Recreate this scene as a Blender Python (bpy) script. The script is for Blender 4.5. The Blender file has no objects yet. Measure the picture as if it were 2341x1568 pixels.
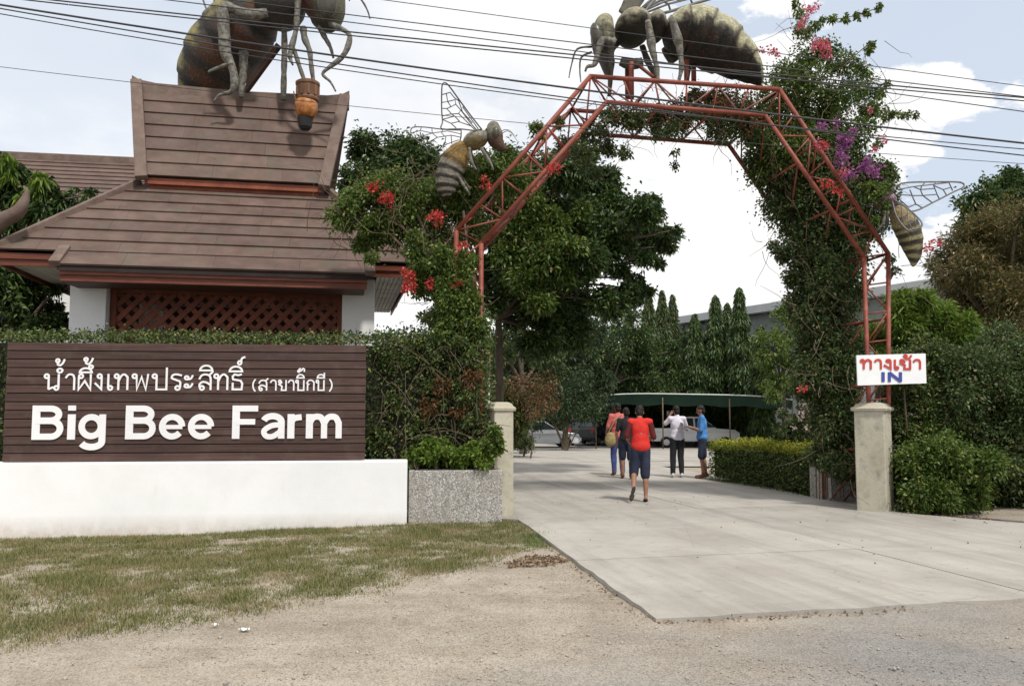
import bpy, bmesh, math, random
import numpy as np
from mathutils import Vector, Matrix, noise as mnoise

random.seed(7)
RNG = np.random.default_rng(11)
SC = bpy.context.scene
COL = SC.collection

# ------------------------------------------------------------------ camera
FPX, CX, CY, EYE = 1951.0, 1170.5, 784.0, 1.6
TILT = math.atan(156 / FPX)
cam = bpy.data.cameras.new('camera')
cam_ob = bpy.data.objects.new('camera', cam)
COL.objects.link(cam_ob)
cam.sensor_width = 36.0
cam.lens = 36.0 * FPX / 2341.0
cam.clip_start = 0.1
cam.clip_end = 3000
cam_ob.location = (0, 0, EYE)
cam_ob.rotation_euler = (math.radians(90) + TILT, 0, 0)
SC.camera = cam_ob

# ------------------------------------------------------------------ sky and sun
SUN_EL, SUN_AZ = 57.0, 152.0     # azimuth clockwise from +Y: behind the camera, to the right
wd = bpy.data.worlds.new('World')
SC.world = wd
wd.use_nodes = True
nt = wd.node_tree
nt.nodes.clear()
def wn(t, **k):
    n = nt.nodes.new(t)
    for a, b in k.items():
        setattr(n, a, b)
    return n
out = wn('ShaderNodeOutputWorld'); bg = wn('ShaderNodeBackground'); bg.inputs[1].default_value = 0.1
sky = wn('ShaderNodeTexSky', sky_type='NISHITA', sun_disc=False)
sky.sun_elevation = math.radians(SUN_EL)
sky.sun_rotation = math.radians(SUN_AZ)
sky.air_density = 1.0; sky.dust_density = 2.0; sky.ozone_density = 1.0
tc = wn('ShaderNodeTexCoord')
mp = wn('ShaderNodeMapping'); mp.inputs['Scale'].default_value = (1.0, 1.0, 1.9); mp.inputs['Location'].default_value = (3.1, 1.7, 0.35)
ns = wn('ShaderNodeTexNoise'); ns.inputs['Scale'].default_value = 2.6; ns.inputs['Detail'].default_value = 9; ns.inputs['Roughness'].default_value = 0.52
ns2 = wn('ShaderNodeTexNoise'); ns2.inputs['Scale'].default_value = 4.6; ns2.inputs['Detail'].default_value = 8; ns2.inputs['Roughness'].default_value = 0.55
L = nt.links.new
L(tc.outputs['Generated'], mp.inputs['Vector']); L(mp.outputs[0], ns.inputs['Vector']); L(mp.outputs[0], ns2.inputs['Vector'])
def mth(op, a, b=None, c=None, clamp=False):
    n = wn('ShaderNodeMath', operation=op, use_clamp=clamp)
    for i, v in enumerate((a, b, c)):
        if v is None: continue
        if isinstance(v, (int, float)): n.inputs[i].default_value = v
        else: L(v, n.inputs[i])
    return n.outputs[0]
# broad openings of blue between the cloud banks, each with a ragged edge from the noise
def opening(direction, inner, outer):
    d = Vector(direction).normalized()
    v = wn('ShaderNodeVectorMath', operation='DOT_PRODUCT')
    L(tc.outputs['Generated'], v.inputs[0]); v.inputs[1].default_value = d
    jit = mth('MULTIPLY_ADD', ns2.outputs[0], 0.20, -0.10)
    s = mth('ADD', v.outputs['Value'], jit)
    m = wn('ShaderNodeMapRange', interpolation_type='SMOOTHSTEP')
    L(s, m.inputs[0]); m.inputs[1].default_value = math.cos(math.radians(outer)); m.inputs[2].default_value = math.cos(math.radians(inner))
    return m.outputs[0]
o1 = opening((0.56, 1.0, 0.60), 12.0, 13.6)
o2 = opening((-0.62, 1.0, 0.44), 9, 22)
o3 = opening((-0.9, -0.6, 0.7), 10, 26)
o4 = opening((0.8, -0.8, 0.5), 12, 24)
o5 = opening((0.17, 1.0, 0.52), 2, 9)
op = mth('MAXIMUM', mth('MAXIMUM', o1, mth('MULTIPLY', o2, 0.7)), mth('MAXIMUM', o3, o4))
op = mth('MAXIMUM', op, mth('MULTIPLY', o5, 0.35))
cmr = wn('ShaderNodeMapRange', interpolation_type='SMOOTHSTEP'); L(ns.outputs[0], cmr.inputs[0]); cmr.inputs[1].default_value = 0.22; cmr.inputs[2].default_value = 0.46
cov = mth('MULTIPLY', mth('SUBTRACT', 1.0, mth('MULTIPLY', op, 0.9)), mth('MULTIPLY_ADD', cmr.outputs[0], 0.25, 0.75))
ccol = wn('ShaderNodeValToRGB'); L(ns.outputs[0], ccol.inputs[0])
ccol.color_ramp.elements[0].position = 0.30; ccol.color_ramp.elements[0].color = (8.7, 8.9, 9.3, 1)
ccol.color_ramp.elements[1].position = 0.62; ccol.color_ramp.elements[1].color = (10.8, 10.7, 10.6, 1)
hz = wn('ShaderNodeMix', data_type='RGBA'); hz.inputs[0].default_value = 0.72        # thin high veil over the blue
L(sky.outputs[0], hz.inputs[6]); hz.inputs[7].default_value = (7.5, 8.5, 9.9, 1)
mx = wn('ShaderNodeMix', data_type='RGBA'); L(cov, mx.inputs[0]); L(hz.outputs[2], mx.inputs[6]); L(ccol.outputs[0], mx.inputs[7])
L(mx.outputs[2], bg.inputs[0]); L(bg.outputs[0], out.inputs[0])

sun = bpy.data.lights.new('sun', 'SUN'); sun.energy = 3.3; sun.angle = math.radians(5); sun.color = (1.0, 0.95, 0.87)
sun_ob = bpy.data.objects.new('sun', sun); COL.objects.link(sun_ob)
_el, _az = math.radians(SUN_EL), math.radians(SUN_AZ)
sdir = Vector((math.sin(_az) * math.cos(_el), math.cos(_az) * math.cos(_el), math.sin(_el)))
sun_ob.rotation_euler = sdir.to_track_quat('Z', 'Y').to_euler()
sun_ob.location = (0, -10, 30)
SC.view_settings.view_transform = 'Standard'
SC.view_settings.look = 'None'
SC.view_settings.exposure = 0.05
SC.view_settings.gamma = 1.0
SC.view_settings.use_curve_mapping = False
SC.cycles.max_bounces = 6
SC.cycles.transparent_max_bounces = 6

# ------------------------------------------------------------------ survey: photo pixel -> place in the world
def ray(x, y):
    a = (x - CX) / FPX; b = -(y - CY) / FPX
    c, s = math.cos(TILT), math.sin(TILT)
    return np.array([a, c - b * s, s + b * c])
EYEP = np.array([0, 0, EYE])
def at(x, y, D):
    r = ray(x, y); return EYEP + r * (D / r[1])
def grd(x, y, z=0.0):
    r = ray(x, y); return EYEP + r * ((z - EYE) / r[2])
def onplane(x, y, p, ang):
    n = np.array([-math.sin(ang), math.cos(ang), 0.0]); r = ray(x, y)
    t = np.dot(n, np.array([p[0], p[1], 0]) - EYEP) / np.dot(n, r)
    return EYEP + r * t
def zoomf(x0, y0, x1, W):
    k = (x1 - x0) / W
    return lambda zx, zy: ((x0 + zx * k) / 1.6403, (y0 + zy * k) / 1.6403)
ZA = zoomf(440, 0, 1480, 2330)
ZB = zoomf(2080, 0, 3040, 2341)
ZC = zoomf(1500, 280, 2000, 1568)
ZD = zoomf(2560, 0, 3840, 1544)
ZS = zoomf(0, 1300, 1400, 2341)
ZI = zoomf(2600, 1100, 3840, 2160)
ZW = zoomf(3300, 600, 3840, 1210)
def sstep(a, b, x):
    t = np.clip((np.asarray(x, float) - a) / (b - a), 0, 1); return t * t * (3 - 2 * t)
def ground_z(x, y):
    x = np.asarray(x, float); y = np.asarray(y, float)
    return -0.45 * sstep(26, 50, y) - 0.075 * sstep(-1.8, -6.0, x) * sstep(7, 10.5, y) * (1 - sstep(14, 17, y)) - 0.02 * sstep(-1, -4, x)

# ------------------------------------------------------------------ materials
MATS = {}
def _mat(name):
    m = bpy.data.materials.new(name); m.use_nodes = True
    n = m.node_tree; n.nodes.clear()
    o = n.nodes.new('ShaderNodeOutputMaterial'); p = n.nodes.new('ShaderNodeBsdfPrincipled')
    n.links.new(p.outputs[0], o.inputs[0]); MATS[name] = m
    return m, n, p, o
def col4(c): return (c[0], c[1], c[2], 1.0)
def ramp(n, fac, stops):
    r = n.nodes.new('ShaderNodeValToRGB'); e = r.color_ramp.elements
    while len(e) < len(stops): e.new(0.5)
    for i, (p, c) in enumerate(stops):
        e[i].position = p; e[i].color = col4(c)
    n.links.new(fac, r.inputs[0]); return r.outputs[0]
def tex_noise(n, scale, detail=5, rough=0.6, vec=None, stretch=None):
    t = n.nodes.new('ShaderNodeTexNoise'); t.inputs['Scale'].default_value = scale; t.inputs['Detail'].default_value = detail; t.inputs['Roughness'].default_value = rough
    if vec is None:
        g = n.nodes.new('ShaderNodeNewGeometry'); vec = g.outputs['Position']
    if stretch:
        mp = n.nodes.new('ShaderNodeMapping'); mp.inputs['Scale'].default_value = stretch
        n.links.new(vec, mp.inputs[0]); vec = mp.outputs[0]
    n.links.new(vec, t.inputs['Vector']); return t.outputs[0]
def mixc(n, fac, a, b, mode='MIX'):
    m = n.nodes.new('ShaderNodeMix'); m.data_type = 'RGBA'; m.blend_type = mode
    for i, v in ((0, fac), (6, a), (7, b)):
        if isinstance(v, (int, float)): m.inputs[i].default_value = v
        elif isinstance(v, tuple): m.inputs[i].default_value = col4(v)
        else: n.links.new(v, m.inputs[i])
    return m.outputs[2]
def bump(n, p, h, strength=0.3, dist=0.01):
    b = n.nodes.new('ShaderNodeBump'); b.inputs['Strength'].default_value = strength; b.inputs['Distance'].default_value = dist
    n.links.new(h, b.inputs['Height']); n.links.new(b.outputs[0], p.inputs['Normal'])
def surf(name, stops, scale=3.0, rough=0.7, bstr=0.25, bscale=40, bdist=0.01, stretch=None, spots=None, metal=0.0, island=0.0, spec=0.4):
    """weathered surface: noise -> colour ramp, optional darker/lighter spots, fine bump"""
    m, n, p, o = _mat(name)
    c = ramp(n, tex_noise(n, scale, 7, 0.65, stretch=stretch), stops)
    if spots:
        sc, lo, hi, colr, amt = spots
        f = ramp(n, tex_noise(n, sc, 4, 0.6), [(lo, (0, 0, 0)), (hi, (amt, amt, amt))])
        c = mixc(n, f, c, colr)
    if island:
        g = n.nodes.new('ShaderNodeObjectInfo')
        v = ramp(n, g.outputs['Random'], [(0, (1 - island,) * 3), (1, (1 + island,) * 3)])
        c = mixc(n, 1.0, c, v, 'MULTIPLY')
    n.links.new(c, p.inputs['Base Color'])
    p.inputs['Roughness'].default_value = rough; p.inputs['Metallic'].default_value = metal
    p.inputs['Specular IOR Level'].default_value = spec
    if bstr: bump(n, p, tex_noise(n, bscale, 4, 0.6), bstr, bdist)
    return m
def leaf_mat(name, stops, trans=0.3, rough=0.45, patch=None):
    m, n, p, o = _mat(name)
    g = n.nodes.new('ShaderNodeNewGeometry')
    c = ramp(n, g.outputs['Random Per Island'], stops)
    if patch:
        sc, lo, hi, colr = patch
        c = mixc(n, ramp(n, tex_noise(n, sc, 3, 0.6), [(lo, (0, 0, 0)), (hi, (1, 1, 1))]), c, colr)
    n.links.new(c, p.inputs['Base Color']); p.inputs['Roughness'].default_value = rough
    p.inputs['Specular IOR Level'].default_value = 0.35
    t = n.nodes.new('ShaderNodeBsdfTranslucent'); n.links.new(c, t.inputs[0])
    s = n.nodes.new('ShaderNodeMixShader'); s.inputs[0].default_value = trans
    n.links.new(p.outputs[0], s.inputs[1]); n.links.new(t.outputs[0], s.inputs[2]); n.links.new(s.outputs[0], o.inputs[0])
    return m
def paint_mat(name, rough=0.7, grime=0.5, gcol=(0.05, 0.045, 0.035), gscale=9):
    """painted figure: colour attribute 'paint' with grime over it"""
    m, n, p, o = _mat(name)
    a = n.nodes.new('ShaderNodeVertexColor'); a.layer_name = 'paint'
    c = mixc(n, ramp(n, tex_noise(n, gscale, 8, 0.72), [(0.42, (0, 0, 0)), (0.66, (grime,) * 3)]), a.outputs[0], gcol)
    c = mixc(n, 1.0, c, ramp(n, tex_noise(n, gscale * 2.6, 8, 0.75), [(0.30, (0.35,) * 3), (0.5, (1.0,) * 3), (0.68, (1.7, 1.65, 1.5))]), 'MULTIPLY')
    c = mixc(n, ramp(n, tex_noise(n, gscale * 1.3, 9, 0.8), [(0.56, (0, 0, 0)), (0.70, (0.22,) * 3)]), c, (0.46, 0.43, 0.33))
    n.links.new(c, p.inputs['Base Color']); p.inputs['Roughness'].default_value = rough
    bump(n, p, tex_noise(n, 30, 7, 0.78), 0.9, 0.035)
    return m

# ------------------------------------------------------------------ mesh building
WL = {}
def tag(o, label=None, cat=None, group=None, kind=None):
    for k, v in (('label', label), ('category', cat), ('group', group), ('kind', kind)):
        if v: o[k] = v
    return o
def thing(name, label, cat, loc, group=None):
    o = bpy.data.objects.new(name, None); COL.objects.link(o)
    o.empty_display_size = 0.2; o.location = Vector(loc); WL[o.name] = np.array(loc, float)
    return tag(o, label, cat, group)
def raw_mesh(name, V, F, mat=None, smooth=False):
    me = bpy.data.meshes.new(name)
    V = np.asarray(V, np.float32)
    if isinstance(F, np.ndarray):
        k = F.shape[1]; nf = len(F)
        me.vertices.add(len(V)); me.vertices.foreach_set('co', V.ravel())
        me.loops.add(nf * k); me.loops.foreach_set('vertex_index', F.astype(np.int32).ravel())
        me.polygons.add(nf); me.polygons.foreach_set('loop_start', np.arange(0, nf * k, k, dtype=np.int32))
        me.update(calc_edges=True)
    else:
        me.from_pydata([tuple(map(float, v)) for v in V], [], F); me.update()
    if smooth: me.polygons.foreach_set('use_smooth', [True] * len(me.polygons))
    if mat is not None: me.materials.append(MATS[mat] if isinstance(mat, str) else mat)
    return me
def mk(name, V, F, mat, parent=None, smooth=False, label=None, cat=None, group=None, kind=None, paint=None):
    V = np.asarray(V, float)
    o0 = np.array([(V[:, 0].min() + V[:, 0].max()) / 2, (V[:, 1].min() + V[:, 1].max()) / 2, V[:, 2].min()])
    me = raw_mesh(name, V - o0, F, mat, smooth)
    if paint is not None:
        ca = me.color_attributes.new('paint', 'FLOAT_COLOR', 'POINT')
        pc = np.ones((len(V), 4), np.float32); pc[:, :3] = paint
        ca.data.foreach_set('color', pc.ravel())
    return put(name, me, o0, parent, label, cat, group, kind)
def put(name, me, o0, parent=None, label=None, cat=None, group=None, kind=None):
    o = bpy.data.objects.new(name, me); COL.objects.link(o)
    pl = WL[parent.name] if parent is not None else 0
    o.location = Vector(np.asarray(o0, float) - pl); o.parent = parent
    WL[o.name] = np.asarray(o0, float)
    return tag(o, label, cat, group, kind)
class MB:
    def __init__(s): s.V = []; s.F = []
    def add(s, V, F):
        b = len(s.V); s.V.extend([tuple(map(float, v)) for v in V]); s.F.extend([tuple(i + b for i in f) for f in F]); return s
    def mk(s, name, mat, parent=None, **k): return mk(name, np.array(s.V), s.F, mat, parent, **k)
def nrm(v):
    v = np.asarray(v, float); l = np.linalg.norm(v); return v / l if l > 1e-9 else v
BOXF = [(0, 3, 2, 1), (4, 5, 6, 7), (0, 1, 5, 4), (1, 2, 6, 5), (2, 3, 7, 6), (3, 0, 4, 7)]
def hexa(b, t): return np.array(list(b) + list(t), float), BOXF          # b,t: 4 corners each, ccw from above
def box(c, s, ux=(1, 0, 0), uy=(0, 1, 0), uz=(0, 0, 1)):
    c = np.array(c, float); ux, uy, uz = [np.array(v, float) * h / 2 for v, h in zip((ux, uy, uz), s)]
    return hexa([c - ux - uy - uz, c + ux - uy - uz, c + ux + uy - uz, c - ux + uy - uz], [c - ux - uy + uz, c + ux - uy + uz, c + ux + uy + uz, c - ux + uy + uz])
def bbox(c, s, bev=0.01, ux=(1, 0, 0), uy=(0, 1, 0), uz=(0, 0, 1)):
    """box with chamfered edges"""
    bm = bmesh.new(); bmesh.ops.create_cube(bm, size=1.0)
    for v in bm.verts: v.co = Vector((v.co.x * s[0], v.co.y * s[1], v.co.z * s[2]))
    bmesh.ops.bevel(bm, geom=list(bm.edges), offset=min(bev, min(s) * 0.45), segments=2, profile=0.6, affect='EDGES')
    M = np.array([ux, uy, uz], float)
    V = np.array([v.co[:] for v in bm.verts]) @ M + np.array(c, float)
    bm.verts.index_update(); F = [tuple(v.index for v in f.verts) for f in bm.faces]; bm.free()
    return V, F
def tube(path, r, n=8, caps=True):
    P = [np.asarray(p, float) for p in path]; R = r if hasattr(r, '__len__') else [r] * len(P)
    V = []; F = []
    t0 = nrm(P[1] - P[0]); up = np.array([0, 0, 1.0]) if abs(t0[2]) < 0.9 else np.array([0, 1.0, 0])
    a = nrm(np.cross(t0, up))
    for i, p in enumerate(P):
        t = nrm((P[min(i + 1, len(P) - 1)] - P[max(i - 1, 0)]))
        a = nrm(a - t * np.dot(a, t)); b = np.cross(t, a)
        for k in range(n):
            an = 2 * math.pi * k / n; V.append(p + R[i] * (math.cos(an) * a + math.sin(an) * b))
    for i in range(len(P) - 1):
        for k in range(n):
            k2 = (k + 1) % n; F.append((i * n + k, i * n + k2, (i + 1) * n + k2, (i + 1) * n + k))
    if caps:
        F.append(tuple(range(n - 1, -1, -1))); F.append(tuple(range((len(P) - 1) * n, len(P) * n)))
    return np.array(V), F
def smooth_path(pts, k=6):
    P = [np.asarray(p, float) for p in pts]; out = []
    for i in range(len(P) - 1):
        p0 = P[max(i - 1, 0)]; p1 = P[i]; p2 = P[i + 1]; p3 = P[min(i + 2, len(P) - 1)]
        for j in range(k):
            t = j / k
            out.append(0.5 * ((2 * p1) + (p2 - p0) * t + (2 * p0 - 5 * p1 + 4 * p2 - p3) * t * t + (3 * p1 - p0 - 3 * p2 + p3) * t ** 3))
    out.append(P[-1]); return out
def ellip(c, r, nu=16, nv=10, ax=None):
    V = []; F = []; M = np.eye(3) if ax is None else np.array(ax, float)
    for j in range(1, nv):
        ph = math.pi * j / nv
        for i in range(nu):
            th = 2 * math.pi * i / nu
            V.append([r[0] * math.sin(ph) * math.cos(th), r[1] * math.sin(ph) * math.sin(th), r[2] * math.cos(ph)])
    V.append([0, 0, r[2]]); V.append([0, 0, -r[2]]); T = len(V) - 2; B = len(V) - 1
    for j in range(nv - 2):
        for i in range(nu):
            i2 = (i + 1) % nu; F.append((j * nu + i, (j + 1) * nu + i, (j + 1) * nu + i2, j * nu + i2))
    for i in range(nu):
        i2 = (i + 1) % nu; F.append((T, i, i2)); F.append((B, (nv - 2) * nu + i2, (nv - 2) * nu + i))
    return np.array(V) @ M + np.array(c, float), F
def prism(poly, vec):
    """polygon (list of 3-d points) pushed along vec"""
    P = np.array(poly, float); n = len(P); V = np.vstack([P, P + np.array(vec, float)])
    F = [tuple(range(n - 1, -1, -1)), tuple(range(n, 2 * n))] + [(i, (i + 1) % n, n + (i + 1) % n, n + i) for i in range(n)]
    return V, F
def blob(prims, voxel=0.012, it=4):
    """one continuous surface from overlapping closed shapes (voxel remesh)"""
    mb = MB()
    for V, F in prims: mb.add(V, F)
    me = raw_mesh('tmp', np.array(mb.V), mb.F); o = bpy.data.objects.new('tmp', me); COL.objects.link(o)
    m = o.modifiers.new('r', 'REMESH'); m.mode = 'VOXEL'; m.voxel_size = voxel
    s = o.modifiers.new('s', 'SMOOTH'); s.iterations = it; s.factor = 0.5
    dg = bpy.context.evaluated_depsgraph_get(); e = o.evaluated_get(dg); r = bpy.data.meshes.new_from_object(e)
    V = np.empty(len(r.vertices) * 3, np.float32); r.vertices.foreach_get('co', V); V = V.reshape(-1, 3).astype(float)
    F = np.empty(len(r.polygons) * 4, np.int32)
    ok = all(p.loop_total == 4 for p in r.polygons)
    if ok: r.polygons.foreach_get('vertices', F); F = F.reshape(-1, 4)
    else: F = [tuple(p.vertices) for p in r.polygons]
    bpy.data.objects.remove(o); bpy.data.meshes.remove(me); bpy.data.meshes.remove(r)
    return V, F
def capsule(p0, p1, r0, r1, n=12):
    p0 = np.asarray(p0, float); p1 = np.asarray(p1, float); d = nrm(p1 - p0)
    path = []; R = []
    for k in (0.0, 0.35, 0.7): path.append(p0 - d * r0 * math.cos(k * math.pi / 2)); R.append(max(0.0008, r0 * math.sin(k * math.pi / 2)))
    path += [p0, p1]; R += [r0, r1]
    for k in (0.7, 0.35, 0.0): path.append(p1 + d * r1 * math.cos(k * math.pi / 2)); R.append(max(0.0008, r1 * math.sin(k * math.pi / 2)))
    return tube(path, R, n)

# ------------------------------------------------------------------ foliage
def unit_rand(n):
    v = RNG.normal(size=(n, 3)); return v / np.linalg.norm(v, axis=1, keepdims=True)
def leaves(P, Dv, length, width, droop=0.25, jit=0.35):
    """leaf blades (two folded triangles each) from points P along directions Dv"""
    n = len(P); Dv = Dv / np.maximum(np.linalg.norm(Dv, axis=1, keepdims=True), 1e-6)
    Ls = length * (1 + jit * RNG.uniform(-1, 1, n))[:, None]; Ws = width * (1 + jit * RNG.uniform(-1, 1, n))[:, None]
    R = unit_rand(n); S = np.cross(Dv, R); S /= np.maximum(np.linalg.norm(S, axis=1, keepdims=True), 1e-6); N = np.cross(S, Dv)
    tip = P + Dv * Ls + np.array([0, 0, -1.0]) * Ls * droop
    mid = P + Dv * Ls * 0.45
    V = np.empty((n, 4, 3)); V[:, 0] = P; V[:, 1] = mid + S * Ws / 2 + N * Ws * 0.18; V[:, 2] = tip; V[:, 3] = mid - S * Ws / 2 + N * Ws * 0.18
    b = np.arange(n)[:, None] * 4
    F = np.concatenate([b + np.array([0, 1, 2]), b + np.array([0, 2, 3])], axis=1).reshape(-1, 3)
    return V.reshape(-1, 3), F
def clump_points(clumps, n, shell=0.55, lobes=9, lump=0.42):
    """clumps: (centre, (rx,ry,rz)); points gather in many small lobes so that gaps stay open between them"""
    C = np.array([c for c, r in clumps]); R = np.array([r for c, r in clumps])
    w = R[:, 0] * R[:, 2] + 1e-4; w = w / w.sum()
    ids = []; lobec = []; lober = []
    for i in range(len(C)):
        k = max(3, int(lobes)); d = unit_rand(k); rad = RNG.uniform(0.35, 1.0, (k, 1)) ** shell
        lobec.append(C[i] + d * rad * R[i] * 0.85); lober.append(np.repeat(R[i].mean() * lump, k) * RNG.uniform(0.6, 1.25, k)); ids += [i] * k
    lobec = np.vstack(lobec); lober = np.concatenate(lober); ids = np.array(ids)
    p = w[ids]; p = p / p.sum()
    pick = RNG.choice(len(lobec), n, p=p)
    d = unit_rand(n); rr = RNG.uniform(0, 1, (n, 1)) ** 0.45
    P = lobec[pick] + d * rr * lober[pick][:, None]
    stray = RNG.uniform(0, 1, n) < 0.13                      # loose sprigs beyond the mass
    P[stray] = C[ids[pick]][stray] + (P - C[ids[pick]])[stray] * RNG.uniform(1.1, 1.5, (int(stray.sum()), 1))
    out = P - C[ids[pick]]; out = out / np.maximum(np.linalg.norm(out, axis=1, keepdims=True), 1e-6)
    return P, out, d
def foliage(name, clumps, n, length, width, mat, parent=None, droop=0.3, up=0.15, lobes=9, lump=0.42, rnd=0.95, **k):
    P, out, d = clump_points(clumps, n, lobes=lobes, lump=lump)
    Dv = out * 0.5 + d * 0.5 + unit_rand(n) * rnd + np.array([0, 0, up])
    V, F = leaves(P, Dv, length, width, droop)
    return mk(name, V, F, mat, parent, **k)
def cl(x, y, D, rpx, ry=None, depth=None):
    """a clump seen at photo position x,y, D metres away, rpx wide there"""
    c = at(x, y, D); s = D / FPX; rx = rpx * s; rz = (ry or rpx) * s; return (c, np.array([rx, depth if depth else (rx + rz) / 2, rz]))
def limbs(mb, base, tips, r0, via=None):
    for t in tips:
        t = np.asarray(t, float); b = np.asarray(base, float)
        mid = b * 0.5 + t * 0.5 + np.array([RNG.uniform(-.1, .1), RNG.uniform(-.1, .1), 0.12 * np.linalg.norm(t - b)])
        pth = smooth_path([b, mid, t], 4); mb.add(*tube(pth, np.linspace(r0, r0 * 0.22, len(pth)), 6))
def tree(name, label, trunk_base, fork, clumps, n, length, width, mat, bark='bark', r=0.2, group=None, up=0.1, droop=0.35, lobes=9, lump=0.42, cat='tree'):
    t = thing(name, label, cat, trunk_base, group)
    mb = MB(); pth = smooth_path([trunk_base, np.asarray(trunk_base) * 0.5 + np.asarray(fork) * 0.5 + np.array([0.08, 0.05, 0]), fork], 5)
    mb.add(*tube(pth, np.linspace(r, r * 0.62, len(pth)), 10)); limbs(mb, fork, [c for c, _ in clumps], r * 0.5)
    mb.mk('trunk', bark, t, smooth=True)
    foliage('crown', clumps, n, length, width, mat, t, droop=droop, up=up, lobes=lobes, lump=lump)
    return t

# ------------------------------------------------------------------ the materials of the place
def ground_material():
    m, n, p, o = _mat('ground')
    g = n.nodes.new('ShaderNodeNewGeometry'); sp = n.nodes.new('ShaderNodeSeparateXYZ'); n.links.new(g.outputs['Position'], sp.inputs[0])
    def M(op, a, b):
        q = n.nodes.new('ShaderNodeMath'); q.operation = op
        for i, v in enumerate((a, b)):
            if isinstance(v, (int, float)): q.inputs[i].default_value = v
            else: n.links.new(v, q.inputs[i])
        return q.outputs[0]
    # chip-seal roadway in front and to the right, dusty dirt shoulder to the left
    s = M('ADD', M('MULTIPLY', sp.outputs[0], 0.55), M('MULTIPLY', sp.outputs[1], -0.75))
    s = M('ADD', s, M('MULTIPLY', tex_noise(n, 0.9, 5, 0.6), 3.0))
    f = n.nodes.new('ShaderNodeMapRange'); n.links.new(s, f.inputs[0]); f.inputs[1].default_value = -3.0; f.inputs[2].default_value = -1.1
    dirt = ramp(n, tex_noise(n, 2.2, 8, 0.68), [(0.3, (0.275, 0.232, 0.182)), (0.52, (0.360, 0.314, 0.256)), (0.72, (0.405, 0.364, 0.310))])
    chip = ramp(n, tex_noise(n, 1.4, 8, 0.7), [(0.3, (0.195, 0.182, 0.165)), (0.55, (0.275, 0.262, 0.243)), (0.75, (0.33, 0.315, 0.29))])
    c = mixc(n, f.outputs[0], dirt, chip)
    c = mixc(n, M('MULTIPLY', f.outputs[0], 0.5), c, ramp(n, tex_noise(n, 0.55, 3, 0.5), [(0.35, (0.32, 0.265, 0.205)), (0.6, (0.235, 0.232, 0.23))]))
    v = n.nodes.new('ShaderNodeTexVoronoi'); v.inputs['Scale'].default_value = 105; n.links.new(g.outputs['Position'], v.inputs['Vector'])
    stone = ramp(n, v.outputs['Color'], [(0.1, (0.50, 0.50, 0.50)), (0.5, (0.98, 0.98, 0.98)), (0.92, (1.32, 1.30, 1.28))])
    c = mixc(n, 0.8, c, stone, 'MULTIPLY')
    c = mixc(n, ramp(n, tex_noise(n, 30, 5, 0.7), [(0.60, (0, 0, 0)), (0.70, (0.55,) * 3)]), c, (0.13, 0.105, 0.08))
    c = mixc(n, ramp(n, tex_noise(n, 0.8, 7, 0.62, stretch=(0.35, 1.3, 1)), [(0.42, (0, 0, 0)), (0.62, (0.5,) * 3)]), c, mixc(n, 1.0, c, (0.70, 0.69, 0.68), 'MULTIPLY'))
    n.links.new(c, p.inputs['Base Color']); p.inputs['Roughness'].default_value = 0.95; p.inputs['Specular IOR Level'].default_value = 0.15
    bump(n, p, mixc(n, 0.5, v.outputs['Distance'], tex_noise(n, 22, 6, 0.7)), 0.6, 0.012)
ground_material()
def concrete_material():
    m, n, p, o = _mat('concrete')
    rot = n.nodes.new('ShaderNodeMapping'); g = n.nodes.new('ShaderNodeNewGeometry'); n.links.new(g.outputs['Position'], rot.inputs[0]); rot.inputs['Rotation'].default_value = (0, 0, math.radians(-13)); along = rot.outputs[0]
    c = ramp(n, tex_noise(n, 0.7, 8, 0.66), [(0.28, (0.285, 0.262, 0.232)), (0.5, (0.365, 0.342, 0.310)), (0.72, (0.42, 0.398, 0.366))])
    c = mixc(n, ramp(n, tex_noise(n, 1.1, 6, 0.6, vec=along, stretch=(2.6, 0.22, 1)), [(0.48, (0, 0, 0)), (0.68, (0.55,) * 3)]), c, (0.225, 0.208, 0.185))   # wheel tracks
    c = mixc(n, ramp(n, tex_noise(n, 6.5, 7, 0.72), [(0.58, (0, 0, 0)), (0.72, (0.6,) * 3)]), c, (0.20, 0.18, 0.155))
    c = mixc(n, ramp(n, tex_noise(n, 2.2, 7, 0.7), [(0.56, (0, 0, 0)), (0.74, (0.5,) * 3)]), c, (0.40, 0.345, 0.27))                                       # blown dust
    v = n.nodes.new('ShaderNodeTexVoronoi'); v.feature = 'DISTANCE_TO_EDGE'; v.inputs['Scale'].default_value = 0.42; v.inputs['Randomness'].default_value = 1.0
    wv = mixc(n, 0.12, g.outputs['Position'], tex_noise(n, 2.0, 5, 0.6)); n.links.new(wv, v.inputs['Vector'])
    crack = ramp(n, v.outputs['Distance'], [(0.0, (0.30,) * 3), (0.003, (0, 0, 0))])
    c = mixc(n, crack, c, (0.15, 0.135, 0.115))
    c = mixc(n, 0.35, c, ramp(n, tex_noise(n, 120, 3, 0.7), [(0.3, (0.6,) * 3), (0.7, (1.35,) * 3)]), 'MULTIPLY')
    oi = n.nodes.new('ShaderNodeObjectInfo'); c = mixc(n, 1.0, c, ramp(n, oi.outputs['Random'], [(0, (0.94,) * 3), (1, (1.05,) * 3)]), 'MULTIPLY')
    n.links.new(c, p.inputs['Base Color']); p.inputs['Roughness'].default_value = 0.9; p.inputs['Specular IOR Level'].default_value = 0.2
    bump(n, p, tex_noise(n, 90, 4, 0.6), 0.35, 0.004)
concrete_material()
surf('joint', [(0.3, (0.06, 0.055, 0.05)), (0.7, (0.12, 0.11, 0.1))], 5, 0.95)
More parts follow.
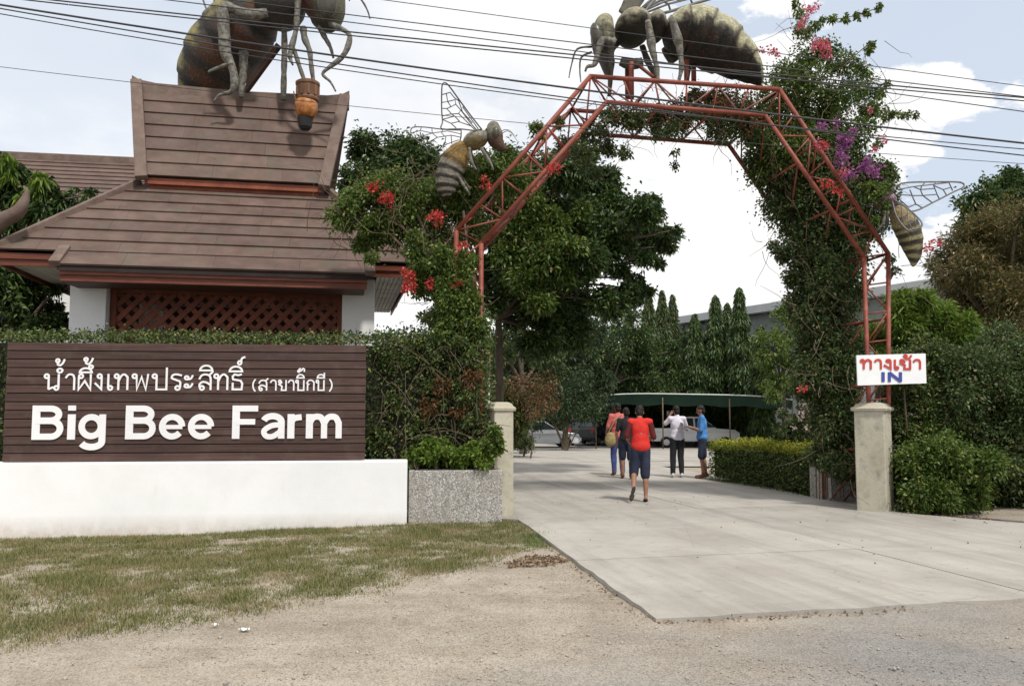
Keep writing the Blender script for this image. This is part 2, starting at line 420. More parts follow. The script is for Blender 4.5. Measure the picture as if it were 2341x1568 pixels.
def plaster_material():
    m, n, p, o = _mat('white_plaster')
    c = ramp(n, tex_noise(n, 1.3, 8, 0.65), [(0.3, (0.77, 0.775, 0.775)), (0.6, (0.84, 0.845, 0.85))])
    c = mixc(n, ramp(n, tex_noise(n, 3.5, 8, 0.75, stretch=(1, 1, 0.25)), [(0.60, (0, 0, 0)), (0.8, (0.35,) * 3)]), c, (0.50, 0.47, 0.40))
    # earth splashed up from the verge
    g = n.nodes.new('ShaderNodeNewGeometry'); sp = n.nodes.new('ShaderNodeSeparateXYZ'); n.links.new(g.outputs['Position'], sp.inputs[0])
    mr = n.nodes.new('ShaderNodeMapRange'); n.links.new(sp.outputs[2], mr.inputs[0]); mr.inputs[1].default_value = 0.20; mr.inputs[2].default_value = -0.06
    q = n.nodes.new('ShaderNodeMath'); q.operation = 'MULTIPLY'; n.links.new(mr.outputs[0], q.inputs[0]); n.links.new(tex_noise(n, 7, 6, 0.7), q.inputs[1])
    c = mixc(n, q.outputs[0], c, (0.36, 0.28, 0.19))
    n.links.new(c, p.inputs['Base Color']); p.inputs['Roughness'].default_value = 0.8; p.inputs['Specular IOR Level'].default_value = 0.2
    bump(n, p, tex_noise(n, 35, 5, 0.6), 0.15, 0.01)
plaster_material()
surf('white_paint', [(0.3, (0.70, 0.71, 0.70)), (0.7, (0.80, 0.80, 0.79))], 1.5, 0.7, 0.1, 50, spots=(4, 0.6, 0.8, (0.5, 0.5, 0.45), 0.3))
surf('white_letter', [(0.3, (0.80, 0.80, 0.82)), (0.7, (0.86, 0.86, 0.87))], 3, 0.5, 0.0)
surf('sign_timber', [(0.3, (0.042, 0.022, 0.018)), (0.5, (0.066, 0.035, 0.029)), (0.72, (0.10, 0.058, 0.048))], 2.2, 0.65, 0.35, 60, 0.004, stretch=(0.6, 0.6, 14), spots=(5, 0.52, 0.72, (0.10, 0.072, 0.06), 0.5), island=0.22)
surf('sign_gap', [(0.3, (0.012, 0.009, 0.008)), (0.7, (0.02, 0.015, 0.013))], 3, 0.9, 0)
surf('roof_plank', [(0.25, (0.066, 0.039, 0.030)), (0.5, (0.106, 0.066, 0.052)), (0.78, (0.150, 0.103, 0.083))], 2.4, 0.72, 0.4, 55, 0.006, spots=(3.0, 0.5, 0.75, (0.085, 0.076, 0.055), 0.75), island=0.10)
surf('roof_trim', [(0.25, (0.085, 0.052, 0.041)), (0.5, (0.135, 0.090, 0.072)), (0.78, (0.20, 0.148, 0.12))], 4, 0.75, 0.4, 45, 0.008, spots=(6, 0.52, 0.7, (0.12, 0.11, 0.085), 0.6))
surf('roof_deck', [(0.3, (0.02, 0.014, 0.012)), (0.7, (0.035, 0.024, 0.02))], 3, 0.9, 0)
surf('red_timber', [(0.25, (0.075, 0.018, 0.009)), (0.5, (0.135, 0.034, 0.016)), (0.75, (0.19, 0.055, 0.026))], 3, 0.5, 0.3, 40, 0.005, stretch=(1, 1, 6), island=0.12)
surf('lattice_timber', [(0.25, (0.09, 0.023, 0.010)), (0.5, (0.165, 0.042, 0.018)), (0.75, (0.23, 0.068, 0.030))], 3, 0.6, 0.3, 40, 0.005, island=0.2)
surf('dark_timber', [(0.3, (0.035, 0.015, 0.009)), (0.7, (0.075, 0.03, 0.018))], 3, 0.6, 0.3, 40, stretch=(1, 1, 8), island=0.2)
surf('grey_soffit', [(0.3, (0.22, 0.22, 0.20)), (0.7, (0.36, 0.36, 0.33))], 2, 0.8, 0.2, 40, island=0.1)
surf('red_steel', [(0.25, (0.105, 0.024, 0.014)), (0.5, (0.205, 0.042, 0.022)), (0.72, (0.29, 0.085, 0.052))], 5, 0.6, 0.3, 70, 0.003, spots=(14, 0.55, 0.68, (0.15, 0.06, 0.04), 0.7), spec=0.5)
surf('rusty_steel', [(0.3, (0.17, 0.075, 0.06)), (0.7, (0.30, 0.16, 0.13))], 9, 0.6, 0.3, 70, 0.003)
surf('pillar_stone', [(0.25, (0.30, 0.27, 0.19)), (0.5, (0.46, 0.43, 0.34)), (0.75, (0.56, 0.53, 0.45))], 2.5, 0.85, 0.5, 40, 0.01, spots=(5, 0.50, 0.72, (0.14, 0.135, 0.105), 0.65))
def pebbledash():
    m, n, p, o = _mat('pebbledash')
    g = n.nodes.new('ShaderNodeNewGeometry')
    v = n.nodes.new('ShaderNodeTexVoronoi'); v.inputs['Scale'].default_value = 52; n.links.new(g.outputs['Position'], v.inputs['Vector'])
    c = ramp(n, v.outputs['Color'], [(0.05, (0.14, 0.135, 0.125)), (0.4, (0.42, 0.405, 0.37)), (0.7, (0.56, 0.54, 0.50)), (0.95, (0.74, 0.72, 0.68))])
    c = mixc(n, ramp(n, v.outputs['Distance'], [(0.30, (0, 0, 0)), (0.55, (0.6,) * 3)]), c, (0.16, 0.15, 0.14))
    c = mixc(n, ramp(n, tex_noise(n, 1.6, 5, 0.6), [(0.45, (0, 0, 0)), (0.75, (0.45,) * 3)]), c, (0.24, 0.20, 0.15))
    n.links.new(c, p.inputs['Base Color']); p.inputs['Roughness'].default_value = 0.85
    bump(n, p, v.outputs['Distance'], -0.8, 0.012)
pebbledash()
surf('bark', [(0.3, (0.05, 0.038, 0.028)), (0.7, (0.15, 0.12, 0.09))], 8, 0.9, 0.8, 18, 0.03, stretch=(1, 1, 0.3))
surf('twig', [(0.3, (0.07, 0.05, 0.032)), (0.7, (0.19, 0.145, 0.095))], 9, 0.9, 0.3, 30)
surf('shade_core_and_soil', [(0.3, (0.008, 0.011, 0.005)), (0.7, (0.025, 0.025, 0.012))], 9, 0.95, 0.6, 14, 0.05)  # near-black tone for the light-blocking cores and the planter soil
leaf_mat('leaf_hedge', [(0.0, (0.029, 0.049, 0.016)), (0.5, (0.065, 0.104, 0.029)), (0.82, (0.137, 0.189, 0.047)), (0.93, (0.221, 0.247, 0.078)), (1.0, (0.260, 0.195, 0.078))], 0.25)
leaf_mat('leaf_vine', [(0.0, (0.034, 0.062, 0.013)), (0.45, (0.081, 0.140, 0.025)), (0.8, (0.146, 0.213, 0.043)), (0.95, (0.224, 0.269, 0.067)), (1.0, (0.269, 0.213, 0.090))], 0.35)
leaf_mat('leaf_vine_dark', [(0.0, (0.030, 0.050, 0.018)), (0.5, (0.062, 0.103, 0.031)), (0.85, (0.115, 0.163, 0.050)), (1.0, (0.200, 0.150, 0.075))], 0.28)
leaf_mat('leaf_mango', [(0.0, (0.019, 0.037, 0.013)), (0.5, (0.044, 0.084, 0.024)), (0.85, (0.094, 0.149, 0.037)), (1.0, (0.165, 0.198, 0.055))], 0.25, 0.4)
leaf_mat('leaf_dark', [(0.0, (0.014, 0.028, 0.011)), (0.6, (0.032, 0.060, 0.020)), (1.0, (0.065, 0.10, 0.032))], 0.2)
leaf_mat('leaf_fresh', [(0.0, (0.07, 0.13, 0.02)), (0.6, (0.15, 0.24, 0.035)), (1.0, (0.27, 0.34, 0.07))], 0.4)
leaf_mat('leaf_yellow', [(0.0, (0.20, 0.24, 0.02)), (0.6, (0.38, 0.38, 0.035)), (1.0, (0.55, 0.48, 0.06))], 0.35)
leaf_mat('leaf_brown', [(0.0, (0.045, 0.055, 0.018)), (0.35, (0.075, 0.085, 0.025)), (0.65, (0.14, 0.105, 0.032)), (1.0, (0.22, 0.155, 0.055))], 0.3)
leaf_mat('leaf_rust', [(0.0, (0.06, 0.04, 0.016)), (0.5, (0.13, 0.065, 0.025)), (1.0, (0.22, 0.12, 0.05))], 0.3)
leaf_mat('leaf_dry', [(0.0, (0.13, 0.085, 0.05)), (0.6, (0.24, 0.165, 0.105)), (1.0, (0.36, 0.27, 0.18))], 0.15, 0.8)
leaf_mat('petal_red', [(0.0, (0.42, 0.03, 0.04)), (0.6, (0.55, 0.06, 0.05)), (1.0, (0.62, 0.14, 0.10))], 0.35)
leaf_mat('petal_pink', [(0.0, (0.45, 0.06, 0.12)), (0.6, (0.60, 0.14, 0.20)), (1.0, (0.68, 0.30, 0.30))], 0.35)
leaf_mat('petal_purple', [(0.0, (0.20, 0.05, 0.17)), (0.6, (0.33, 0.10, 0.29)), (1.0, (0.44, 0.20, 0.40))], 0.35)
leaf_mat('petal_pale', [(0.0, (0.5, 0.36, 0.33)), (1.0, (0.7, 0.6, 0.55))], 0.35)
leaf_mat('grass_blade', [(0.0, (0.055, 0.085, 0.018)), (0.4, (0.120, 0.150, 0.038)), (0.68, (0.22, 0.195, 0.078)), (1.0, (0.33, 0.28, 0.15))], 0.25, 0.7, patch=(1.6, 0.47, 0.74, (0.29, 0.235, 0.125)))
leaf_mat('grass_green', [(0.0, (0.055, 0.11, 0.022)), (0.6, (0.11, 0.18, 0.04)), (1.0, (0.22, 0.24, 0.08))], 0.3, 0.6)
surf('pebble', [(0.2, (0.14, 0.125, 0.11)), (0.5, (0.32, 0.29, 0.25)), (0.8, (0.50, 0.47, 0.42))], 14, 0.9, 0.0)
paint_mat('bee_paint')
surf('bee_leg', [(0.3, (0.07, 0.065, 0.055)), (0.5, (0.165, 0.155, 0.13)), (0.75, (0.29, 0.27, 0.23))], 16, 0.7, 0.8, 30, 0.02, spots=(12, 0.46, 0.62, (0.05, 0.045, 0.035), 0.75))
surf('bee_leg_dark', [(0.3, (0.05, 0.045, 0.035)), (0.7, (0.14, 0.13, 0.10))], 14, 0.6, 0.5, 30, 0.01)
surf('wing_steel', [(0.3, (0.09, 0.085, 0.085)), (0.7, (0.19, 0.18, 0.175))], 12, 0.5, 0.2, 60, 0.003)
surf('bee_eye', [(0.3, (0.035, 0.035, 0.03)), (0.7, (0.09, 0.085, 0.06))], 16, 0.35, 0.3, 40, 0.006)
surf('bucket_wood', [(0.3, (0.09, 0.04, 0.02)), (0.7, (0.20, 0.10, 0.05))], 8, 0.6, 0.4, 30, stretch=(1, 1, 0.2))
surf('honey_orange', [(0.3, (0.16, 0.05, 0.015)), (0.5, (0.36, 0.13, 0.03)), (0.7, (0.55, 0.27, 0.09))], 10, 0.4, 0.4, 25, 0.02)
surf('wire_black', [(0.3, (0.02, 0.02, 0.022)), (0.7, (0.045, 0.045, 0.05))], 3, 0.6, 0)
surf('board_white', [(0.3, (0.74, 0.75, 0.77)), (0.7, (0.82, 0.83, 0.84))], 2.5, 0.45, 0)
surf('print_red', [(0.3, (0.44, 0.035, 0.030)), (0.7, (0.52, 0.07, 0.05))], 5, 0.5, 0)
surf('print_blue', [(0.3, (0.035, 0.05, 0.26)), (0.7, (0.06, 0.075, 0.33))], 5, 0.5, 0)
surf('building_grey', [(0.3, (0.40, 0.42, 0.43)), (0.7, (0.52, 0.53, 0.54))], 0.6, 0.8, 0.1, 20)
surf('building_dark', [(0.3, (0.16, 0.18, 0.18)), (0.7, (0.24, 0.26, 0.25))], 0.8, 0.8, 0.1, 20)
surf('window_glass', [(0.3, (0.03, 0.04, 0.045)), (0.7, (0.05, 0.06, 0.065))], 1, 0.08, 0, spec=0.8)
surf('shade_net', [(0.3, (0.006, 0.026, 0.016)), (0.7, (0.012, 0.045, 0.026))], 1.2, 0.8, 0.3, 30)
surf('pale_metal', [(0.3, (0.50, 0.53, 0.52)), (0.7, (0.62, 0.64, 0.63))], 3, 0.4, 0)
surf('car_white', [(0.3, (0.68, 0.69, 0.71)), (0.7, (0.74, 0.75, 0.76))], 1, 0.25, 0, spec=0.6)
surf('car_dark', [(0.3, (0.018, 0.02, 0.024)), (0.7, (0.03, 0.033, 0.038))], 1, 0.25, 0, spec=0.6)
surf('car_silver', [(0.3, (0.30, 0.31, 0.33)), (0.7, (0.36, 0.37, 0.39))], 1, 0.3, 0, spec=0.6)
surf('tyre', [(0.3, (0.014, 0.014, 0.014)), (0.7, (0.028, 0.027, 0.026))], 8, 0.9, 0.2, 60)
surf('rim', [(0.3, (0.35, 0.36, 0.37)), (0.7, (0.5, 0.5, 0.51))], 3, 0.3, 0, metal=0.6)
surf('lamp_red', [(0.3, (0.35, 0.02, 0.015)), (0.7, (0.42, 0.03, 0.02))], 3, 0.25, 0)
surf('lamp_clear', [(0.3, (0.6, 0.62, 0.62)), (0.7, (0.7, 0.7, 0.7))], 3, 0.15, 0)
for nm, a, b in (('skin', (0.24, 0.125, 0.078), (0.34, 0.185, 0.12)), ('hair', (0.010, 0.008, 0.007), (0.022, 0.017, 0.014)), ('cloth_red', (0.50, 0.022, 0.018), (0.60, 0.040, 0.030)),
                 ('cloth_maroon', (0.07, 0.012, 0.014), (0.12, 0.02, 0.02)), ('cloth_black', (0.014, 0.015, 0.019), (0.026, 0.027, 0.032)), ('cloth_navy', (0.020, 0.027, 0.050), (0.034, 0.042, 0.072)), ('cloth_lilac', (0.60, 0.57, 0.66), (0.72, 0.69, 0.77)),
                 ('cloth_blue', (0.055, 0.19, 0.48), (0.09, 0.27, 0.60)), ('cloth_pink', (0.52, 0.09, 0.09), (0.66, 0.22, 0.20)), ('denim', (0.045, 0.065, 0.20), (0.085, 0.11, 0.29)),
                 ('bag_tan', (0.22, 0.16, 0.06), (0.42, 0.34, 0.17)), ('sandal', (0.035, 0.03, 0.03), (0.07, 0.055, 0.05)), ('shoe_white', (0.60, 0.60, 0.60), (0.72, 0.72, 0.71)), ('shoe_brown', (0.12, 0.045, 0.025), (0.19, 0.08, 0.045)),
                 ('tablet_grey', (0.34, 0.34, 0.36), (0.42, 0.42, 0.43)), ('litter', (0.62, 0.66, 0.67), (0.8, 0.82, 0.82))):
    surf(nm, [(0.3, a), (0.7, b)], 9 if 'cloth' in nm or nm == 'denim' else 14, 0.85 if 'cloth' in nm or nm == 'denim' else 0.6, 0.35, 22, 0.012, spec=0.25)

# ------------------------------------------------------------------ the ground, the road, the driveway
def sheet(name, xs, ys, zf, mat, **k):
    X, Y = np.meshgrid(xs, ys); Z = zf(X, Y); V = np.stack([X, Y, Z], -1).reshape(-1, 3); nx = len(xs); ny = len(ys)
    i = (np.arange(ny - 1)[:, None] * nx + np.arange(nx - 1)[None]).ravel()
    F = np.stack([i, i + 1, i + nx + 1, i + nx], 1)
    return mk(name, V, F, mat, **k)
def bumpy(x, y):
    v = np.zeros_like(x)
    for fx, fy, a in ((0.7, 1.1, 0.012), (2.3, 1.7, 0.006), (5.1, 4.3, 0.003)):
        v += a * np.sin(fx * x + 1.3 * np.sin(fy * y)) * np.cos(fy * y + 0.7 * np.sin(fx * x))
    return v
xs = np.unique(np.concatenate([np.linspace(-600, -20, 20), np.linspace(-20, 20, 161), np.linspace(20, 600, 20)]))
ys = np.unique(np.concatenate([np.linspace(-300, 0, 10), np.linspace(0, 20, 101), np.linspace(20, 70, 40), np.linspace(70, 1200, 16)]))
sheet('ground', xs, ys, lambda x, y: ground_z(x, y) + bumpy(x, y) * (1 - sstep(14, 18, y)), 'ground', kind='structure', smooth=True)
mb = MB()
xs2 = np.linspace(-60, 60, 81)
edge = 5.6 + 0.06 * xs2 + 0.10 * np.sin(xs2 * 1.7) + 0.06 * np.sin(xs2 * 4.1)
V = [(x, -6.0, bumpy(np.array(x), np.array(-6.0)) + 0.004) for x in xs2]; rows = 24
V = []
for j in range(rows):
    for i, x in enumerate(xs2):
        y = -6 + (edge[i] + 6) * j / (rows - 1); V.append((x, y, float(ground_z(x, y) + bumpy(np.array(x), np.array(y))) + 0.012))
i = (np.arange(rows - 1)[:, None] * 81 + np.arange(80)[None]).ravel()
mk('road', np.array(V), np.stack([i, i + 1, i + 82, i + 81], 1), 'ground', kind='structure', smooth=True)

A = np.array([-0.225, 0.974]); B = np.array([0.974, 0.225]); J0 = np.array([4.47, 7.61]); SLAB = 0.036
def DR(s, t): return J0 + B * s + A * t
def sl(t): return np.interp(t, [-0.3, 6.2, 6.6, 22], [-3.52, -3.12, -4.4, -4.4])
def sr(t): return np.interp(t, [-0.5, 5, 8, 11.5, 22], [6.6, 2.9, 2.85, 3.6, 3.6])
tcut = [-0.25, 2.35, 6.5, 10.8, 15.2, 19.0]
dsub = MB(); dsub.add(*prism([(*DR(sl(.2) + .1, .15), -0.03), (*DR(6, .15), -0.03), (*DR(3, 6), -0.03), (*DR(3.5, 19), -0.03), (*DR(-4.3, 19), -0.03), (*DR(-4.3, 6.6), -.03), (*DR(-3.05, 6.3), -.03)], (0, 0, 0.045)))
drive = dsub.mk('driveway', 'joint', kind='structure')
for r in range(len(tcut) - 1):
    t0, t1 = tcut[r] + 0.006, tcut[r + 1] - 0.006
    for side in (0, 1):
        ts = np.linspace(t0, t1, 7 if r else 13)
        if side == 0: lo = [(sl(t) + (0.009 * math.sin(t * 5.1) + 0.008 * math.sin(t * 11.7) if 0 < t < 6.2 else 0), t) for t in ts]; hi = [(-0.007, t) for t in ts]
        else: lo = [(0.007, t) for t in ts]; hi = [(sr(t), t) for t in ts]
        if r == 0 and side == 0:
            lo[0] = (sl(t0), -0.21); 
        poly = [DR(*p) for p in lo[::-1]] + [DR(*p) for p in hi]
        if r == 0:   # the broken front edge
            a, b = DR(*lo[0]), DR(*hi[0]); n_ = 16
            poly += [] ; extra = []
            for q in range(1, n_):
                f = q / n_; pnt = b * (1 - f) + a * f; extra.append(pnt + A * (0.018 * math.sin(q * 2.1) + 0.014 * math.sin(q * 5.3 + side)))
            poly = [DR(*p) for p in lo[::-1]] + extra[::-1] + [DR(*p) for p in hi]
        V, F = prism([(p[0], p[1], -0.035) for p in poly], (0, 0, 0.035 + SLAB + (0.002 if (r + side) % 2 else 0)))
        if side == 0 or True:
            F = [tuple(reversed(f)) for f in F]
        mk('concrete_slab', V, F, 'concrete', drive)
yp = np.linspace(24.6, 66, 22); xp = np.linspace(-14, 34, 20)
sheet('car_park', xp, yp, lambda x, y: ground_z(x, y) + 0.035, 'concrete', kind='structure', smooth=True)
# concrete apron between the slabs and the car park
mk('apron', np.array([(*DR(-4.4, 19.02), 0.04), (*DR(3.6, 19.02), 0.04), (6.5, 27.5, 0.038), (-9.0, 27.5, 0.038)]), [(0, 1, 2, 3)], 'concrete', kind='structure')

# ------------------------------------------------------------------ white wall and sign
AW = math.atan(0.11)
W0 = grd(930, 1200)
WU = np.array([math.cos(AW), math.sin(AW), 0]); WN = np.array([math.sin(AW), -math.cos(AW), 0])   # along the wall, towards the road
def WP(u, off, z): return np.array([W0[0], W0[1], 0]) + WU * u + WN * off + np.array([0, 0, z])
def wuz(x, y, off=0.0):
    q = W0 + WN * off; p = onplane(x, y, q, AW); return float(np.dot(p - q, WU)), float(p[2])
wtop = 0.5 * (wuz(930, 1052)[1] + wuz(400, 1055)[1])
V, F = bbox(WP(-4.1, -0.16, (wtop - 0.2) / 2), (8.2, 0.32, wtop + 0.2), 0.025, WU, -WN)
mk('low_wall', V, F, 'white_plaster', label='long low white plastered wall carrying the brown sign', cat='wall')
OFF = -0.04
uR, _ = wuz(836, 900, OFF); uL, _ = wuz(5, 1050, OFF); uLt, _ = wuz(18, 790, OFF); uL = (uL + uLt) / 2
zB, zT = wtop + 0.004, wuz(420, 785, OFF)[1]
sign = thing('sign_board', 'brown slatted sign board with white raised Thai and English lettering on the white wall', 'sign', WP((uL + uR) / 2, OFF, zB))
V, F = box(WP((uL + uR) / 2, OFF - 0.045, (zB + zT) / 2), (uR - uL - 0.02, 0.03, zT - zB - 0.02), WU, -WN); mk('backing', V, F, 'sign_gap', sign)
NB = 14
for i in range(NB):
    h = (zT - zB) / NB
    V, F = bbox(WP((uL + uR) / 2 + random.uniform(-.004, .004), OFF - 0.012 + random.uniform(-.002, .002), zB + h * (i + 0.5)), (uR - uL, 0.026, h - 0.013), 0.004, WU, -WN)
    mk('slat', V, F, 'sign_timber', sign)

# --- lettering: every glyph a set of pen strokes, cut from thick sheet
def arc(cx, cy, rx, ry, a0, a1, n=12): return [(cx + rx * math.cos(math.radians(a0 + (a1 - a0) * i / n)), cy + ry * math.sin(math.radians(a0 + (a1 - a0) * i / n))) for i in range(n + 1)]
def ring(cx, cy, r): return arc(cx, cy, r, r, 0, 360, 14)
def spline(*p):
    return [(q[0], q[1]) for q in smooth_path([(a, b, 0) for a, b in p], 5)]
G = {  # glyph: (width, [(stroke, weight)]) in units of letter height; weight 1 = normal pen
 'B': (0.90, [([(.12, 0), (.12, 1)], 1.1), ([(.1, .91)] + arc(.52, .735, .24, .175, 90, -90) + [(.1, .56)], .9), ([(.1, .55)] + arc(.55, .32, .26, .23, 90, -90) + [(.1, .09)], .9)]),
 'i': (0.25, [([(.125, 0), (.125, .74)], 1.1), ([(.125, .85), (.125, 1)], 1.1)]),
 'g': (0.80, [(arc(.37, .38, .27, .28, 0, 360, 24), .9), ([(.68, .74), (.68, 0)] + arc(.39, -.06, .29, .16, 0, -160, 10), .95)]),
 'e': (0.76, [([(.1, .36), (.68, .36)], .62), (arc(.38, .37, .29, .29, 0, 320, 26), .9)]),
 'F': (0.78, [([(.12, 0), (.12, 1)], 1.1), ([(.1, .91), (.76, .91)], .9), ([(.1, .51), (.68, .51)], .85)]),
 'a': (0.76, [(arc(.36, .50, .26, .18, 165, 0, 12) + [(.62, .25), (.62, 0)], .95), (spline((.62, .42), (.34, .39), (.12, .24), (.18, .08), (.38, .07), (.60, .22)), .8)]),
 'r': (0.46, [([(.12, 0), (.12, .74)], 1.05), (spline((.12, .42), (.20, .60), (.44, .65)), .9)]),
 'm': (1.10, [([(.12, 0), (.12, .74)], 1.05), (spline((.12, .46), (.24, .64), (.44, .64), (.545, .46)) + [(.545, 0)], .92), (spline((.545, .46), (.67, .64), (.87, .64), (.97, .46)) + [(.97, 0)], .92)]),
 'I': (0.25, [([(.125, 0), (.125, 1)], 1.1)]),
 'N': (0.95, [([(.12, 0), (.12, 1)], 1), ([(.12, .95), (.82, .05)], 1), ([(.82, 0), (.82, 1)], 1)]),
 'no': (1.0, [(ring(.14, .86, .12), 1), ([(.26, .86), (.27, .1), (.30, .03)], 1), (spline((.28, .05), (.52, .16), (.66, .12)), 1), (ring(.74, .13, .12), 1), ([(.86, .13), (.86, 1)], 1)]),
 'aa': (.62, [(spline((.05, .74), (.22, .96), (.46, .93), (.54, .70)) + [(.54, 0)], 1)]),
 'pho': (.92, [(ring(.24, .86, .12), 1), ([(.11, .86), (.11, .02), (.48, .56), (.84, .02), (.84, 1)], 1)]),
 'ngo': (.60, [(ring(.34, .86, .12), 1), ([(.47, .86), (.47, .05), (.06, .44)], 1)]),
 'e_': (.40, [([(.10, 1), (.10, .13)], 1), (ring(.23, .13, .12), 1)]),
 'tho': (.98, [(ring(.14, .86, .12), 1), ([(.26, .9), (.26, 0)], 1), (spline((.26, .5), (.42, .86), (.62, .97), (.82, .80)) + [(.82, 0)], 1)]),
 'pho2': (1.1, [(ring(.13, .86, .12), 1), ([(.25, .86), (.28, .02), (.54, .82), (.80, .02), (.92, 1)], 1)]),
 'po': (.98, [(ring(.14, .86, .12), 1), ([(.26, .86), (.26, .04), (.84, .04), (.84, 1.40)], 1)]),
 'bo': (.98, [(ring(.14, .86, .12), 1), ([(.26, .86), (.26, .04), (.84, .04), (.84, 1)], 1)]),
 'ro': (.72, [(ring(.42, .13, .12), 1), (spline((.55, .13), (.55, .50), (.34, .62), (.10, .74), (.16, .93), (.38, .97), (.64, .90)), 1)]),
 'a_': (.55, [(ring(.12, .76, .10), 1), (spline((.14, .66), (.34, .70), (.46, .92)), 1), (ring(.12, .26, .10), 1), (spline((.14, .16), (.34, .20), (.46, .42)), 1)]),
 'so': (.95, [(ring(.25, .13, .12), 1), (spline((.13, .13), (.10, .34), (.28, .50), (.54, .46), (.78, .30)), 1), (spline((.08, .66), (.22, .90), (.48, .97), (.72, .86), (.78, .60)) + [(.78, 0)], 1), ([(.64, .88), (.92, 1.16)], 1)]),
 'tho3': (.86, [([(.12, .46), (.12, .04), (.74, .04), (.78, .40), (.66, .58), (.14, .66), (.10, .84), (.24, .97), (.50, .92), (.74, .98)], 1)]),
 'kho': (.92, [(ring(.17, .86, .12), 1), ([(.30, .88), (.36, .74), (.10, .58), (.40, .42), (.36, .04), (.82, .04), (.82, 1)], 1)]),
 'ko': (.85, [([(.14, 0), (.14, .52), (.24, .60), (.08, .70)] + spline((.08, .70), (.24, .94), (.52, .97), (.74, .80)) + [(.74, 0)], 1)]),
 'i_': (.7, [(arc(.35, 0, .32, .30, 0, 180, 12) + [(.67, 0)], 1)]),
 'ii_': (.7, [(arc(.35, 0, .32, .30, 0, 180, 12) + [(.67, 0)], 1), ([(.66, .02), (.66, .48)], 1)]),
 'ue_': (.7, [(arc(.35, 0, .32, .26, 0, 180, 12) + [(.67, 0)], 1), (ring(.62, .34, .10), 1)]),
 'nik': (.3, [(ring(.15, .13, .12), 1)]),
 'tho_': (.6, [(ring(.14, .30, .10), 1), (spline((.22, .24), (.14, .08), (.30, .02), (.46, .16), (.56, .40)), 1)]),
 'thz': (.5, [(ring(.16, .13, .11), 1), (spline((.26, .16), (.30, .40), (.52, .50)), 1)]),
 'tri': (.7, [(ring(.12, .12, .09), 1), (spline((.12, .24), (.22, .36), (.34, .16), (.46, .36), (.60, .30), (.60, .06)), 1)]),
 '(': (.3, [(arc(.5, .5, .42, .72, 128, 232, 10), 1)]),
 ')': (.3, [(arc(-.2, .5, .42, .72, -52, 52, 10), 1)]),
}
def ribbon(mb, pts, w, to3, depth, z0):
    """flat stroke of width w along 2-d pts, extruded"""
    P = [np.array(p, float) for p in pts]
    Q = [P[0]]
    for p in P[1:]:
        if np.linalg.norm(p - Q[-1]) > 1e-5: Q.append(p)
    P = Q; n = len(P); Lf = []; Rt = []
    for i in range(n):
        d0 = nrm(P[i] - P[i - 1]) if i > 0 else nrm(P[1] - P[0]); d1 = nrm(P[i + 1] - P[i]) if i < n - 1 else d0
        closed = np.linalg.norm(P[0] - P[-1]) < 1e-4
        if closed and i == 0: d0 = nrm(P[-1] - P[-2])
        if closed and i == n - 1: d1 = nrm(P[1] - P[0])
        t = nrm(d0 + d1); nn = np.array([-t[1], t[0]]); c = max(0.45, float(np.dot(t, d1)))
        Lf.append(P[i] + nn * w / 2 / c); Rt.append(P[i] - nn * w / 2 / c)
    V = [to3(p, z0 + depth) for p in Lf] + [to3(p, z0 + depth) for p in Rt] + [to3(p, z0) for p in Lf] + [to3(p, z0) for p in Rt]
    F = []
    for i in range(n - 1):
        F.append((i, n + i, n + i + 1, i + 1)); F.append((i, i + 1, 2 * n + i + 1, 2 * n + i)); F.append((n + i + 1, n + i, 3 * n + i, 3 * n + i + 1))
    F.append((n, 0, 2 * n, 3 * n)); F.append((n - 1, 2 * n - 1, 4 * n - 1, 3 * n - 1))
    mb.add(V, F)
def glyph(name, key, x0, x1, ybase, h, pen, frame, mat, parent, depth=0.022):
    """one letter between photo columns x0..x1 (given as frame units)"""
    wd_, strokes = G[key]; mb = MB(); k = (x1 - x0) / wd_
    for j, (s, wt) in enumerate(strokes):
        ribbon(mb, [(x0 + px * k, ybase + py * h) for px, py in s], pen * wt, frame, depth + 0.0012 * j, 0.0)
    return mb.mk(name, mat, parent)
LO = OFF + 0.006
def sframe(p, d): return WP(p[0], LO + d, p[1])
def sx(zx, zy): return wuz(*ZS(zx, zy), LO + 0.02)
for key, a, b in (('B', 192, 392), ('i', 415, 470), ('g', 484, 664), ('B', 780, 972), ('e', 993, 1157), ('e', 1175, 1339), ('F', 1450, 1618), ('a', 1628, 1792), ('r', 1797, 1892), ('m', 1912, 2150)):
    u0 = sx(a, 580)[0]; u1 = sx(b, 580)[0]; z0 = sx(a, 583 - (a - 192) * 0.005)[1]; z1 = sx(a, 368)[1]; h = z1 - z0
    glyph('letter', key, u0, u1, z0, h, 0.20 * h, sframe, 'white_letter', sign, 0.012)
big = [('no', 272, 378, 0), ('nik', 348, 388, 1.08), ('tho_', 338, 400, 1.52), ('aa', 400, 470, 0), ('pho', 478, 572, 0), ('ue_', 490, 572, 1.10), ('tho_', 515, 578, 1.60), ('ngo', 584, 646, 0), ('e_', 664, 706, 0),
       ('tho', 712, 812, 0), ('pho2', 825, 944, 0), ('po', 950, 1056, 0), ('ro', 1062, 1146, 0), ('a_', 1153, 1216, 0), ('so', 1238, 1336, 0), ('i_', 1246, 1330, 1.22), ('tho', 1338, 1440, 0), ('tho3', 1446, 1524, 0), ('i_', 1432, 1518, 1.16), ('thz', 1482, 1530, 1.56)]
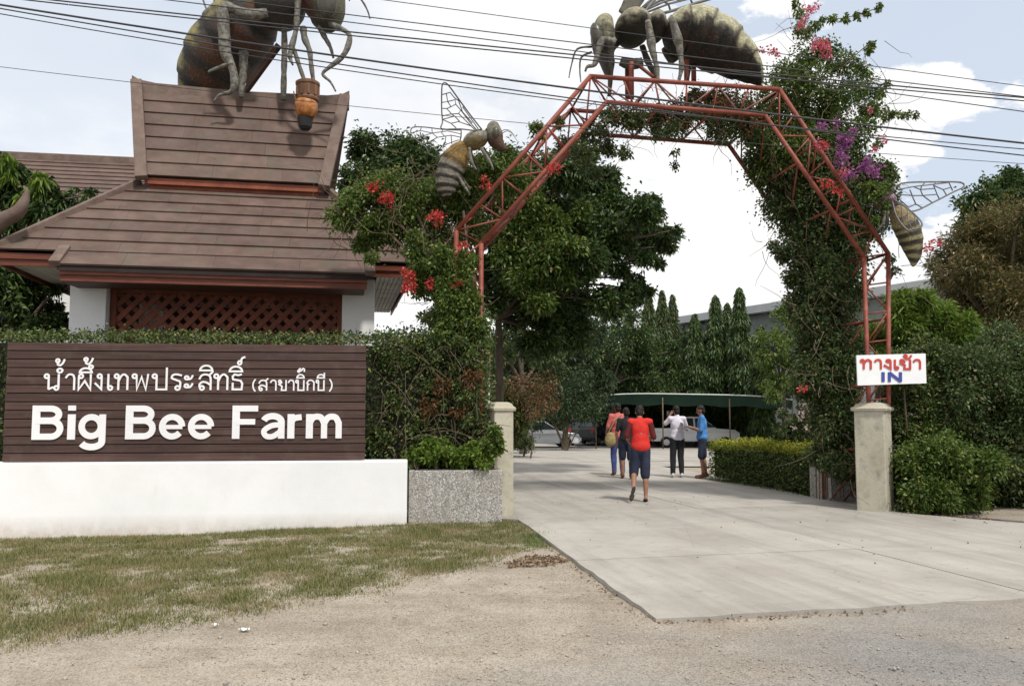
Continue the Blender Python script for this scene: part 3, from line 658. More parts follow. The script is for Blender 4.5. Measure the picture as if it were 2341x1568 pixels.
small = [('(', 1576, 1606, 0), ('so', 1616, 1682, 0), ('aa', 1690, 1734, 0), ('kho', 1742, 1798, 0), ('aa', 1802, 1846, 0), ('bo', 1852, 1912, 0), ('i_', 1858, 1906, 1.2), ('tri', 1862, 1912, 1.7), ('ko', 1918, 1974, 0), ('bo', 1980, 2038, 0), ('ii_', 1986, 2034, 1.2), (')', 2058, 2088, 0)]
for lst, yb, yt, pw in ((big, 271, 170, 0.12), (small, 275, 208, 0.135)):
    for key, a, b, dy in lst:
        u0 = sx(a, yb)[0]; u1 = sx(b, yb)[0]; z0 = sx(a, yb)[1]; h = sx(a, yt)[1] - z0
        glyph('letter', key, u0, u1, z0 + dy * h, h, pw * h, sframe, 'white_letter', sign, 0.008)

# ------------------------------------------------------------------ gate pillars, planters
def pillar(label, pos, side, rot, h):
    t = thing('gate_pillar', label, 'pillar', (*pos, 0), 'gate pillars')
    c, s = math.cos(rot), math.sin(rot); ux = (c, s, 0); uy = (-s, c, 0)
    V, F = bbox((*pos, h * 0.46 - 0.1), (side, side, h * 0.92 + 0.2), 0.018, ux, uy); mk('shaft', V, F, 'pillar_stone', t)
    mb = MB(); lev = [(0.5, h * 0.918), (0.57, h * 0.925), (0.59, h * 0.945), (0.56, h * 0.955), (0.50, h * 0.962), (0.44, h * 0.985), (0.30, h)]
    V = []
    for r, z in lev:
        for a, b in ((-1, -1), (1, -1), (1, 1), (-1, 1)): V.append(np.array([*pos, z]) + np.array(ux) * a * r * side + np.array(uy) * b * r * side)
    F = [(0, 3, 2, 1)] + [(i * 4 + k, i * 4 + (k + 1) % 4, i * 4 + 4 + (k + 1) % 4, i * 4 + 4 + k) for i in range(len(lev) - 1) for k in range(4)] + [tuple(range(len(V) - 4, len(V)))]
    mb.add(V, F); mb.mk('cap', 'pillar_stone', t)
    return t
pR = grd(2002, 1168, 0.02); pL = grd(1141, 1183, 0.0)
hR = at(2002, 920, pR[1])[2]; hL = at(1141, 919, pL[1])[2]
pillar('weathered stone gate pillar under the white IN sign', pR[:2], 0.455, math.radians(-37), hR)
pillar('weathered stone gate pillar beside the pebbledash planter', pL[:2], 0.325, math.radians(28), hL)
# planter in line with the wall
def planter(label, c, ux, uy, L_, D_, H_):
    t = thing('planter', label, 'planter', (c[0], c[1], 0), 'pebbledash planters')
    c = np.array([c[0], c[1], 0.0]); ux = np.array(ux); uy = np.array(uy); w = 0.08
    V, F = bbox(c - uy * (D_ / 2 - w / 2) + np.array([0, 0, H_ / 2 - .06]), (L_, w, H_ + .12), 0.012, ux, uy); mk('front_wall', V, F, 'pebbledash', t)
    V, F = bbox(c + uy * (D_ / 2 - w / 2) + np.array([0, 0, H_ / 2 - .06]), (L_, w, H_ + .12), 0.012, ux, uy); mk('back_wall', V, F, 'pebbledash', t)
    for s in (-1, 1):
        V, F = bbox(c + ux * s * (L_ / 2 - w / 2 - 0.003) + np.array([0, 0, H_ / 2 - .06]), (w, D_ - 2 * w - 0.004, H_ + .114), 0.012, ux, uy); mk('side_wall', V, F, 'pebbledash', t)
    V, F = box(c + np.array([0, 0, H_ / 2 - 0.08]), (L_ - 2 * w - .01, D_ - 2 * w - .01, H_), ux, uy); mk('soil', V, F, 'shade_core_and_soil', t)
    return t
uP0 = wuz(934, 1150, -0.06)[0]; uP1 = wuz(1148, 1150, -0.06)[0]; zP = wuz(1040, 1075, -0.06)[1]
pc = WP((uP0 + uP1) / 2, -0.06 - 0.22, 0); planter('grey pebbledash planter between white wall and gate pillar', pc, WU, -WN, uP1 - uP0, 0.44, zP)
q0 = grd(1905, 1143, SLAB); planter('low grey pebbledash planter in shade beside red post', (q0[0] + 0.38, q0[1] + 0.42), B.tolist() + [0], A.tolist() + [0], 1.0, 0.7, 0.68)

# ------------------------------------------------------------------ pavilion with the two-tier roof
PA = math.radians(11.5); P0 = at(200, 700, 14.5)
PU = np.array([math.cos(PA), math.sin(PA), 0]); PW = np.array([-math.sin(PA), math.cos(PA), 0])
def PV(u, w, z): return np.array([P0[0], P0[1], 0]) + PU * u + PW * w + np.array([0, 0, z])
UC = 2.15
pav = thing('pavilion', 'pavilion with brown two-tier Thai roof, white columns and red lattice', 'pavilion', PV(UC, 2.6, 0))
def courses(parent, bl, br, tl, tr, rows, plank, mat='roof_plank', th=0.028, lift=0.034):
    """overlapping planks laid row by row on the slope bl-br-tr-tl"""
    bl, br, tl, tr = [np.asarray(p, float) for p in (bl, br, tl, tr)]
    n = nrm(np.cross(br - bl, tl - bl)); n = n if n[2] > 0 else -n
    for i in range(rows):
        a, b = i / rows, (i + 1) / rows + 0.012
        L0, R0 = bl + (tl - bl) * a, br + (tr - br) * a; L1, R1 = bl + (tl - bl) * min(b, 1), br + (tr - br) * min(b, 1)
        W = np.linalg.norm(R0 - L0)
        cuts = [0.0]; x = plank * random.uniform(0.4, 1.0)
        while x < W - 0.35: cuts.append(x / W); x += plank
        cuts.append(1.0)
        for c0, c1 in zip(cuts[:-1], cuts[1:]):
            g = 0.0018 / W; c0 += g; c1 -= g; dl = random.uniform(0, 0.003)
            p = [L0 + (R0 - L0) * c0, L0 + (R0 - L0) * c1, L1 + (R1 - L1) * c1, L1 + (R1 - L1) * c0]
            if c0 > 0.01:      # inner cuts run square to the course
                p[3] = L1 + (R1 - L1) * np.clip(np.dot(p[0] - L1, nrm(R1 - L1)) / np.linalg.norm(R1 - L1), 0, 1)
            if c1 < 0.99:
                p[2] = L1 + (R1 - L1) * np.clip(np.dot(p[1] - L1, nrm(R1 - L1)) / np.linalg.norm(R1 - L1), 0, 1)
            up = [n * (lift + dl), n * (lift + dl), n * 0.004, n * 0.004]
            V, F = hexa([q + o_ for q, o_ in zip(p, up)], [q + o_ + n * th for q, o_ in zip(p, up)]); mk('plank', V, F, mat, parent)
def beam(a, b, w, h, up=(0, 0, 1)):
    a = np.asarray(a, float); b = np.asarray(b, float); ux = nrm(b - a); uy = nrm(np.cross(np.asarray(up, float), ux)); uz = np.cross(ux, uy)
    return bbox((a + b) / 2, (np.linalg.norm(b - a), w, h), min(w, h) * 0.12, ux, uy, uz)
# columns
for u, w in ((0.0, 0.30), (4.56, 0.30), (0.0, 4.9), (4.56, 4.9)):
    V, F = bbox(PV(u, w, 2.0), (0.58, 0.58, 4.0), 0.015, PU, PW); mk('column', V, F, 'white_paint', pav)
# lower hip roof
e0, e1, w0, w1, ze = -1.31, 5.55, -0.52, 5.75, 4.20
h0, h1, hw0, hw1, zh = 0.40, 3.98, 1.55, 3.75, 5.93
mb = MB(); V, F = hexa([PV(e0 + .06, w0 + .06, ze - 0.10), PV(e1 - .06, w0 + .06, ze - 0.10), PV(e1 - .06, w1 - .06, ze - 0.10), PV(e0 + .06, w1 - .06, ze - 0.10)], [PV(h0, hw0, zh - .02), PV(h1, hw0, zh - .02), PV(h1, hw1, zh - .02), PV(h0, hw1, zh - .02)]); mb.add(V, F)
roof1 = mb.mk('lower_roof', 'roof_deck', pav)
c_ = dict(fl=PV(e0, w0, ze), fr=PV(e1, w0, ze), bl=PV(e0, w1, ze), br=PV(e1, w1, ze), tfl=PV(h0, hw0, zh), tfr=PV(h1, hw0, zh), tbl=PV(h0, hw1, zh), tbr=PV(h1, hw1, zh))
courses(roof1, c_['fl'], c_['fr'], c_['tfl'], c_['tfr'], 7, 1.25)
courses(roof1, c_['bl'], c_['fl'], c_['tbl'], c_['tfl'], 7, 2.4)
courses(roof1, c_['fr'], c_['br'], c_['tfr'], c_['tbr'], 7, 2.4)
courses(roof1, c_['br'], c_['bl'], c_['tbr'], c_['tbl'], 7, 3.0)
for a, b in (('fl', 'tfl'), ('fr', 'tfr'), ('bl', 'tbl'), ('br', 'tbr')):
    d = nrm(c_[a] - c_[b]); V, F = beam(c_[a] + d * 0.06 + np.array([0, 0, .06]), c_[b] + np.array([0, 0, .07]), 0.17, 0.12); mk('hip_ridge', V, F, 'roof_trim', roof1)
# fascia under the eaves: two stepped boards a side
def fascia(a, b, z, parent, inset):
    for k, (dz, hh, ins) in enumerate(((-0.055, 0.10, 0.0), (-0.16, 0.105, 0.035))):
        V, F = beam(a + inset * ins + np.array([0, 0, z + dz]), b + inset * ins + np.array([0, 0, z + dz]), 0.03, hh); mk('fascia_board', V, F, 'red_timber', parent)
z0 = np.zeros(3)
fascia(PV(e0 + .03, w0 + .03, 0), PV(e1 - .03, w0 + .03, 0), ze - 0.01, pav, PW)
fascia(PV(e0 + .03, w0 + .07, 0), PV(e0 + .03, w1 - .07, 0), ze - 0.01, pav, PU)
fascia(PV(e1 - .03, w0 + .07, 0), PV(e1 - .03, w1 - .07, 0), ze - 0.01, pav, -PU)
for s0, s1 in ((e0 + .10, -0.32), (4.88, e1 - .10)):           # grey boarding under the side eaves
    n_ = 7
    for i in range(n_):
        ua = s0 + (s1 - s0) * i / n_ + .005; ub = s0 + (s1 - s0) * (i + 1) / n_ - .005
        V, F = hexa([PV(ua, w0 + .12, ze - .155), PV(ub, w0 + .12, ze - .155), PV(ub, w1 - .12, ze - .155), PV(ua, w1 - .12, ze - .155)], [PV(ua, w0 + .12, ze - .125), PV(ub, w0 + .12, ze - .125), PV(ub, w1 - .12, ze - .125), PV(ua, w1 - .12, ze - .125)])
        mk('soffit_board', V, F, 'grey_soffit', pav)
# projecting lower course over the front
g0, g1 = -0.22, 4.70
def porch():
    pa, pb, pcx, pd = PV(g0, -0.96, 3.905), PV(g1, -0.96, 3.905), PV(g0, w0 - 0.02, ze + .0), PV(g1, w0 - 0.02, ze + .0)
    V, F = hexa([pa + (0, 0, -.06), pb + (0, 0, -.06), pd + (0, 0, -.2), pcx + (0, 0, -.2)], [pa + (0, 0, .02), pb + (0, 0, .02), pd + (0, 0, .0), pcx + (0, 0, .0)])
    pr = mk('front_roof_strip', V, F, 'roof_deck', pav)
    courses(pr, pa, pb, pcx, pd, 1, 1.4, lift=0.03, th=0.035)
    for u, s in ((g0, -1), (g1, 1)):
        V, F = beam(PV(u + s * 0.03, -1.0, 3.95), PV(u + s * 0.03, w0 + .06, ze + .11), 0.17, 0.10); mk('end_cap', V, F, 'roof_trim', pr)
    for dz, hh, dw in ((-0.06, 0.11, 0.02), (-0.165, 0.105, 0.06)):
        V, F = beam(PV(g0 + .03, -0.93 + dw, 3.905 + dz), PV(g1 - .02, -0.93 + dw, 3.905 + dz), 0.035, hh); mk('fascia_board', V, F, 'red_timber', pav)
    V, F = hexa([PV(g0 + .05, -.86, 3.68), PV(g1 - .05, -.86, 3.68), PV(g1 - .05, .0, 3.70), PV(g0 + .05, .0, 3.70)], [PV(g0 + .05, -.86, 3.71), PV(g1 - .05, -.86, 3.71), PV(g1 - .05, .0, 3.73), PV(g0 + .05, .0, 3.73)]); mk('front_soffit', V, F, 'dark_timber', pav)
porch()
# upper gable roof, flaring towards the ridge
b0, b1, bw, zb = 0.62, 3.80, 1.25, 6.02
r0, r1, rw, zr = 0.16, 4.16, 2.62, 8.18
V, F = hexa([PV(b0, bw, zb), PV(b1, bw, zb), PV(b1, 2 * rw - bw, zb), PV(b0, 2 * rw - bw, zb)], [PV(r0, rw - .03, zr), PV(r1, rw - .03, zr), PV(r1, rw + .03, zr), PV(r0, rw + .03, zr)])
roof2 = mk('upper_roof', V, F, 'roof_deck', pav)
courses(roof2, PV(b0, bw, zb), PV(b1, bw, zb), PV(r0, rw, zr), PV(r1, rw, zr), 7, 1.3)
courses(roof2, PV(b0, 2 * rw - bw, zb), PV(b1, 2 * rw - bw, zb), PV(r0, rw, zr), PV(r1, rw, zr), 7, 1.8)
V, F = hexa([PV(b0 + .02, bw + .1, zh - .1), PV(b1 - .02, bw + .1, zh - .1), PV(b1 - .02, 2 * rw - bw - .1, zh - .1), PV(b0 + .02, 2 * rw - bw - .1, zh - .1)], [PV(b0 + .02, bw + .1, zb), PV(b1 - .02, bw + .1, zb), PV(b1 - .02, 2 * rw - bw - .1, zb), PV(b0 + .02, 2 * rw - bw - .1, zb)]); mk('roof_neck', V, F, 'lattice_timber', pav)
for w_ in (bw - 0.02, 2 * rw - bw + 0.02):
    V, F = beam(PV(b0 - .05, w_ + (.05 if w_ < rw else -.05), zb - .07), PV(b1 + .05, w_ + (.05 if w_ < rw else -.05), zb - .07), 0.04, 0.12); mk('fascia_board', V, F, 'lattice_timber', pav)
for s, ub, ut in ((-1, b0, r0), (1, b1, r1)):                 # barge boards
    for ws in (1, -1):
        w_b = rw + (bw - rw) * ws
        sl_ = nrm(PV(ut, rw, zr) - PV(ub, w_b, zb)); nn = nrm(np.cross(PU, sl_)); nn = nn if nn[2] > 0 else -nn
        V, F = beam(PV(ub + s * .10, w_b, zb) - sl_ * .10 + nn * .05, PV(ut + s * .10, rw, zr + .16) + nn * .03, 0.22, 0.13, up=nn); mk('barge_board', V, F, 'roof_trim', roof2)
pts = [(-0.02, 8.46), (0.12, 8.38), (0.45, 8.33), (UC, 8.29), (3.9, 8.33), (4.2, 8.38), (4.36, 8.47)]   # ridge beam, horned at its ends
V = []; F = []
for u, z in pts:
    for dw, zz in ((-.10, zr - .10), (.10, zr - .10), (.07, z), (-.07, z)): V.append(PV(u, rw + dw, zz))
for i in range(len(pts) - 1):
    for k in range(4): F.append((i * 4 + k, i * 4 + (k + 1) % 4, i * 4 + 4 + (k + 1) % 4, i * 4 + 4 + k))
F += [(3, 2, 1, 0), tuple(range(len(V) - 4, len(V)))]
mk('ridge_beam', np.array(V), F, 'roof_trim', roof2)
# curled horns at the eave corners
def horn(tipx, tipy, pth, D):
    P = smooth_path([at(x, y, D) for x, y in pth], 6); n = len(P)
    r = np.interp(np.linspace(0, 1, n), [0, 0.25, 0.7, 1], [0.10, 0.16, 0.095, 0.012])
    V, F = tube(P, r, 10); mk('corner_horn', V, F, 'roof_trim', pav, smooth=True)
horn(0, 0, [(930, 585), (962, 590), (980, 562), (958, 532), (938, 500)], float(PV(e1, w0, 0)[1]) + .03)
horn(0, 0, [(-45, 585), (-50, 545), (-5, 510), (40, 485), (58, 455), (62, 430)], float(PV(e0, w0, 0)[1]) + .03)
# lattice screen between the front columns
lat = thing('tmp', None, None, PV(2.28, .3, 2.0)); lat.name = 'lattice_screen'; WL['lattice_screen'] = PV(2.28, .3, 2.0)
lat.parent = pav; lat.location = Vector(PV(2.28, .3, 2.0) - WL[pav.name])
l0, l1, lz0, lz1 = 0.40, 4.18, 1.9, 3.68
for sgn, off in ((1, 0.30), (-1, 0.325)):
    step = 0.245; k = -30
    while k < 60:
        u_a = l0 + k * step; k += 1
        sl_ = 1.05
        a = (u_a, lz0); b = (u_a + sgn * (lz1 - lz0) / sl_, lz1)
        def clip(p, q):
            (x0_, y0_), (x1_, y1_) = p, q; ts = [0.0, 1.0]
            dx = x1_ - x0_
            for lim in (l0, l1):
                t = (lim - x0_) / dx
                if 0 < t < 1: ts.append(t)
            ts.sort(); best = None
            for t0_, t1_ in zip(ts[:-1], ts[1:]):
                m = x0_ + dx * (t0_ + t1_) / 2
                if l0 <= m <= l1 and t1_ - t0_ > 0.03: best = (t0_, t1_)
            return best
        r = clip(a, b)
        if r is None: continue
        pa = PV(a[0] + (b[0] - a[0]) * r[0], off, a[1] + (b[1] - a[1]) * r[0]); pb = PV(a[0] + (b[0] - a[0]) * r[1], off, a[1] + (b[1] - a[1]) * r[1])
        V, F = beam(pa, pb, 0.02, 0.062, up=PU if abs(np.dot(nrm(pb - pa), PU)) < .9 else (0, 0, 1)); 
        ux = nrm(pb - pa); uz = PW; uy = np.cross(uz, ux)
        V, F = box((pa + pb) / 2, (np.linalg.norm(pb - pa), 0.088, 0.020), ux, uy, uz); mk('slat', V, F, 'lattice_timber', lat)
for u in (l0 - .05, l1 + .05):
    V, F = bbox(PV(u, 0.31, 2.8), (0.09, 0.10, 1.9), 0.006, PU, PW); mk('post', V, F, 'lattice_timber', lat)
V, F = bbox(PV(2.28, 0.31, lz1 + .03), (4.0, 0.09, 0.08), 0.006, PU, PW); mk('rail', V, F, 'lattice_timber', lat)
V, F = bbox(PV(2.28, 0.31, 1.88), (4.0, 0.09, 0.08), 0.006, PU, PW); mk('rail', V, F, 'lattice_timber', lat)
V, F = box(PV(2.28, 4.92, 2.0), (4.0, 0.06, 4.0), PU, PW); mk('back_wall', V, F, 'dark_timber', pav)  # added dark panel, keeps bright sky out of the lattice holes
V, F = box(PV(-0.2, 2.6, 2.0), (0.06, 4.0, 4.0), PU, PW); mk('side_wall', V, F, 'dark_timber', pav)  # side panel added likewise so the lattice openings stay dark
V, F = box(PV(2.28, 2.6, 4.03), (4.9, 4.9, 0.04), PU, PW); mk('ceiling', V, F, 'dark_timber', pav)

# ------------------------------------------------------------------ house roof behind, at the left
HD = 23.0; hq = at(150, 362, HD); HA = math.radians(9.5)
HU = np.array([math.cos(HA), math.sin(HA), 0]); HW = np.array([-math.sin(HA), math.cos(HA), 0])
house = thing('house', 'house with brown planked roof rising behind the pavilion, half hidden by leaves', 'house', (hq[0], hq[1] + 3, 0))
def HV(u, w, z): return np.array([hq[0], hq[1], 0]) + HU * u + HW * w + np.array([0, 0, z])
zk = hq[2]
V, F = hexa([HV(-9, -4, zk - 3.1), HV(4.2, -4, zk - 3.1), HV(4.2, 4, zk - 3.1), HV(-9, 4, zk - 3.1)], [HV(-9, -.03, zk - .12), HV(4.2, -.03, zk - .12), HV(4.2, .03, zk - .12), HV(-9, .03, zk - .12)]); hr = mk('roof', V, F, 'roof_deck', house)
courses(hr, HV(-9, -4, zk - 3.05), HV(4.2, -4, zk - 3.05), HV(-9, 0, zk - .08), HV(4.2, 0, zk - .08), 18, 3.2)
courses(hr, HV(-9, 4, zk - 3.05), HV(4.2, 4, zk - 3.05), HV(-9, 0, zk - .08), HV(4.2, 0, zk - .08), 18, 6)
V, F = beam(HV(-9.1, 0, zk - .03), HV(4.3, 0, zk - .03), 0.26, 0.24); mk('ridge_beam', V, F, 'roof_trim', hr)
V, F = box(HV(-2.4, 0, (zk - 3.0) / 2), (12.6, 7.2, zk - 3.2), HU, HW); mk('wall', V, F, 'white_paint', house)

# ------------------------------------------------------------------ the red steel arch
AA = math.atan(0.137); AP = np.array([-0.47, 13.02, 0.0])
AU = np.array([math.cos(AA), math.sin(AA), 0]); AN = np.array([-math.sin(AA), math.cos(AA), 0]) * 1.55
def ap(x, y): return onplane(x, y, AP, AA)
arch = thing('truss_arch', 'red steel truss arch spanning the driveway entrance', 'arch', (ap(1550, 900)[0], ap(1550, 900)[1], 0))
fo = [ap(1043, 527), ap(1350, 175), ap(1782, 205), ap(2031, 580)]; fi = [ap(1100, 556), ap(1386, 234), ap(1749, 264), ap(1975, 588)]
def full(k): return [np.array([k[0][0], k[0][1], -0.1])] + k + [np.array([k[-1][0], k[-1][1], -0.1])]
fo, fi = full(fo), full(fi); fo[-1] = fo[-1] + AU * -0.16; bo = [p + AN for p in fo]; bi = [p + AN for p in fi]
CR = 0.037
for chain in (fo, fi, bo, bi):
    for a, b in zip(chain[:-1], chain[1:]):
        d = nrm(b - a) * 0.012; V, F = tube([a - d, b + d], CR, 12); mk('chord', V, F, 'red_steel', arch, smooth=True)
def lerp(a, b, t): return a + (b - a) * t
for s in range(5):
    nseg = [9, 6, 6, 7, 9][s]
    for O_, I_ in ((fo, fi), (bo, bi)):
        for k in range(nseg + 1):
            a = lerp(O_[s], O_[s + 1], k / nseg); b = lerp(I_[s], I_[s + 1], k / nseg)
            if s in (0, 4) and a[2] < 0.3: continue
            V, F = tube([a, b], 0.015, 6); mk('brace', V, F, 'red_steel', arch, smooth=True)
            if k < nseg:
                c = lerp(I_[s], I_[s + 1], (k + 1) / nseg) if k % 2 == 0 else lerp(O_[s], O_[s + 1], (k + 1) / nseg)
                V, F = tube([a if k % 2 == 0 else b, c], 0.014, 6); mk('brace', V, F, 'red_steel' if s != 2 else 'rusty_steel', arch, smooth=True)
    for Fr, Bk in ((fo, bo), (fi, bi)):
        n2 = max(2, nseg // 2)
        for k in range(n2 + 1):
            a = lerp(Fr[s], Fr[s + 1], k / n2); b = lerp(Bk[s], Bk[s + 1], k / n2)
            if a[2] < 0.3: continue
            V, F = tube([a, b], 0.020, 6); mk('brace', V, F, 'red_steel', arch, smooth=True)
            if k < n2:
                c = lerp(Bk[s], Bk[s + 1], (k + 1) / n2); V, F = tube([a, c], 0.014, 6); mk('brace', V, F, 'red_steel', arch, smooth=True)

# ------------------------------------------------------------------ entry sign on the right post
ES = 13.42
es = thing('entry_sign', 'white IN sign with red Thai and blue English lettering on red post', 'sign', at(2038, 880, ES))
c0, c1, c2, c3 = at(1958, 812, ES), at(2116, 808, ES + .03), at(2118, 876, ES + .03), at(1961, 881, ES)
V, F = prism([c3, c2, c1, c0], (0.0, 0.03, 0)); mk('panel', V, F, 'board_white', es)
eu = nrm(c1 - c0); en = nrm(np.cross(eu, (0, 0, 1))); en = en if en[1] < 0 else -en
def eframe(p, d): return at(p[0], p[1], ES - .006 + 0.03 * (p[0] - 1958) / 158) + en * d
for key, a, b, dy in (('tho', 1092, 1172, 0), ('aa', 1180, 1232, 0), ('ngo', 1238, 1302, 0), ('e_', 1308, 1342, 0), ('kho', 1348, 1424, 0), ('tho_', 1372, 1428, 1.05), ('aa', 1432, 1488, 0)):
    xa, yb = ZI(a, 496); xb, _ = ZI(b, 496); h = -(ZI(0, 496)[1] - ZI(0, 432)[1])
    glyph('letter', key, xa, xb, yb + dy * h, h, 0.21 * abs(h), eframe, 'print_red', es, 0.006)
for key, a, b in (('I', 1222, 1256), ('N', 1268, 1366)):
    xa, yb = ZI(a, 578); xb, _ = ZI(b, 578); h = -(ZI(0, 578)[1] - ZI(0, 514)[1]); glyph('letter', key, xa, xb, yb, h, 0.30 * abs(h), eframe, 'print_blue', es, 0.006)
for zz in (0.25, 0.75):
    a = lerp(c0, c3, zz) + eu * 0.08; V, F = beam(a + np.array([0, .05, 0]), a + eu * 0.45 + np.array([0, .05, 0]), 0.03, 0.03); mk('bracket', V, F, 'rusty_steel', es)

# ------------------------------------------------------------------ overhead lines
def wire(label, pts, r, D0=9.6):
    """one cable: a smooth sagging curve through the surveyed points, running on past the frame"""
    X = np.array([p[0] for p in pts], float); q = np.polyfit((X - 1170) / 1000, [p[1] for p in pts], 2)
    P = [at(x, np.polyval(q, (x - 1170) / 1000), D0 + 0.25 * (x - 1170) / 1000) for x in np.linspace(-1100, 3450, 40)]
    V, F = tube(P, r * 0.75, 6); mk('power_line', V, F, 'wire_black', smooth=True, label=label, cat='power line', group='overhead lines across the road')
wire('thin topmost overhead line passing above the arch bee', [(0, -118), (500, -55), (900, 2), (1350, 68), (1985, 152), (2341, 196)], 0.006)
wire('overhead line second from the top, crossing the big roof bee', [(0, -62), (560, 0), (902, 41), (1268, 97), (1853, 170), (2341, 217)], 0.008, 9.7)
wire('overhead line third from the top, just above its close twin', [(0, -14), (268, 18), (902, 86), (1268, 122), (1853, 174), (2341, 226)], 0.011, 9.5)
wire('overhead line fourth from the top, just below its close twin', [(0, -8), (268, 25), (902, 95), (1268, 131), (1853, 181), (2341, 234)], 0.010, 9.8)
wire('overhead line crossing the arch bee and fading into the vine', [(0, -40), (480, 2), (902, 69), (1268, 112), (1853, 190), (2341, 254)], 0.008, 9.9)
wire('thick black overhead cable passing in front of the arch top', [(0, 14), (268, 50), (902, 147), (1268, 200), (1853, 270), (2341, 328)], 0.015, 9.4)
wire('overhead line right under the thick black cable', [(0, 24), (268, 60), (902, 166), (1268, 224), (1853, 296), (2341, 356)], 0.010, 9.6)
wire('overhead line third below, grazing the arch inner corner', [(0, 34), (268, 76), (902, 177), (1268, 231), (1985, 305), (2341, 343)], 0.008, 9.7)
wire('thinnest lowest overhead line meeting the pavilion ridge', [(0, 155), (300, 187), (800, 240), (1200, 285), (1985, 350), (2341, 374)], 0.005, 10.2)

# ------------------------------------------------------------------ the giant bees
def sweep(pts, D, ra, rb, n=24, k=6, dd=None):
    """body along photo points pts, half-widths ra (photo px) in the picture plane, rb (m) in depth; returns verts, faces, t, angle"""
    DD = dd if dd is not None else [D] * len(pts)
    P = smooth_path([at(x, y, d_) for (x, y), d_ in zip(pts, DD)], k + 3); m = len(P); ts = np.linspace(0, 1, m)
    A_ = np.interp(ts, np.linspace(0, 1, len(ra)), ra) * D / FPX; B_ = np.interp(ts, np.linspace(0, 1, len(rb)), rb)
    return P, ts, A_, B_
def body(P, A_, B_, n=24, seg=0, segdepth=0.04):
    m = len(P); V = []; T = []; AN_ = []; F = []
    yax = np.array([0, 1.0, 0])
    for i in range(m):
        t = nrm(P[min(i + 1, m - 1)] - P[max(i - 1, 0)]); side = nrm(np.cross(yax, t)); dep = np.cross(t, side)
        f = i / (m - 1); sc_ = 1.0
        if seg: sc_ = 1 + segdepth * (((f * seg) % 1.0) - 0.5)
        for k in range(n):
            an = 2 * math.pi * k / n; V.append(P[i] + side * A_[i] * sc_ * math.cos(an) + dep * B_[i] * sc_ * math.sin(an)); T.append(f); AN_.append(an)
    for i in range(m - 1):
        for k in range(n):
            k2 = (k + 1) % n; F.append((i * n + k, i * n + k2, (i + 1) * n + k2, (i + 1) * n + k))
    F.append(tuple(range(n - 1, -1, -1))); F.append(tuple(range((m - 1) * n, m * n)))
    return np.array(V), F, np.array(T), np.array(AN_)
def mixv(a, b, f): f = np.asarray(f)[:, None]; return np.asarray(a) * (1 - f) + np.asarray(b) * f
def jag(V, s, amp):
    return np.array([mnoise.noise(Vector(v) * s) for v in V]) * amp
def leg_part(parent, Zf, pts, D, r, mat='bee_leg', name='leg', n=9):
    DD = D if hasattr(D, '__len__') else [D] * len(pts)
    P = smooth_path([at(*Zf(x, y), d_) for (x, y), d_ in zip(pts, DD)], 4)
    R = np.interp(np.linspace(0, 1, len(P)), np.linspace(0, 1, len(r)), r); R = R * 0.86 * (1 + 0.10 * np.sin(np.linspace(0, 26, len(P))))
    V, F = tube(P, R, n); return mk(name, V, F, mat, parent, smooth=True)
def wing(parent, Zf, outline, veins, D, tilt, r=0.012, root=None):
    mb = MB(); root = np.array(root if root else outline[0], float)
    def pt(q):
        d = np.linalg.norm(np.array(q, float) - root) * tilt; return at(*Zf(*q), D + d)
    mb.add(*tube(smooth_path([pt(q) for q in outline], 3), r * 1.35, 6))
    for v in veins: mb.add(*tube([pt(q) for q in v], r, 5))
    return mb.mk('wing', 'wing_steel', parent, smooth=True)

# --- bee on top of the arch
DB = 14.25
beeB = thing('bee_statue', 'giant weathered bee statue standing on top of the red arch', 'statue', at(*ZB(1000, 700), DB), 'giant bee statues')
P, ts, A_, B_ = sweep([ZB(*q) for q in ((985, 300), (1060, 300), (1250, 310), (1480, 410), (1700, 560), (1830, 690), (1885, 775))], DB, np.array([30, 150, 242, 232, 168, 86, 12]) * 0.25, [0.1, 0.46, 0.70, 0.70, 0.50, 0.26, 0.04], k=9)
V, F, T, AN_ = body(P, A_, B_, 32, 7, 0.085)
top = (np.cos(AN_) * -1)  # sign fixed below
zrel = V[:, 2]; 
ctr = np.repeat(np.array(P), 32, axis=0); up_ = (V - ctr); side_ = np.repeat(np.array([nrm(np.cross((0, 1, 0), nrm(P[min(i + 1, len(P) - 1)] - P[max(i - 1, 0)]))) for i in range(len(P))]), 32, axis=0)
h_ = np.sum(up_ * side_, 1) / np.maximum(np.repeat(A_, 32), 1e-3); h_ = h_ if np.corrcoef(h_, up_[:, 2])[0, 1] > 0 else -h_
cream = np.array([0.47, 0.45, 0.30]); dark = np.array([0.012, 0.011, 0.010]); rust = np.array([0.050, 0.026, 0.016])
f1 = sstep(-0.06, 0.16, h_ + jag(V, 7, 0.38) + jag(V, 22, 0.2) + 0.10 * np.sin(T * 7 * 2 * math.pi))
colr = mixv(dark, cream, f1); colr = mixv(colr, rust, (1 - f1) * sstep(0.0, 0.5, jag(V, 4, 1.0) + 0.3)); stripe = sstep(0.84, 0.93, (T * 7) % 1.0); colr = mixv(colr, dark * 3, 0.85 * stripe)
mk('abdomen', V, F, 'bee_paint', beeB, smooth=True, paint=colr)
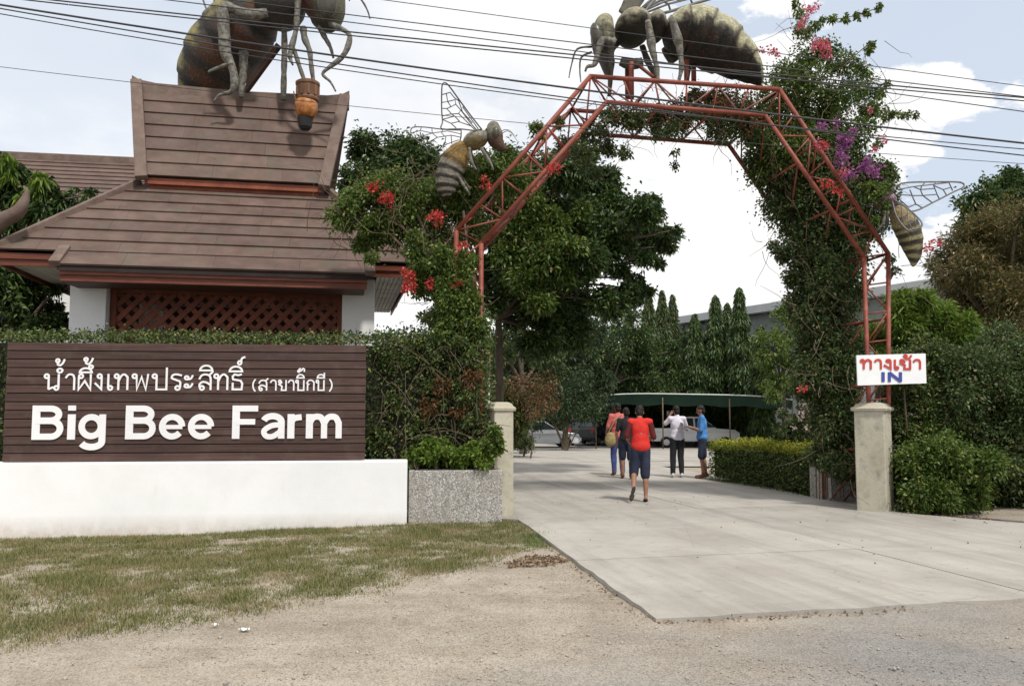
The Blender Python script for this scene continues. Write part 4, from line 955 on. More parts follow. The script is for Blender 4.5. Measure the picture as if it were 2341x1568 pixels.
def ball(parent, name, Zf, c, rpx, D, depth, paint_fn, rot=0.0, n=24, mat='bee_paint', zsc=0.25):
    s = D / FPX; ctr = at(*Zf(*c), D); ca, sa = math.cos(rot), math.sin(rot)
    V, F = ellip(ctr, (rpx[0] * zsc * s, depth, rpx[1] * zsc * s), n, n * 2 // 3, np.array([[ca, 0, sa], [0, 1, 0], [-sa, 0, ca]]))
    V = V + (jag(V, 5, 0.05)[:, None]) * nrm(V - ctr)[:, :] if False else V
    pcol = paint_fn(V, ctr)
    return mk(name, V, F, mat, parent, smooth=True, paint=pcol)
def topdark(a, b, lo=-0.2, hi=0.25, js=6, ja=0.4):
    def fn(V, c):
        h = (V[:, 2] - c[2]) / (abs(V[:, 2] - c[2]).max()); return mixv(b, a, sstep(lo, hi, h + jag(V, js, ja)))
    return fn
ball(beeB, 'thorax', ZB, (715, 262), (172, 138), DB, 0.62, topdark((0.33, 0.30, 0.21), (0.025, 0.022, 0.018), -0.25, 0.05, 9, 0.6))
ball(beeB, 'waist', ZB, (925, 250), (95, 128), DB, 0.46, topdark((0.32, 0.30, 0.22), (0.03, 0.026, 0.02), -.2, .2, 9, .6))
# head: broad above, tapering to the mouth
P, ts, A_, B_ = sweep([ZB(*q) for q in ((455, 165), (450, 220), (440, 330), (450, 440), (470, 540), (490, 660), (500, 720))], DB - .02, np.array([20, 85, 112, 100, 68, 40, 16]) * 0.25, [0.1, 0.40, 0.50, 0.42, 0.28, 0.15, 0.05], k=5)
V, F, T, AN_ = body(P, A_, B_, 24)
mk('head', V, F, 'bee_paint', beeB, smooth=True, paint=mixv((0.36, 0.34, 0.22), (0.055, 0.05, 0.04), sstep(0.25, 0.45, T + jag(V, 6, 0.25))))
for dy in (-0.42, 0.42):
    c = at(*ZB(392, 335), DB + dy); V, F = ellip(c, (0.115, 0.13, 0.24), 14, 10, np.array([[0.97, 0, .25], [0, 1, 0], [-.25, 0, .97]])); mk('eye', V, F, 'bee_eye', beeB, smooth=True)
for dy, pa in ((-0.2, [(340, 480), (245, 525), (230, 640), (240, 755)]), (0.2, [(340, 430), (205, 452), (155, 590), (130, 715)])):
    leg_part(beeB, ZB, pa, DB + dy, [0.024, 0.018, 0.010], 'bee_leg_dark', 'antenna')
leg_part(beeB, ZB, [(560, 390), (440, 370), (400, 470), (365, 590), (300, 612), (280, 655)], DB - .55, [0.06, 0.075, 0.06, 0.05, 0.03, 0.02])
leg_part(beeB, ZB, [(590, 380), (520, 470), (520, 560), (510, 720), (500, 880)], DB + .35, [0.06, 0.06, 0.07, 0.05, 0.04], 'bee_leg_dark')
leg_part(beeB, ZB, [(850, 190), (875, 330), (890, 440), (915, 540), (935, 640), (945, 740)], DB - .62, [0.05, 0.085, 0.08, 0.05, 0.05, 0.035])
leg_part(beeB, ZB, [(800, 420), (850, 560), (900, 660), (920, 740)], DB + .45, [0.06, 0.07, 0.05, 0.035], 'bee_leg_dark')
leg_part(beeB, ZB, [(1070, 165), (1110, 300), (1140, 420), (1150, 500), (1160, 620), (1135, 740)], DB - .72, [0.05, 0.095, 0.08, 0.055, 0.05, 0.03])
leg_part(beeB, ZB, [(1000, 440), (1060, 540), (1150, 520), (1220, 600), (1215, 740)], DB + .5, [0.06, 0.09, 0.06, 0.055, 0.035], 'bee_leg_dark')
leg_part(beeB, ZB, [(600, 560), (700, 590), (800, 570)], DB, [0.09, 0.12, 0.09], 'bee_leg_dark', 'belly_plate')
wing(beeB, ZB, [(640, 130), (760, -150), (900, -420), (1080, -520), (1180, -440), (1100, -220), (860, 60), (800, 125), (640, 130)], [[(760, 110), (880, 0), (1090, -380)], [(770, 110), (950, -30), (1120, -300)], [(860, -40), (970, -110), (900, -250)], [(760, -120), (900, -250)], [(970, -110), (1040, -150)], [(900, -250), (960, -400)]], DB - .35, 0.0010, 0.02)
P = smooth_path([at(*ZB(x, y), DB - .3) for x, y in ((640, 140), (700, 40), (770, -80), (800, -160))], 4); V, F, _, _ = body(P, [0.12, .13, .13, .14, .15, .155, .16, .16, .15, .13, .11, .08, .05], [0.03] * 13, 14); mk('wing_root', V, F, 'bee_leg_dark', beeB, smooth=True)
wing(beeB, ZB, [(760, 120), (980, 0), (1210, -60), (1480, -190), (1600, -170), (1560, -60), (1300, 30), (1010, 120), (860, 140), (760, 120)], [[(780, 118), (1000, 20), (1200, -30), (1500, -120)], [(820, 125), (1040, 40), (1240, -10)], [(980, 0), (1000, 20), (1040, 40), (1060, 105)], [(1120, -30), (1110, -5), (1150, 15)], [(1210, -60), (1200, -30), (1240, -10), (1260, 40)], [(1350, -120), (1340, -80), (1380, 5)]], DB + .4, 0.0012, 0.02)
for x, y0_, y1_, dd in ((700, 560, 905, -.2), (665, 560, 905, .25), (1205, 555, 745, -.15), (1270, 545, 745, .3)):
    V, F = tube([at(*ZB(x, y0_), DB + dd), at(*ZB(x + 2, y1_), DB + dd)], 0.045, 8); mk('support_post', V, F, 'red_steel', beeB, smooth=True)
V, F = tube([at(*ZB(740, 580), DB), at(*ZB(900, 705), DB - .2)], 0.03, 8); mk('support_post', V, F, 'red_steel', beeB, smooth=True)

# --- bee clinging to the left shoulder of the arch
DC = 13.1
beeC = thing('bee_statue', 'striped yellow bee statue with upright mesh wings on left shoulder of arch', 'statue', at(*ZC(800, 1300), DC), 'giant bee statues')
P, ts, A_, B_ = sweep([ZC(*q) for q in ((800, 830), (740, 880), (655, 1000), (590, 1130), (555, 1260), (545, 1380), (550, 1440))], DC, np.array([50, 120, 168, 160, 145, 105, 25]) * 0.1944, [0.05, 0.16, 0.22, 0.215, 0.19, 0.13, 0.03], k=8)
V, F, T, AN_ = body(P, A_, B_, 24, 8, 0.05)
gold = np.array([0.24, 0.145, 0.035]); blk = np.array([0.030, 0.026, 0.022]); pale = np.array([0.26, 0.235, 0.19])
band = sstep(0.40, 0.62, np.abs(((T * 8) % 1.0) - 0.5) * 2 + jag(V, 9, 0.2)); colr = mixv(pale, blk, band); colr = mixv(colr, gold, (1 - sstep(0.34, 0.46, T + jag(V, 8, .06))))
mk('abdomen', V, F, 'bee_paint', beeC, smooth=True, paint=colr)
ball(beeC, 'thorax', ZC, (890, 770), (165, 112), DC, 0.22, topdark((0.27, 0.26, 0.22), (0.22, 0.16, 0.06), -0.5, 0.4), rot=0.45, zsc=0.1944)
P, ts, A_, B_ = sweep([ZC(*q) for q in ((1040, 590), (1075, 620), (1105, 700), (1130, 780), (1190, 850), (1255, 880))], DC, np.array([30, 95, 105, 95, 60, 15]) * 0.1944, [0.05, 0.14, 0.17, 0.15, 0.09, 0.03], k=4)
V, F, T, AN_ = body(P, A_, B_, 20); mk('head', V, F, 'bee_paint', beeC, smooth=True, paint=mixv((0.20, 0.195, 0.15), (0.09, 0.045, 0.03), sstep(0.4, 0.6, T)))
for dy in (-0.14, 0.14):
    c = at(*ZC(1125, 680), DC + dy); V, F = ellip(c, (0.06, 0.05, 0.09), 12, 8); mk('eye', V, F, 'bee_eye', beeC, smooth=True)
for dy, pa in ((-.06, [(1190, 705), (1250, 665), (1310, 690), (1385, 790)]), (.06, [(1180, 690), (1225, 650), (1290, 660), (1350, 720)])):
    leg_part(beeC, ZC, pa, DC + dy, [0.010, 0.007, 0.004], 'bee_leg', 'antenna', 6)
for dy, pa in ((-.2, [(815, 860), (825, 960), (860, 1060), (900, 1120)]), (-.2, [(955, 860), (1010, 950), (1070, 1050), (1100, 1130)]), (-.15, [(700, 1210), (740, 1290), (790, 1360), (820, 1420)]), (.2, [(830, 880), (850, 980), (900, 1060), (930, 1150)]), (.2, [(980, 860), (1030, 960), (1100, 1040)]), (.15, [(720, 1200), (780, 1290), (830, 1350)])):
    leg_part(beeC, ZC, pa, DC + dy, [0.028, 0.034, 0.022, 0.012], 'bee_leg', 'leg', 7)
wing(beeC, ZC, [(960, 645), (830, 480), (690, 290), (580, 140), (530, 98), (498, 120), (490, 220), (490, 420), (500, 560), (490, 640), (700, 640), (880, 660), (960, 645)],
     [[(490, 240), (590, 212), (640, 275), (690, 310)], [(490, 330), (560, 320), (545, 230)], [(560, 320), (650, 298), (655, 350), (600, 380), (560, 320)], [(490, 400), (550, 402), (600, 380)], [(655, 350), (715, 420), (690, 460), (605, 465), (550, 402)], [(490, 490), (605, 465), (640, 490), (700, 550)], [(500, 530), (600, 575), (690, 555), (830, 605)], [(500, 530), (640, 490)], [(600, 575), (660, 630)], [(715, 420), (820, 560), (900, 650)], [(690, 310), (735, 440), (850, 570)], [(690, 460), (790, 560), (880, 650)], [(735, 380), (850, 540), (920, 640)]], DC - .14, -0.0010, 0.0085, (940, 660))
wing(beeC, ZC, [(720, 655), (500, 645), (300, 620), (150, 622), (128, 690), (180, 760), (310, 860), (330, 920), (410, 968), (480, 950), (560, 880), (700, 790), (720, 655)],
     [[(128, 690), (240, 660), (380, 690), (560, 665), (720, 700)], [(180, 760), (280, 720), (380, 690)], [(280, 720), (330, 800), (260, 830)], [(330, 800), (440, 740), (600, 715), (720, 740)], [(330, 800), (420, 850), (310, 860)], [(420, 850), (520, 830), (690, 770)], [(420, 850), (430, 960)], [(380, 690), (440, 740)], [(500, 645), (490, 690), (540, 740), (520, 830)], [(240, 660), (250, 622)], [(380, 690), (375, 632)], [(600, 715), (610, 820)]], DC + .12, 0.0010, 0.0075, (720, 700))

# --- bee low on the right shoulder, head in the vine
DD_ = 13.7
beeD = thing('bee_statue', 'striped bee statue with head buried in vine on right shoulder of arch', 'statue', at(*ZD(1000, 1100), DD_), 'giant bee statues')
P, ts, A_, B_ = sweep([ZW(*q) for q in ((110, 420), (165, 470), (225, 570), (262, 680), (285, 800), (278, 895))], DD_, np.array([50, 88, 106, 96, 62, 8]) * 0.272, [0.10, 0.18, 0.21, 0.19, 0.12, 0.02], k=9)
V, F, T, AN_ = body(P, A_, B_, 24, 8, 0.05)
sl_ = T * 8 + 0.15 * np.sin(AN_); band = sstep(0.35, 0.6, np.abs((sl_ % 1.0) - 0.5) * 2 + jag(V, 9, 0.2)); colr = mixv((0.31, 0.28, 0.13), (0.038, 0.03, 0.02), band); colr = mixv(colr, (0.30, 0.23, 0.11), (1 - sstep(0.30, 0.40, T + jag(V, 8, .08))))
mk('abdomen', V, F, 'bee_paint', beeD, smooth=True, paint=colr)
ball(beeD, 'thorax', ZW, (40, 350), (95, 85), DD_, 0.20, topdark((0.28, 0.26, 0.2), (0.08, 0.06, 0.04)), zsc=0.272)
ball(beeD, 'head', ZW, (-50, 290), (70, 70), DD_, 0.15, topdark((0.22, 0.2, 0.16), (0.07, 0.05, 0.04)), zsc=0.272)
for dy, pa in ((-.2, [(40, 420), (30, 520), (-30, 600)]), (.2, [(60, 430), (60, 540), (0, 640)])): leg_part(beeD, ZW, pa, DD_ + dy, [0.028, 0.03, 0.012], 'bee_leg', 'leg', 7)
wing(beeD, ZW, [(60, 250), (160, 205), (260, 188), (470, 185), (650, 186), (705, 205), (690, 235), (620, 268), (440, 360), (290, 430), (200, 400), (60, 300), (60, 250)],
     [[(100, 260), (280, 225), (460, 205), (580, 190)], [(580, 190), (610, 258)], [(470, 185), (450, 215), (530, 250), (560, 300)], [(280, 225), (340, 250), (460, 240), (450, 215)], [(340, 250), (360, 300), (480, 290), (460, 240)], [(480, 290), (500, 330)], [(360, 300), (440, 360)], [(130, 290), (270, 300), (360, 300)], [(270, 300), (250, 250)], [(270, 300), (300, 370), (350, 400)], [(380, 188), (350, 220), (340, 250)], [(150, 320), (240, 400), (300, 370)], [(530, 250), (600, 230)]], DD_ + .1, 0.0012, 0.011, (60, 270))
wing(beeD, ZW, [(100, 330), (180, 370), (270, 440), (340, 510), (352, 550), (320, 575), (270, 585), (230, 590), (140, 480), (100, 330)], [[(230, 400), (240, 520), (270, 585)], [(240, 520), (310, 500)], [(180, 370), (190, 520)], [(290, 460), (300, 560)]], DD_ - .16, -0.0008, 0.011, (100, 330))

# --- the biggest bee, straddling the pavilion ridge
DA = 17.55
beeA = thing('bee_statue', 'largest bee statue straddling the pavilion ridge and holding a bucket', 'statue', at(*ZA(1100, 780), DA), 'giant bee statues')
P, ts, A_, B_ = sweep([ZA(*q) for q in ((1330, 20), (1240, 60), (1080, 210), (900, 430), (770, 640), (700, 830), (690, 960))], DA, np.array([60, 170, 285, 305, 265, 180, 40]) * 0.2721, [0.2, 0.5, 0.82, 0.88, 0.76, 0.5, 0.1], k=9, dd=[DA - .1, DA - .1, DA, DA + .25, DA + .5, DA + .7, DA + .8])
V, F, T, AN_ = body(P, A_, B_, 32, 7, 0.06)
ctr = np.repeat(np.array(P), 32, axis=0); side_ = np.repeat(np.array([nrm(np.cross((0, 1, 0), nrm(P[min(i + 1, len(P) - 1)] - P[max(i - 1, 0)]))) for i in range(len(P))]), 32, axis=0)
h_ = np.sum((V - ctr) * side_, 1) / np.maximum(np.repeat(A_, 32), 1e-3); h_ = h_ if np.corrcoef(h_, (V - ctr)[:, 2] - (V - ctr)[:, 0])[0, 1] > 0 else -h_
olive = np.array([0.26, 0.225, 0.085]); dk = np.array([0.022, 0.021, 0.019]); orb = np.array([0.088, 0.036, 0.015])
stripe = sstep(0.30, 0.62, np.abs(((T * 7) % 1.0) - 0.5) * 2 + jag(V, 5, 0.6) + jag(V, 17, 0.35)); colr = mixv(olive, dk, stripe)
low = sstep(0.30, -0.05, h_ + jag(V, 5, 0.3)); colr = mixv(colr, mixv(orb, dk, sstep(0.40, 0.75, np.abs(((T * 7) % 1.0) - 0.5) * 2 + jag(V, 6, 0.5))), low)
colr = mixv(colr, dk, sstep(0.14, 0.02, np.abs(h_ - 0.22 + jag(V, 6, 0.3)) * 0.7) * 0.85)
mk('abdomen', V, F, 'bee_paint', beeA, smooth=True, paint=colr)
ball(beeA, 'thorax', ZA, (1370, 40), (215, 215), DA - .3, 0.66, topdark((0.22, 0.20, 0.12), (0.05, 0.045, 0.04)), zsc=0.2721)
P, ts, A_, B_ = sweep([ZA(*q) for q in ((1600, -260), (1660, -180), (1720, -20), (1750, 110), (1740, 210), (1730, 250))], DA - .6, np.array([40, 170, 200, 165, 110, 50]) * 0.2721, [0.15, 0.5, 0.6, 0.5, 0.33, 0.12], k=5)
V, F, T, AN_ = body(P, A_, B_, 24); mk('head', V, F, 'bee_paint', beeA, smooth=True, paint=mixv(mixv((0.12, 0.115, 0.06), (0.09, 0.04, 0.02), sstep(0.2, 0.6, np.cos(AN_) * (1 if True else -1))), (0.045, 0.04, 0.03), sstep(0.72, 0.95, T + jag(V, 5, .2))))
for dy in (-0.5, 0.5):
    c = at(*ZA(1760, 20), DA - .6 + dy); V, F = ellip(c, (0.22, 0.14, 0.32), 14, 10); mk('eye', V, F, 'bee_eye', beeA, smooth=True)
leg_part(beeA, ZA, [(1980, -180), (2010, -60), (2070, 30), (2105, 100), (2122, 160)], DA - .8, [0.03, 0.024, 0.016], 'bee_leg_dark', 'antenna')
leg_part(beeA, ZA, [(1900, -200), (1930, -80), (1950, 10)], DA - .5, [0.03, 0.024, 0.016], 'bee_leg_dark', 'antenna')
leg_part(beeA, ZA, [(1260, 110), (1130, 130), (1000, 90), (910, 60), (890, 160), (900, 330), (910, 450), (960, 560), (985, 680), (960, 770), (860, 800), (810, 860)], DA - .95, [0.10, 0.13, 0.12, 0.11, 0.15, 0.15, 0.12, 0.10, 0.10, 0.055, 0.04, 0.02])
leg_part(beeA, ZA, [(970, 530), (880, 560), (800, 590), (765, 610)], DA - 1.0, [0.05, 0.045, 0.035, 0.03], 'bee_leg', 'spur')
leg_part(beeA, ZA, [(1200, 30), (1080, -20), (960, 20), (905, 80)], DA - .5, [0.11, 0.13, 0.11, 0.07])
leg_part(beeA, ZA, [(1060, 440), (1062, 560), (1050, 700), (1040, 820)], DA - .5, [0.115, 0.10, 0.08, 0.06], 'bee_leg', 'leg')
leg_part(beeA, ZA, [(1400, 200), (1405, 400), (1400, 620), (1395, 840)], DA - .3, [0.075, 0.075, 0.07, 0.075], 'bee_leg', 'leg')
leg_part(beeA, ZA, [(1520, -60), (1512, 120), (1500, 260), (1465, 400), (1450, 480), (1475, 550)], DA - 1.0, [0.08, 0.075, 0.06, 0.07, 0.055, 0.02], 'bee_leg')
leg_part(beeA, ZA, [(1450, 380), (1490, 440), (1530, 560), (1580, 700)], DA - .95, [0.06, 0.055, 0.05, 0.045], 'bee_leg_dark')
leg_part(beeA, ZA, [(1560, 230), (1575, 330), (1615, 430), (1630, 560), (1650, 700)], DA - .9, [0.08, 0.08, 0.06, 0.055, 0.05], 'bee_leg')
leg_part(beeA, ZA, [(1690, 220), (1740, 310), (1790, 400), (1815, 490)], DA - .7, [0.06, 0.065, 0.045, 0.025], 'bee_leg')
leg_part(beeA, ZA, [(1780, 200), (1870, 240), (1950, 295), (1935, 400), (1880, 490), (1790, 560), (1725, 625), (1790, 690), (1835, 770)], DA - .95, [0.055, 0.07, 0.05, 0.075, 0.06, 0.055, 0.035, 0.03, 0.018], 'bee_leg')
V, F = beam(at(*ZA(1360, 380), DA - .3), at(*ZA(1075, 770), DA - .1), 0.11, 0.11); mk('support_brace', V, F, 'dark_timber', beeA)
wing(beeA, ZA, [(1280, -160), (1100, -500), (850, -760), (600, -800), (560, -640), (640, -300), (720, 0), (785, 125), (860, -20), (1100, -120), (1280, -160)], [[(1280, -160), (950, -420), (650, -700)], [(1250, -160), (900, -280), (620, -500)], [(1200, -150), (860, -160), (690, -120)], [(950, -420), (900, -280), (860, -160), (800, 60)], [(780, -560), (740, -380), (690, -120)]], DA + .35, 0.0006, 0.016, (1280, -160))
bk = thing('bucket', 'brown and orange honey bucket hanging from the front legs of the roof bee', 'bucket', at(*ZA(1580, 1090), DA - 1.0))
def lathe_at(cx, levels, D, n=18):
    V = []; F = []
    for zy, r in levels:
        c = at(*ZA(cx, zy), D)
        for k in range(n): V.append(c + np.array([math.cos(2 * math.pi * k / n), math.sin(2 * math.pi * k / n), 0]) * r * 0.2721 * D / FPX)
    for i in range(len(levels) - 1):
        for k in range(n): F.append((i * n + k, (i + 1) * n + k, (i + 1) * n + (k + 1) % n, i * n + (k + 1) % n))
    F.append(tuple(range(n))); F.append(tuple(range((len(levels) - 1) * n, len(levels) * n))[::-1]); return V, F
DK = DA - 1.0
V, F = lathe_at(1600, [(690, 88), (700, 104), (720, 104), (730, 96), (820, 90), (835, 96), (850, 92)], DK); mk('rim', V, F, 'bucket_wood', bk)
V, F = lathe_at(1588, [(845, 86), (870, 98), (930, 96), (975, 78), (990, 60)], DK); mk('honey_drip', V, F, 'honey_orange', bk, smooth=True)
for dx in (-38, 38):
    c = at(*ZA(1575 + dx, 885), DK - .1); V, F = ellip(c, (0.075, 0.07, 0.09), 12, 8); mk('honey_drop', V, F, 'honey_orange', bk, smooth=True)
V, F = lathe_at(1578, [(985, 62), (1000, 66), (1070, 56), (1090, 40)], DK); mk('base', V, F, 'tyre', bk)
for k in range(10):
    an = 2 * math.pi * k / 10; c = at(*ZA(1600, 775), DK) + np.array([math.cos(an), math.sin(an), 0]) * 95 * 0.2721 * DK / FPX
    V, F = bbox(c, (0.05, 0.03, 0.21), 0.008, (-math.sin(an), math.cos(an), 0), (math.cos(an), math.sin(an), 0)); mk('stave', V, F, 'bucket_wood', bk)
V, F = tube([at(*ZA(1480, 770), DK), at(*ZA(1500, 840), DK - .1), at(*ZA(1512, 900), DK - .15)], 0.014, 6); mk('handle_rope', V, F, 'twig', bk)

# ------------------------------------------------------------------ hedges
def box_leaves(c, size, ux, uy, n, length, width, jitter=0.05, faces=('f', 't', 'l', 'r', 'b')):
    """leaves over the faces of a clipped hedge"""
    c = np.asarray(c, float); ux = np.asarray(ux, float); uy = np.asarray(uy, float); uz = np.array([0, 0, 1.0]); sx_, sy_, sz_ = size
    ar = dict(f=sx_ * sz_, b=sx_ * sz_, t=sx_ * sy_, l=sy_ * sz_, r=sy_ * sz_); tot = sum(ar[f] for f in faces); PP = []; NN = []
    for f in faces:
        m = int(n * ar[f] / tot); a = RNG.uniform(-.5, .5, (m, 1)); b = RNG.uniform(-.5, .5, (m, 1))
        if f == 'f': p = c + ux * a * sx_ - uy * sy_ / 2 + uz * b * sz_; nn = -uy
        elif f == 'b': p = c + ux * a * sx_ + uy * sy_ / 2 + uz * b * sz_; nn = uy
        elif f == 't': p = c + ux * a * sx_ + uy * b * sy_ + uz * sz_ / 2; nn = uz
        elif f == 'l': p = c - ux * sx_ / 2 + uy * a * sy_ + uz * b * sz_; nn = -ux
        else: p = c + ux * sx_ / 2 + uy * a * sy_ + uz * b * sz_; nn = ux
        bump_ = np.array([mnoise.noise(Vector(q) * 2.3) * 0.6 + mnoise.noise(Vector(q) * 7) * 0.5 for q in p])[:, None]
        p = p + nn * (RNG.normal(0, jitter, (m, 1)) + bump_ * jitter * 1.6); PP.append(p); NN.append(np.tile(nn, (m, 1)))
    P = np.vstack(PP); N = np.vstack(NN)
    return leaves(P, N * 0.6 + unit_rand(len(P)) * 0.9 + np.array([0, 0, .2]), length, width, 0.2)
def hedge(label, c, size, ux, uy, n, length, width, mat, jitter=0.05, core=0.12, cat='hedge', group=None, top=None, **k):
    t = thing('hedge', label, cat, (c[0], c[1], max(0.0, c[2] - size[2] / 2)), group)
    V, F = box(c, [max(0.05, s - 2 * core) for s in size], ux, uy); mk('light_block_core', V, F, 'shade_core_and_soil', t)  # solid dark box added inside to block light through the leaves
    V, F = box_leaves(c, size, ux, uy, n, length, width, jitter, **k); mk('foliage', V, F, mat, t)
    if top:
        V, F = box_leaves((c[0], c[1], c[2] + 0.02), (size[0], size[1], size[2] - 0.06), ux, uy, top[0], length, width, jitter * 1.1, faces=('t',)); mk('new_growth', V, F, top[1], t)
    return t
zH = wuz(420, 771, -0.6)[1]
hl = WP(-7.6, 0, 0); 
uH1 = wuz(1108, 900, -0.9)[0]
hedge('tall clipped green hedge behind the brown sign board', WP((-8.0 + uH1) / 2, -0.88, zH / 2 + .02), (uH1 + 8.0, 0.75, zH), WU, -WN, 52000, 0.055, 0.032, 'leaf_hedge', 0.045)
# ragged creeper with bare twigs on the hedge end
cr = thing('creeper', 'ragged brown-stemmed creeper over the hedge end beside the gate pillar', 'creeper', WP(0.3, -0.1, 0.6))
mbt = MB()
for k in range(120):
    x = RNG.uniform(860, 1095); y = RNG.uniform(800, 1040); a = at(x, y, 12.72 + RNG.uniform(-.1, .12)); d = unit_rand(1)[0] * np.array([1, .25, 1.1]); L_ = RNG.uniform(.25, .8)
    mbt.add(*tube(smooth_path([a, a + d * L_ * .5 + np.array([0, -.03, .05]), a + d * L_ + np.array([0, 0, -.06])], 3), [0.006, 0.005, .005, .004, .004, .003, .002], 4))
mbt.mk('stem', 'twig', cr)
foliage('foliage', [cl(x, y, 12.78, r, depth=.16) for x, y, r in ((880, 820, 38), (960, 800, 45), (1040, 800, 48), (1090, 820, 30), (900, 920, 40), (1000, 900, 36), (870, 1000, 35), (1060, 900, 40), (960, 990, 36), (1085, 970, 30))], 9000, 0.055, 0.034, 'leaf_hedge', cr, lobes=8)
foliage('dry_foliage', [cl(x, y, 12.68, r, depth=.10) for x, y, r in ((1010, 880, 26), (1075, 860, 26), (1050, 930, 20), (980, 930, 24))], 1500, 0.05, 0.03, 'leaf_rust', cr, lobes=6)
# plants in the planter
pl_ = [(955, 1045, 34, 30), (1000, 1030, 40, 34), (1050, 1040, 40, 30), (1095, 1035, 36, 34), (1125, 1010, 26, 40)]
for k, (x, y, rx, ry) in enumerate(pl_):
    D = float(pc[1]) - 0.02; b = at(x, 1080, D)
    t = thing('potted_shrub', ['low fresh green shrub at the white wall end of the planter', 'second fresh green shrub from the white wall in the planter', 'middle fresh green shrub in the pebbledash planter', 'fresh green shrub second from the pillar in the planter', 'light green shrub climbing the left gate pillar from the planter'][k], 'shrub', b, 'shrubs in the planter')
    mbt = MB(); C = [cl(x + RNG.uniform(-rx, rx) * .5, y + RNG.uniform(-ry, ry) * .5, D + RNG.uniform(-.1, .15), rx * .55, ry * .55) for _ in range(5)]
    limbs(mbt, b, [c for c, _ in C], 0.012); mbt.mk('stem', 'twig', t)
    foliage('foliage', C, 1700, 0.065, 0.036, 'leaf_fresh' if k != 4 else 'leaf_vine', t, lobes=7, up=.3)
ps = grd(1118, 1150); t = thing('vent_pipe', 'thin white pipe standing behind the left gate pillar', 'pipe', (ps[0], pL[1] + .35, 0)); V, F = tube([at(1117, 920, pL[1] + .35), at(1117, 868, pL[1] + .35)], 0.02, 8); 
V, F = tube([np.array([*at(1117, 920, pL[1] + .35)[:2], 0]), at(1117, 868, pL[1] + .35)], 0.018, 8); mk('tube', V, F, 'white_paint', t)
V, F = tube([at(1117, 870, pL[1] + .35), at(1117, 864, pL[1] + .35)], 0.024, 8); mk('cap', V, F, 'pale_metal', t)

# ------------------------------------------------------------------ climbing bougainvillea on the arch
def blossoms(name, spots, D, n, mat, parent, size=0.05, dj=.12):
    C = [cl(x, y, D + RNG.uniform(-dj, dj), r * 1.2) for x, y, r in spots]
    return foliage(name, C, int(n * .62), size * .85, size * .75, mat, parent, droop=.05, lobes=9, lump=.5, kind='stuff')
def stems(mb, seeds, D, n, length, spread, r=0.008, down=0.5, dj=.5):
    for k in range(n):
        x, y = seeds[RNG.integers(len(seeds))]; a = at(x + RNG.normal(0, spread), y + RNG.normal(0, spread), D + RNG.uniform(-dj, dj)); pts = [a]; d = unit_rand(1)[0] + np.array([0, 0, -down])
        for q in range(4):
            d = nrm(d + unit_rand(1)[0] * .5); pts.append(pts[-1] + d * length / 4)
        mb.add(*tube(pts, np.linspace(r, r * .4, 5), 4, caps=False))
# left post
vl = thing('bougainvillea', 'red flowering bougainvillea climbing the left post and spilling over the pavilion roof', 'vine', (fo[0][0], fo[0][1], 0), 'bougainvillea on the arch')
mbt = MB()
for k in range(7):
    o = np.array([RNG.uniform(-.1, .5), RNG.uniform(0, 1.3), 0]); mbt.add(*tube(smooth_path([fo[0] + o + (0, 0, .1), fo[0] + o * .8 + (RNG.uniform(-.2, .2), 0, 1.6), fo[0] + o * .9 + (RNG.uniform(-.2, .2), 0, 3.0), at(RNG.uniform(860, 1080), RNG.uniform(430, 520), 13.3)], 5), 0.022, 5))
stems(mbt, [(800, 480), (880, 470), (960, 430), (1020, 560), (1040, 680)], 13.4, 160, .8, 35, .006, .3, .4); mbt.mk('stem', 'twig', vl)
LC = [(790, 488, 40), (835, 455, 45), (880, 440, 50), (905, 510, 52), (860, 520, 40), (940, 470, 50), (830, 560, 22), (850, 590, 14), (985, 470, 50), (1030, 420, 48), (1075, 400, 45), (1115, 385, 36), (1150, 350, 22), (1170, 420, 40), (1230, 300, 18), (1010, 540, 40), (1060, 480, 40), (1075, 520, 36), (985, 620, 46), (1040, 640, 46), (1000, 590, 30), (1070, 600, 26), (950, 560, 30), (1045, 700, 42), (1078, 745, 40), (1025, 760, 36), (960, 650, 26), (1060, 840, 40), (1090, 790, 26), (1030, 690, 40), (1030, 820, 36), (1010, 660, 34), (1060, 690, 34), (1048, 590, 18)]
foliage('foliage', [cl(x, y, (13.35 + RNG.uniform(-.2, .4) + (.45 if x > 975 else 0)) if y < 590 else 13.0 + RNG.uniform(-.15, .35), r) for x, y, r in LC], 66000, 0.056, 0.036, 'leaf_vine', vl, lobes=16, lump=.60)
blossoms('flower_cluster', [(885, 460, 15), (878, 455, 8), (995, 502, 17), (1003, 490, 9), (1108, 420, 12), (848, 425, 14), (1272, 385, 14)], 12.95, 900, 'petal_red', vl, dj=.05)
blossoms('flower_cluster', [(935, 626, 12), (938, 650, 14), (932, 665, 10), (985, 648, 12), (1045, 652, 13), (1040, 640, 8), (1058, 560, 8)], 12.85, 800, 'petal_red', vl, dj=.05)
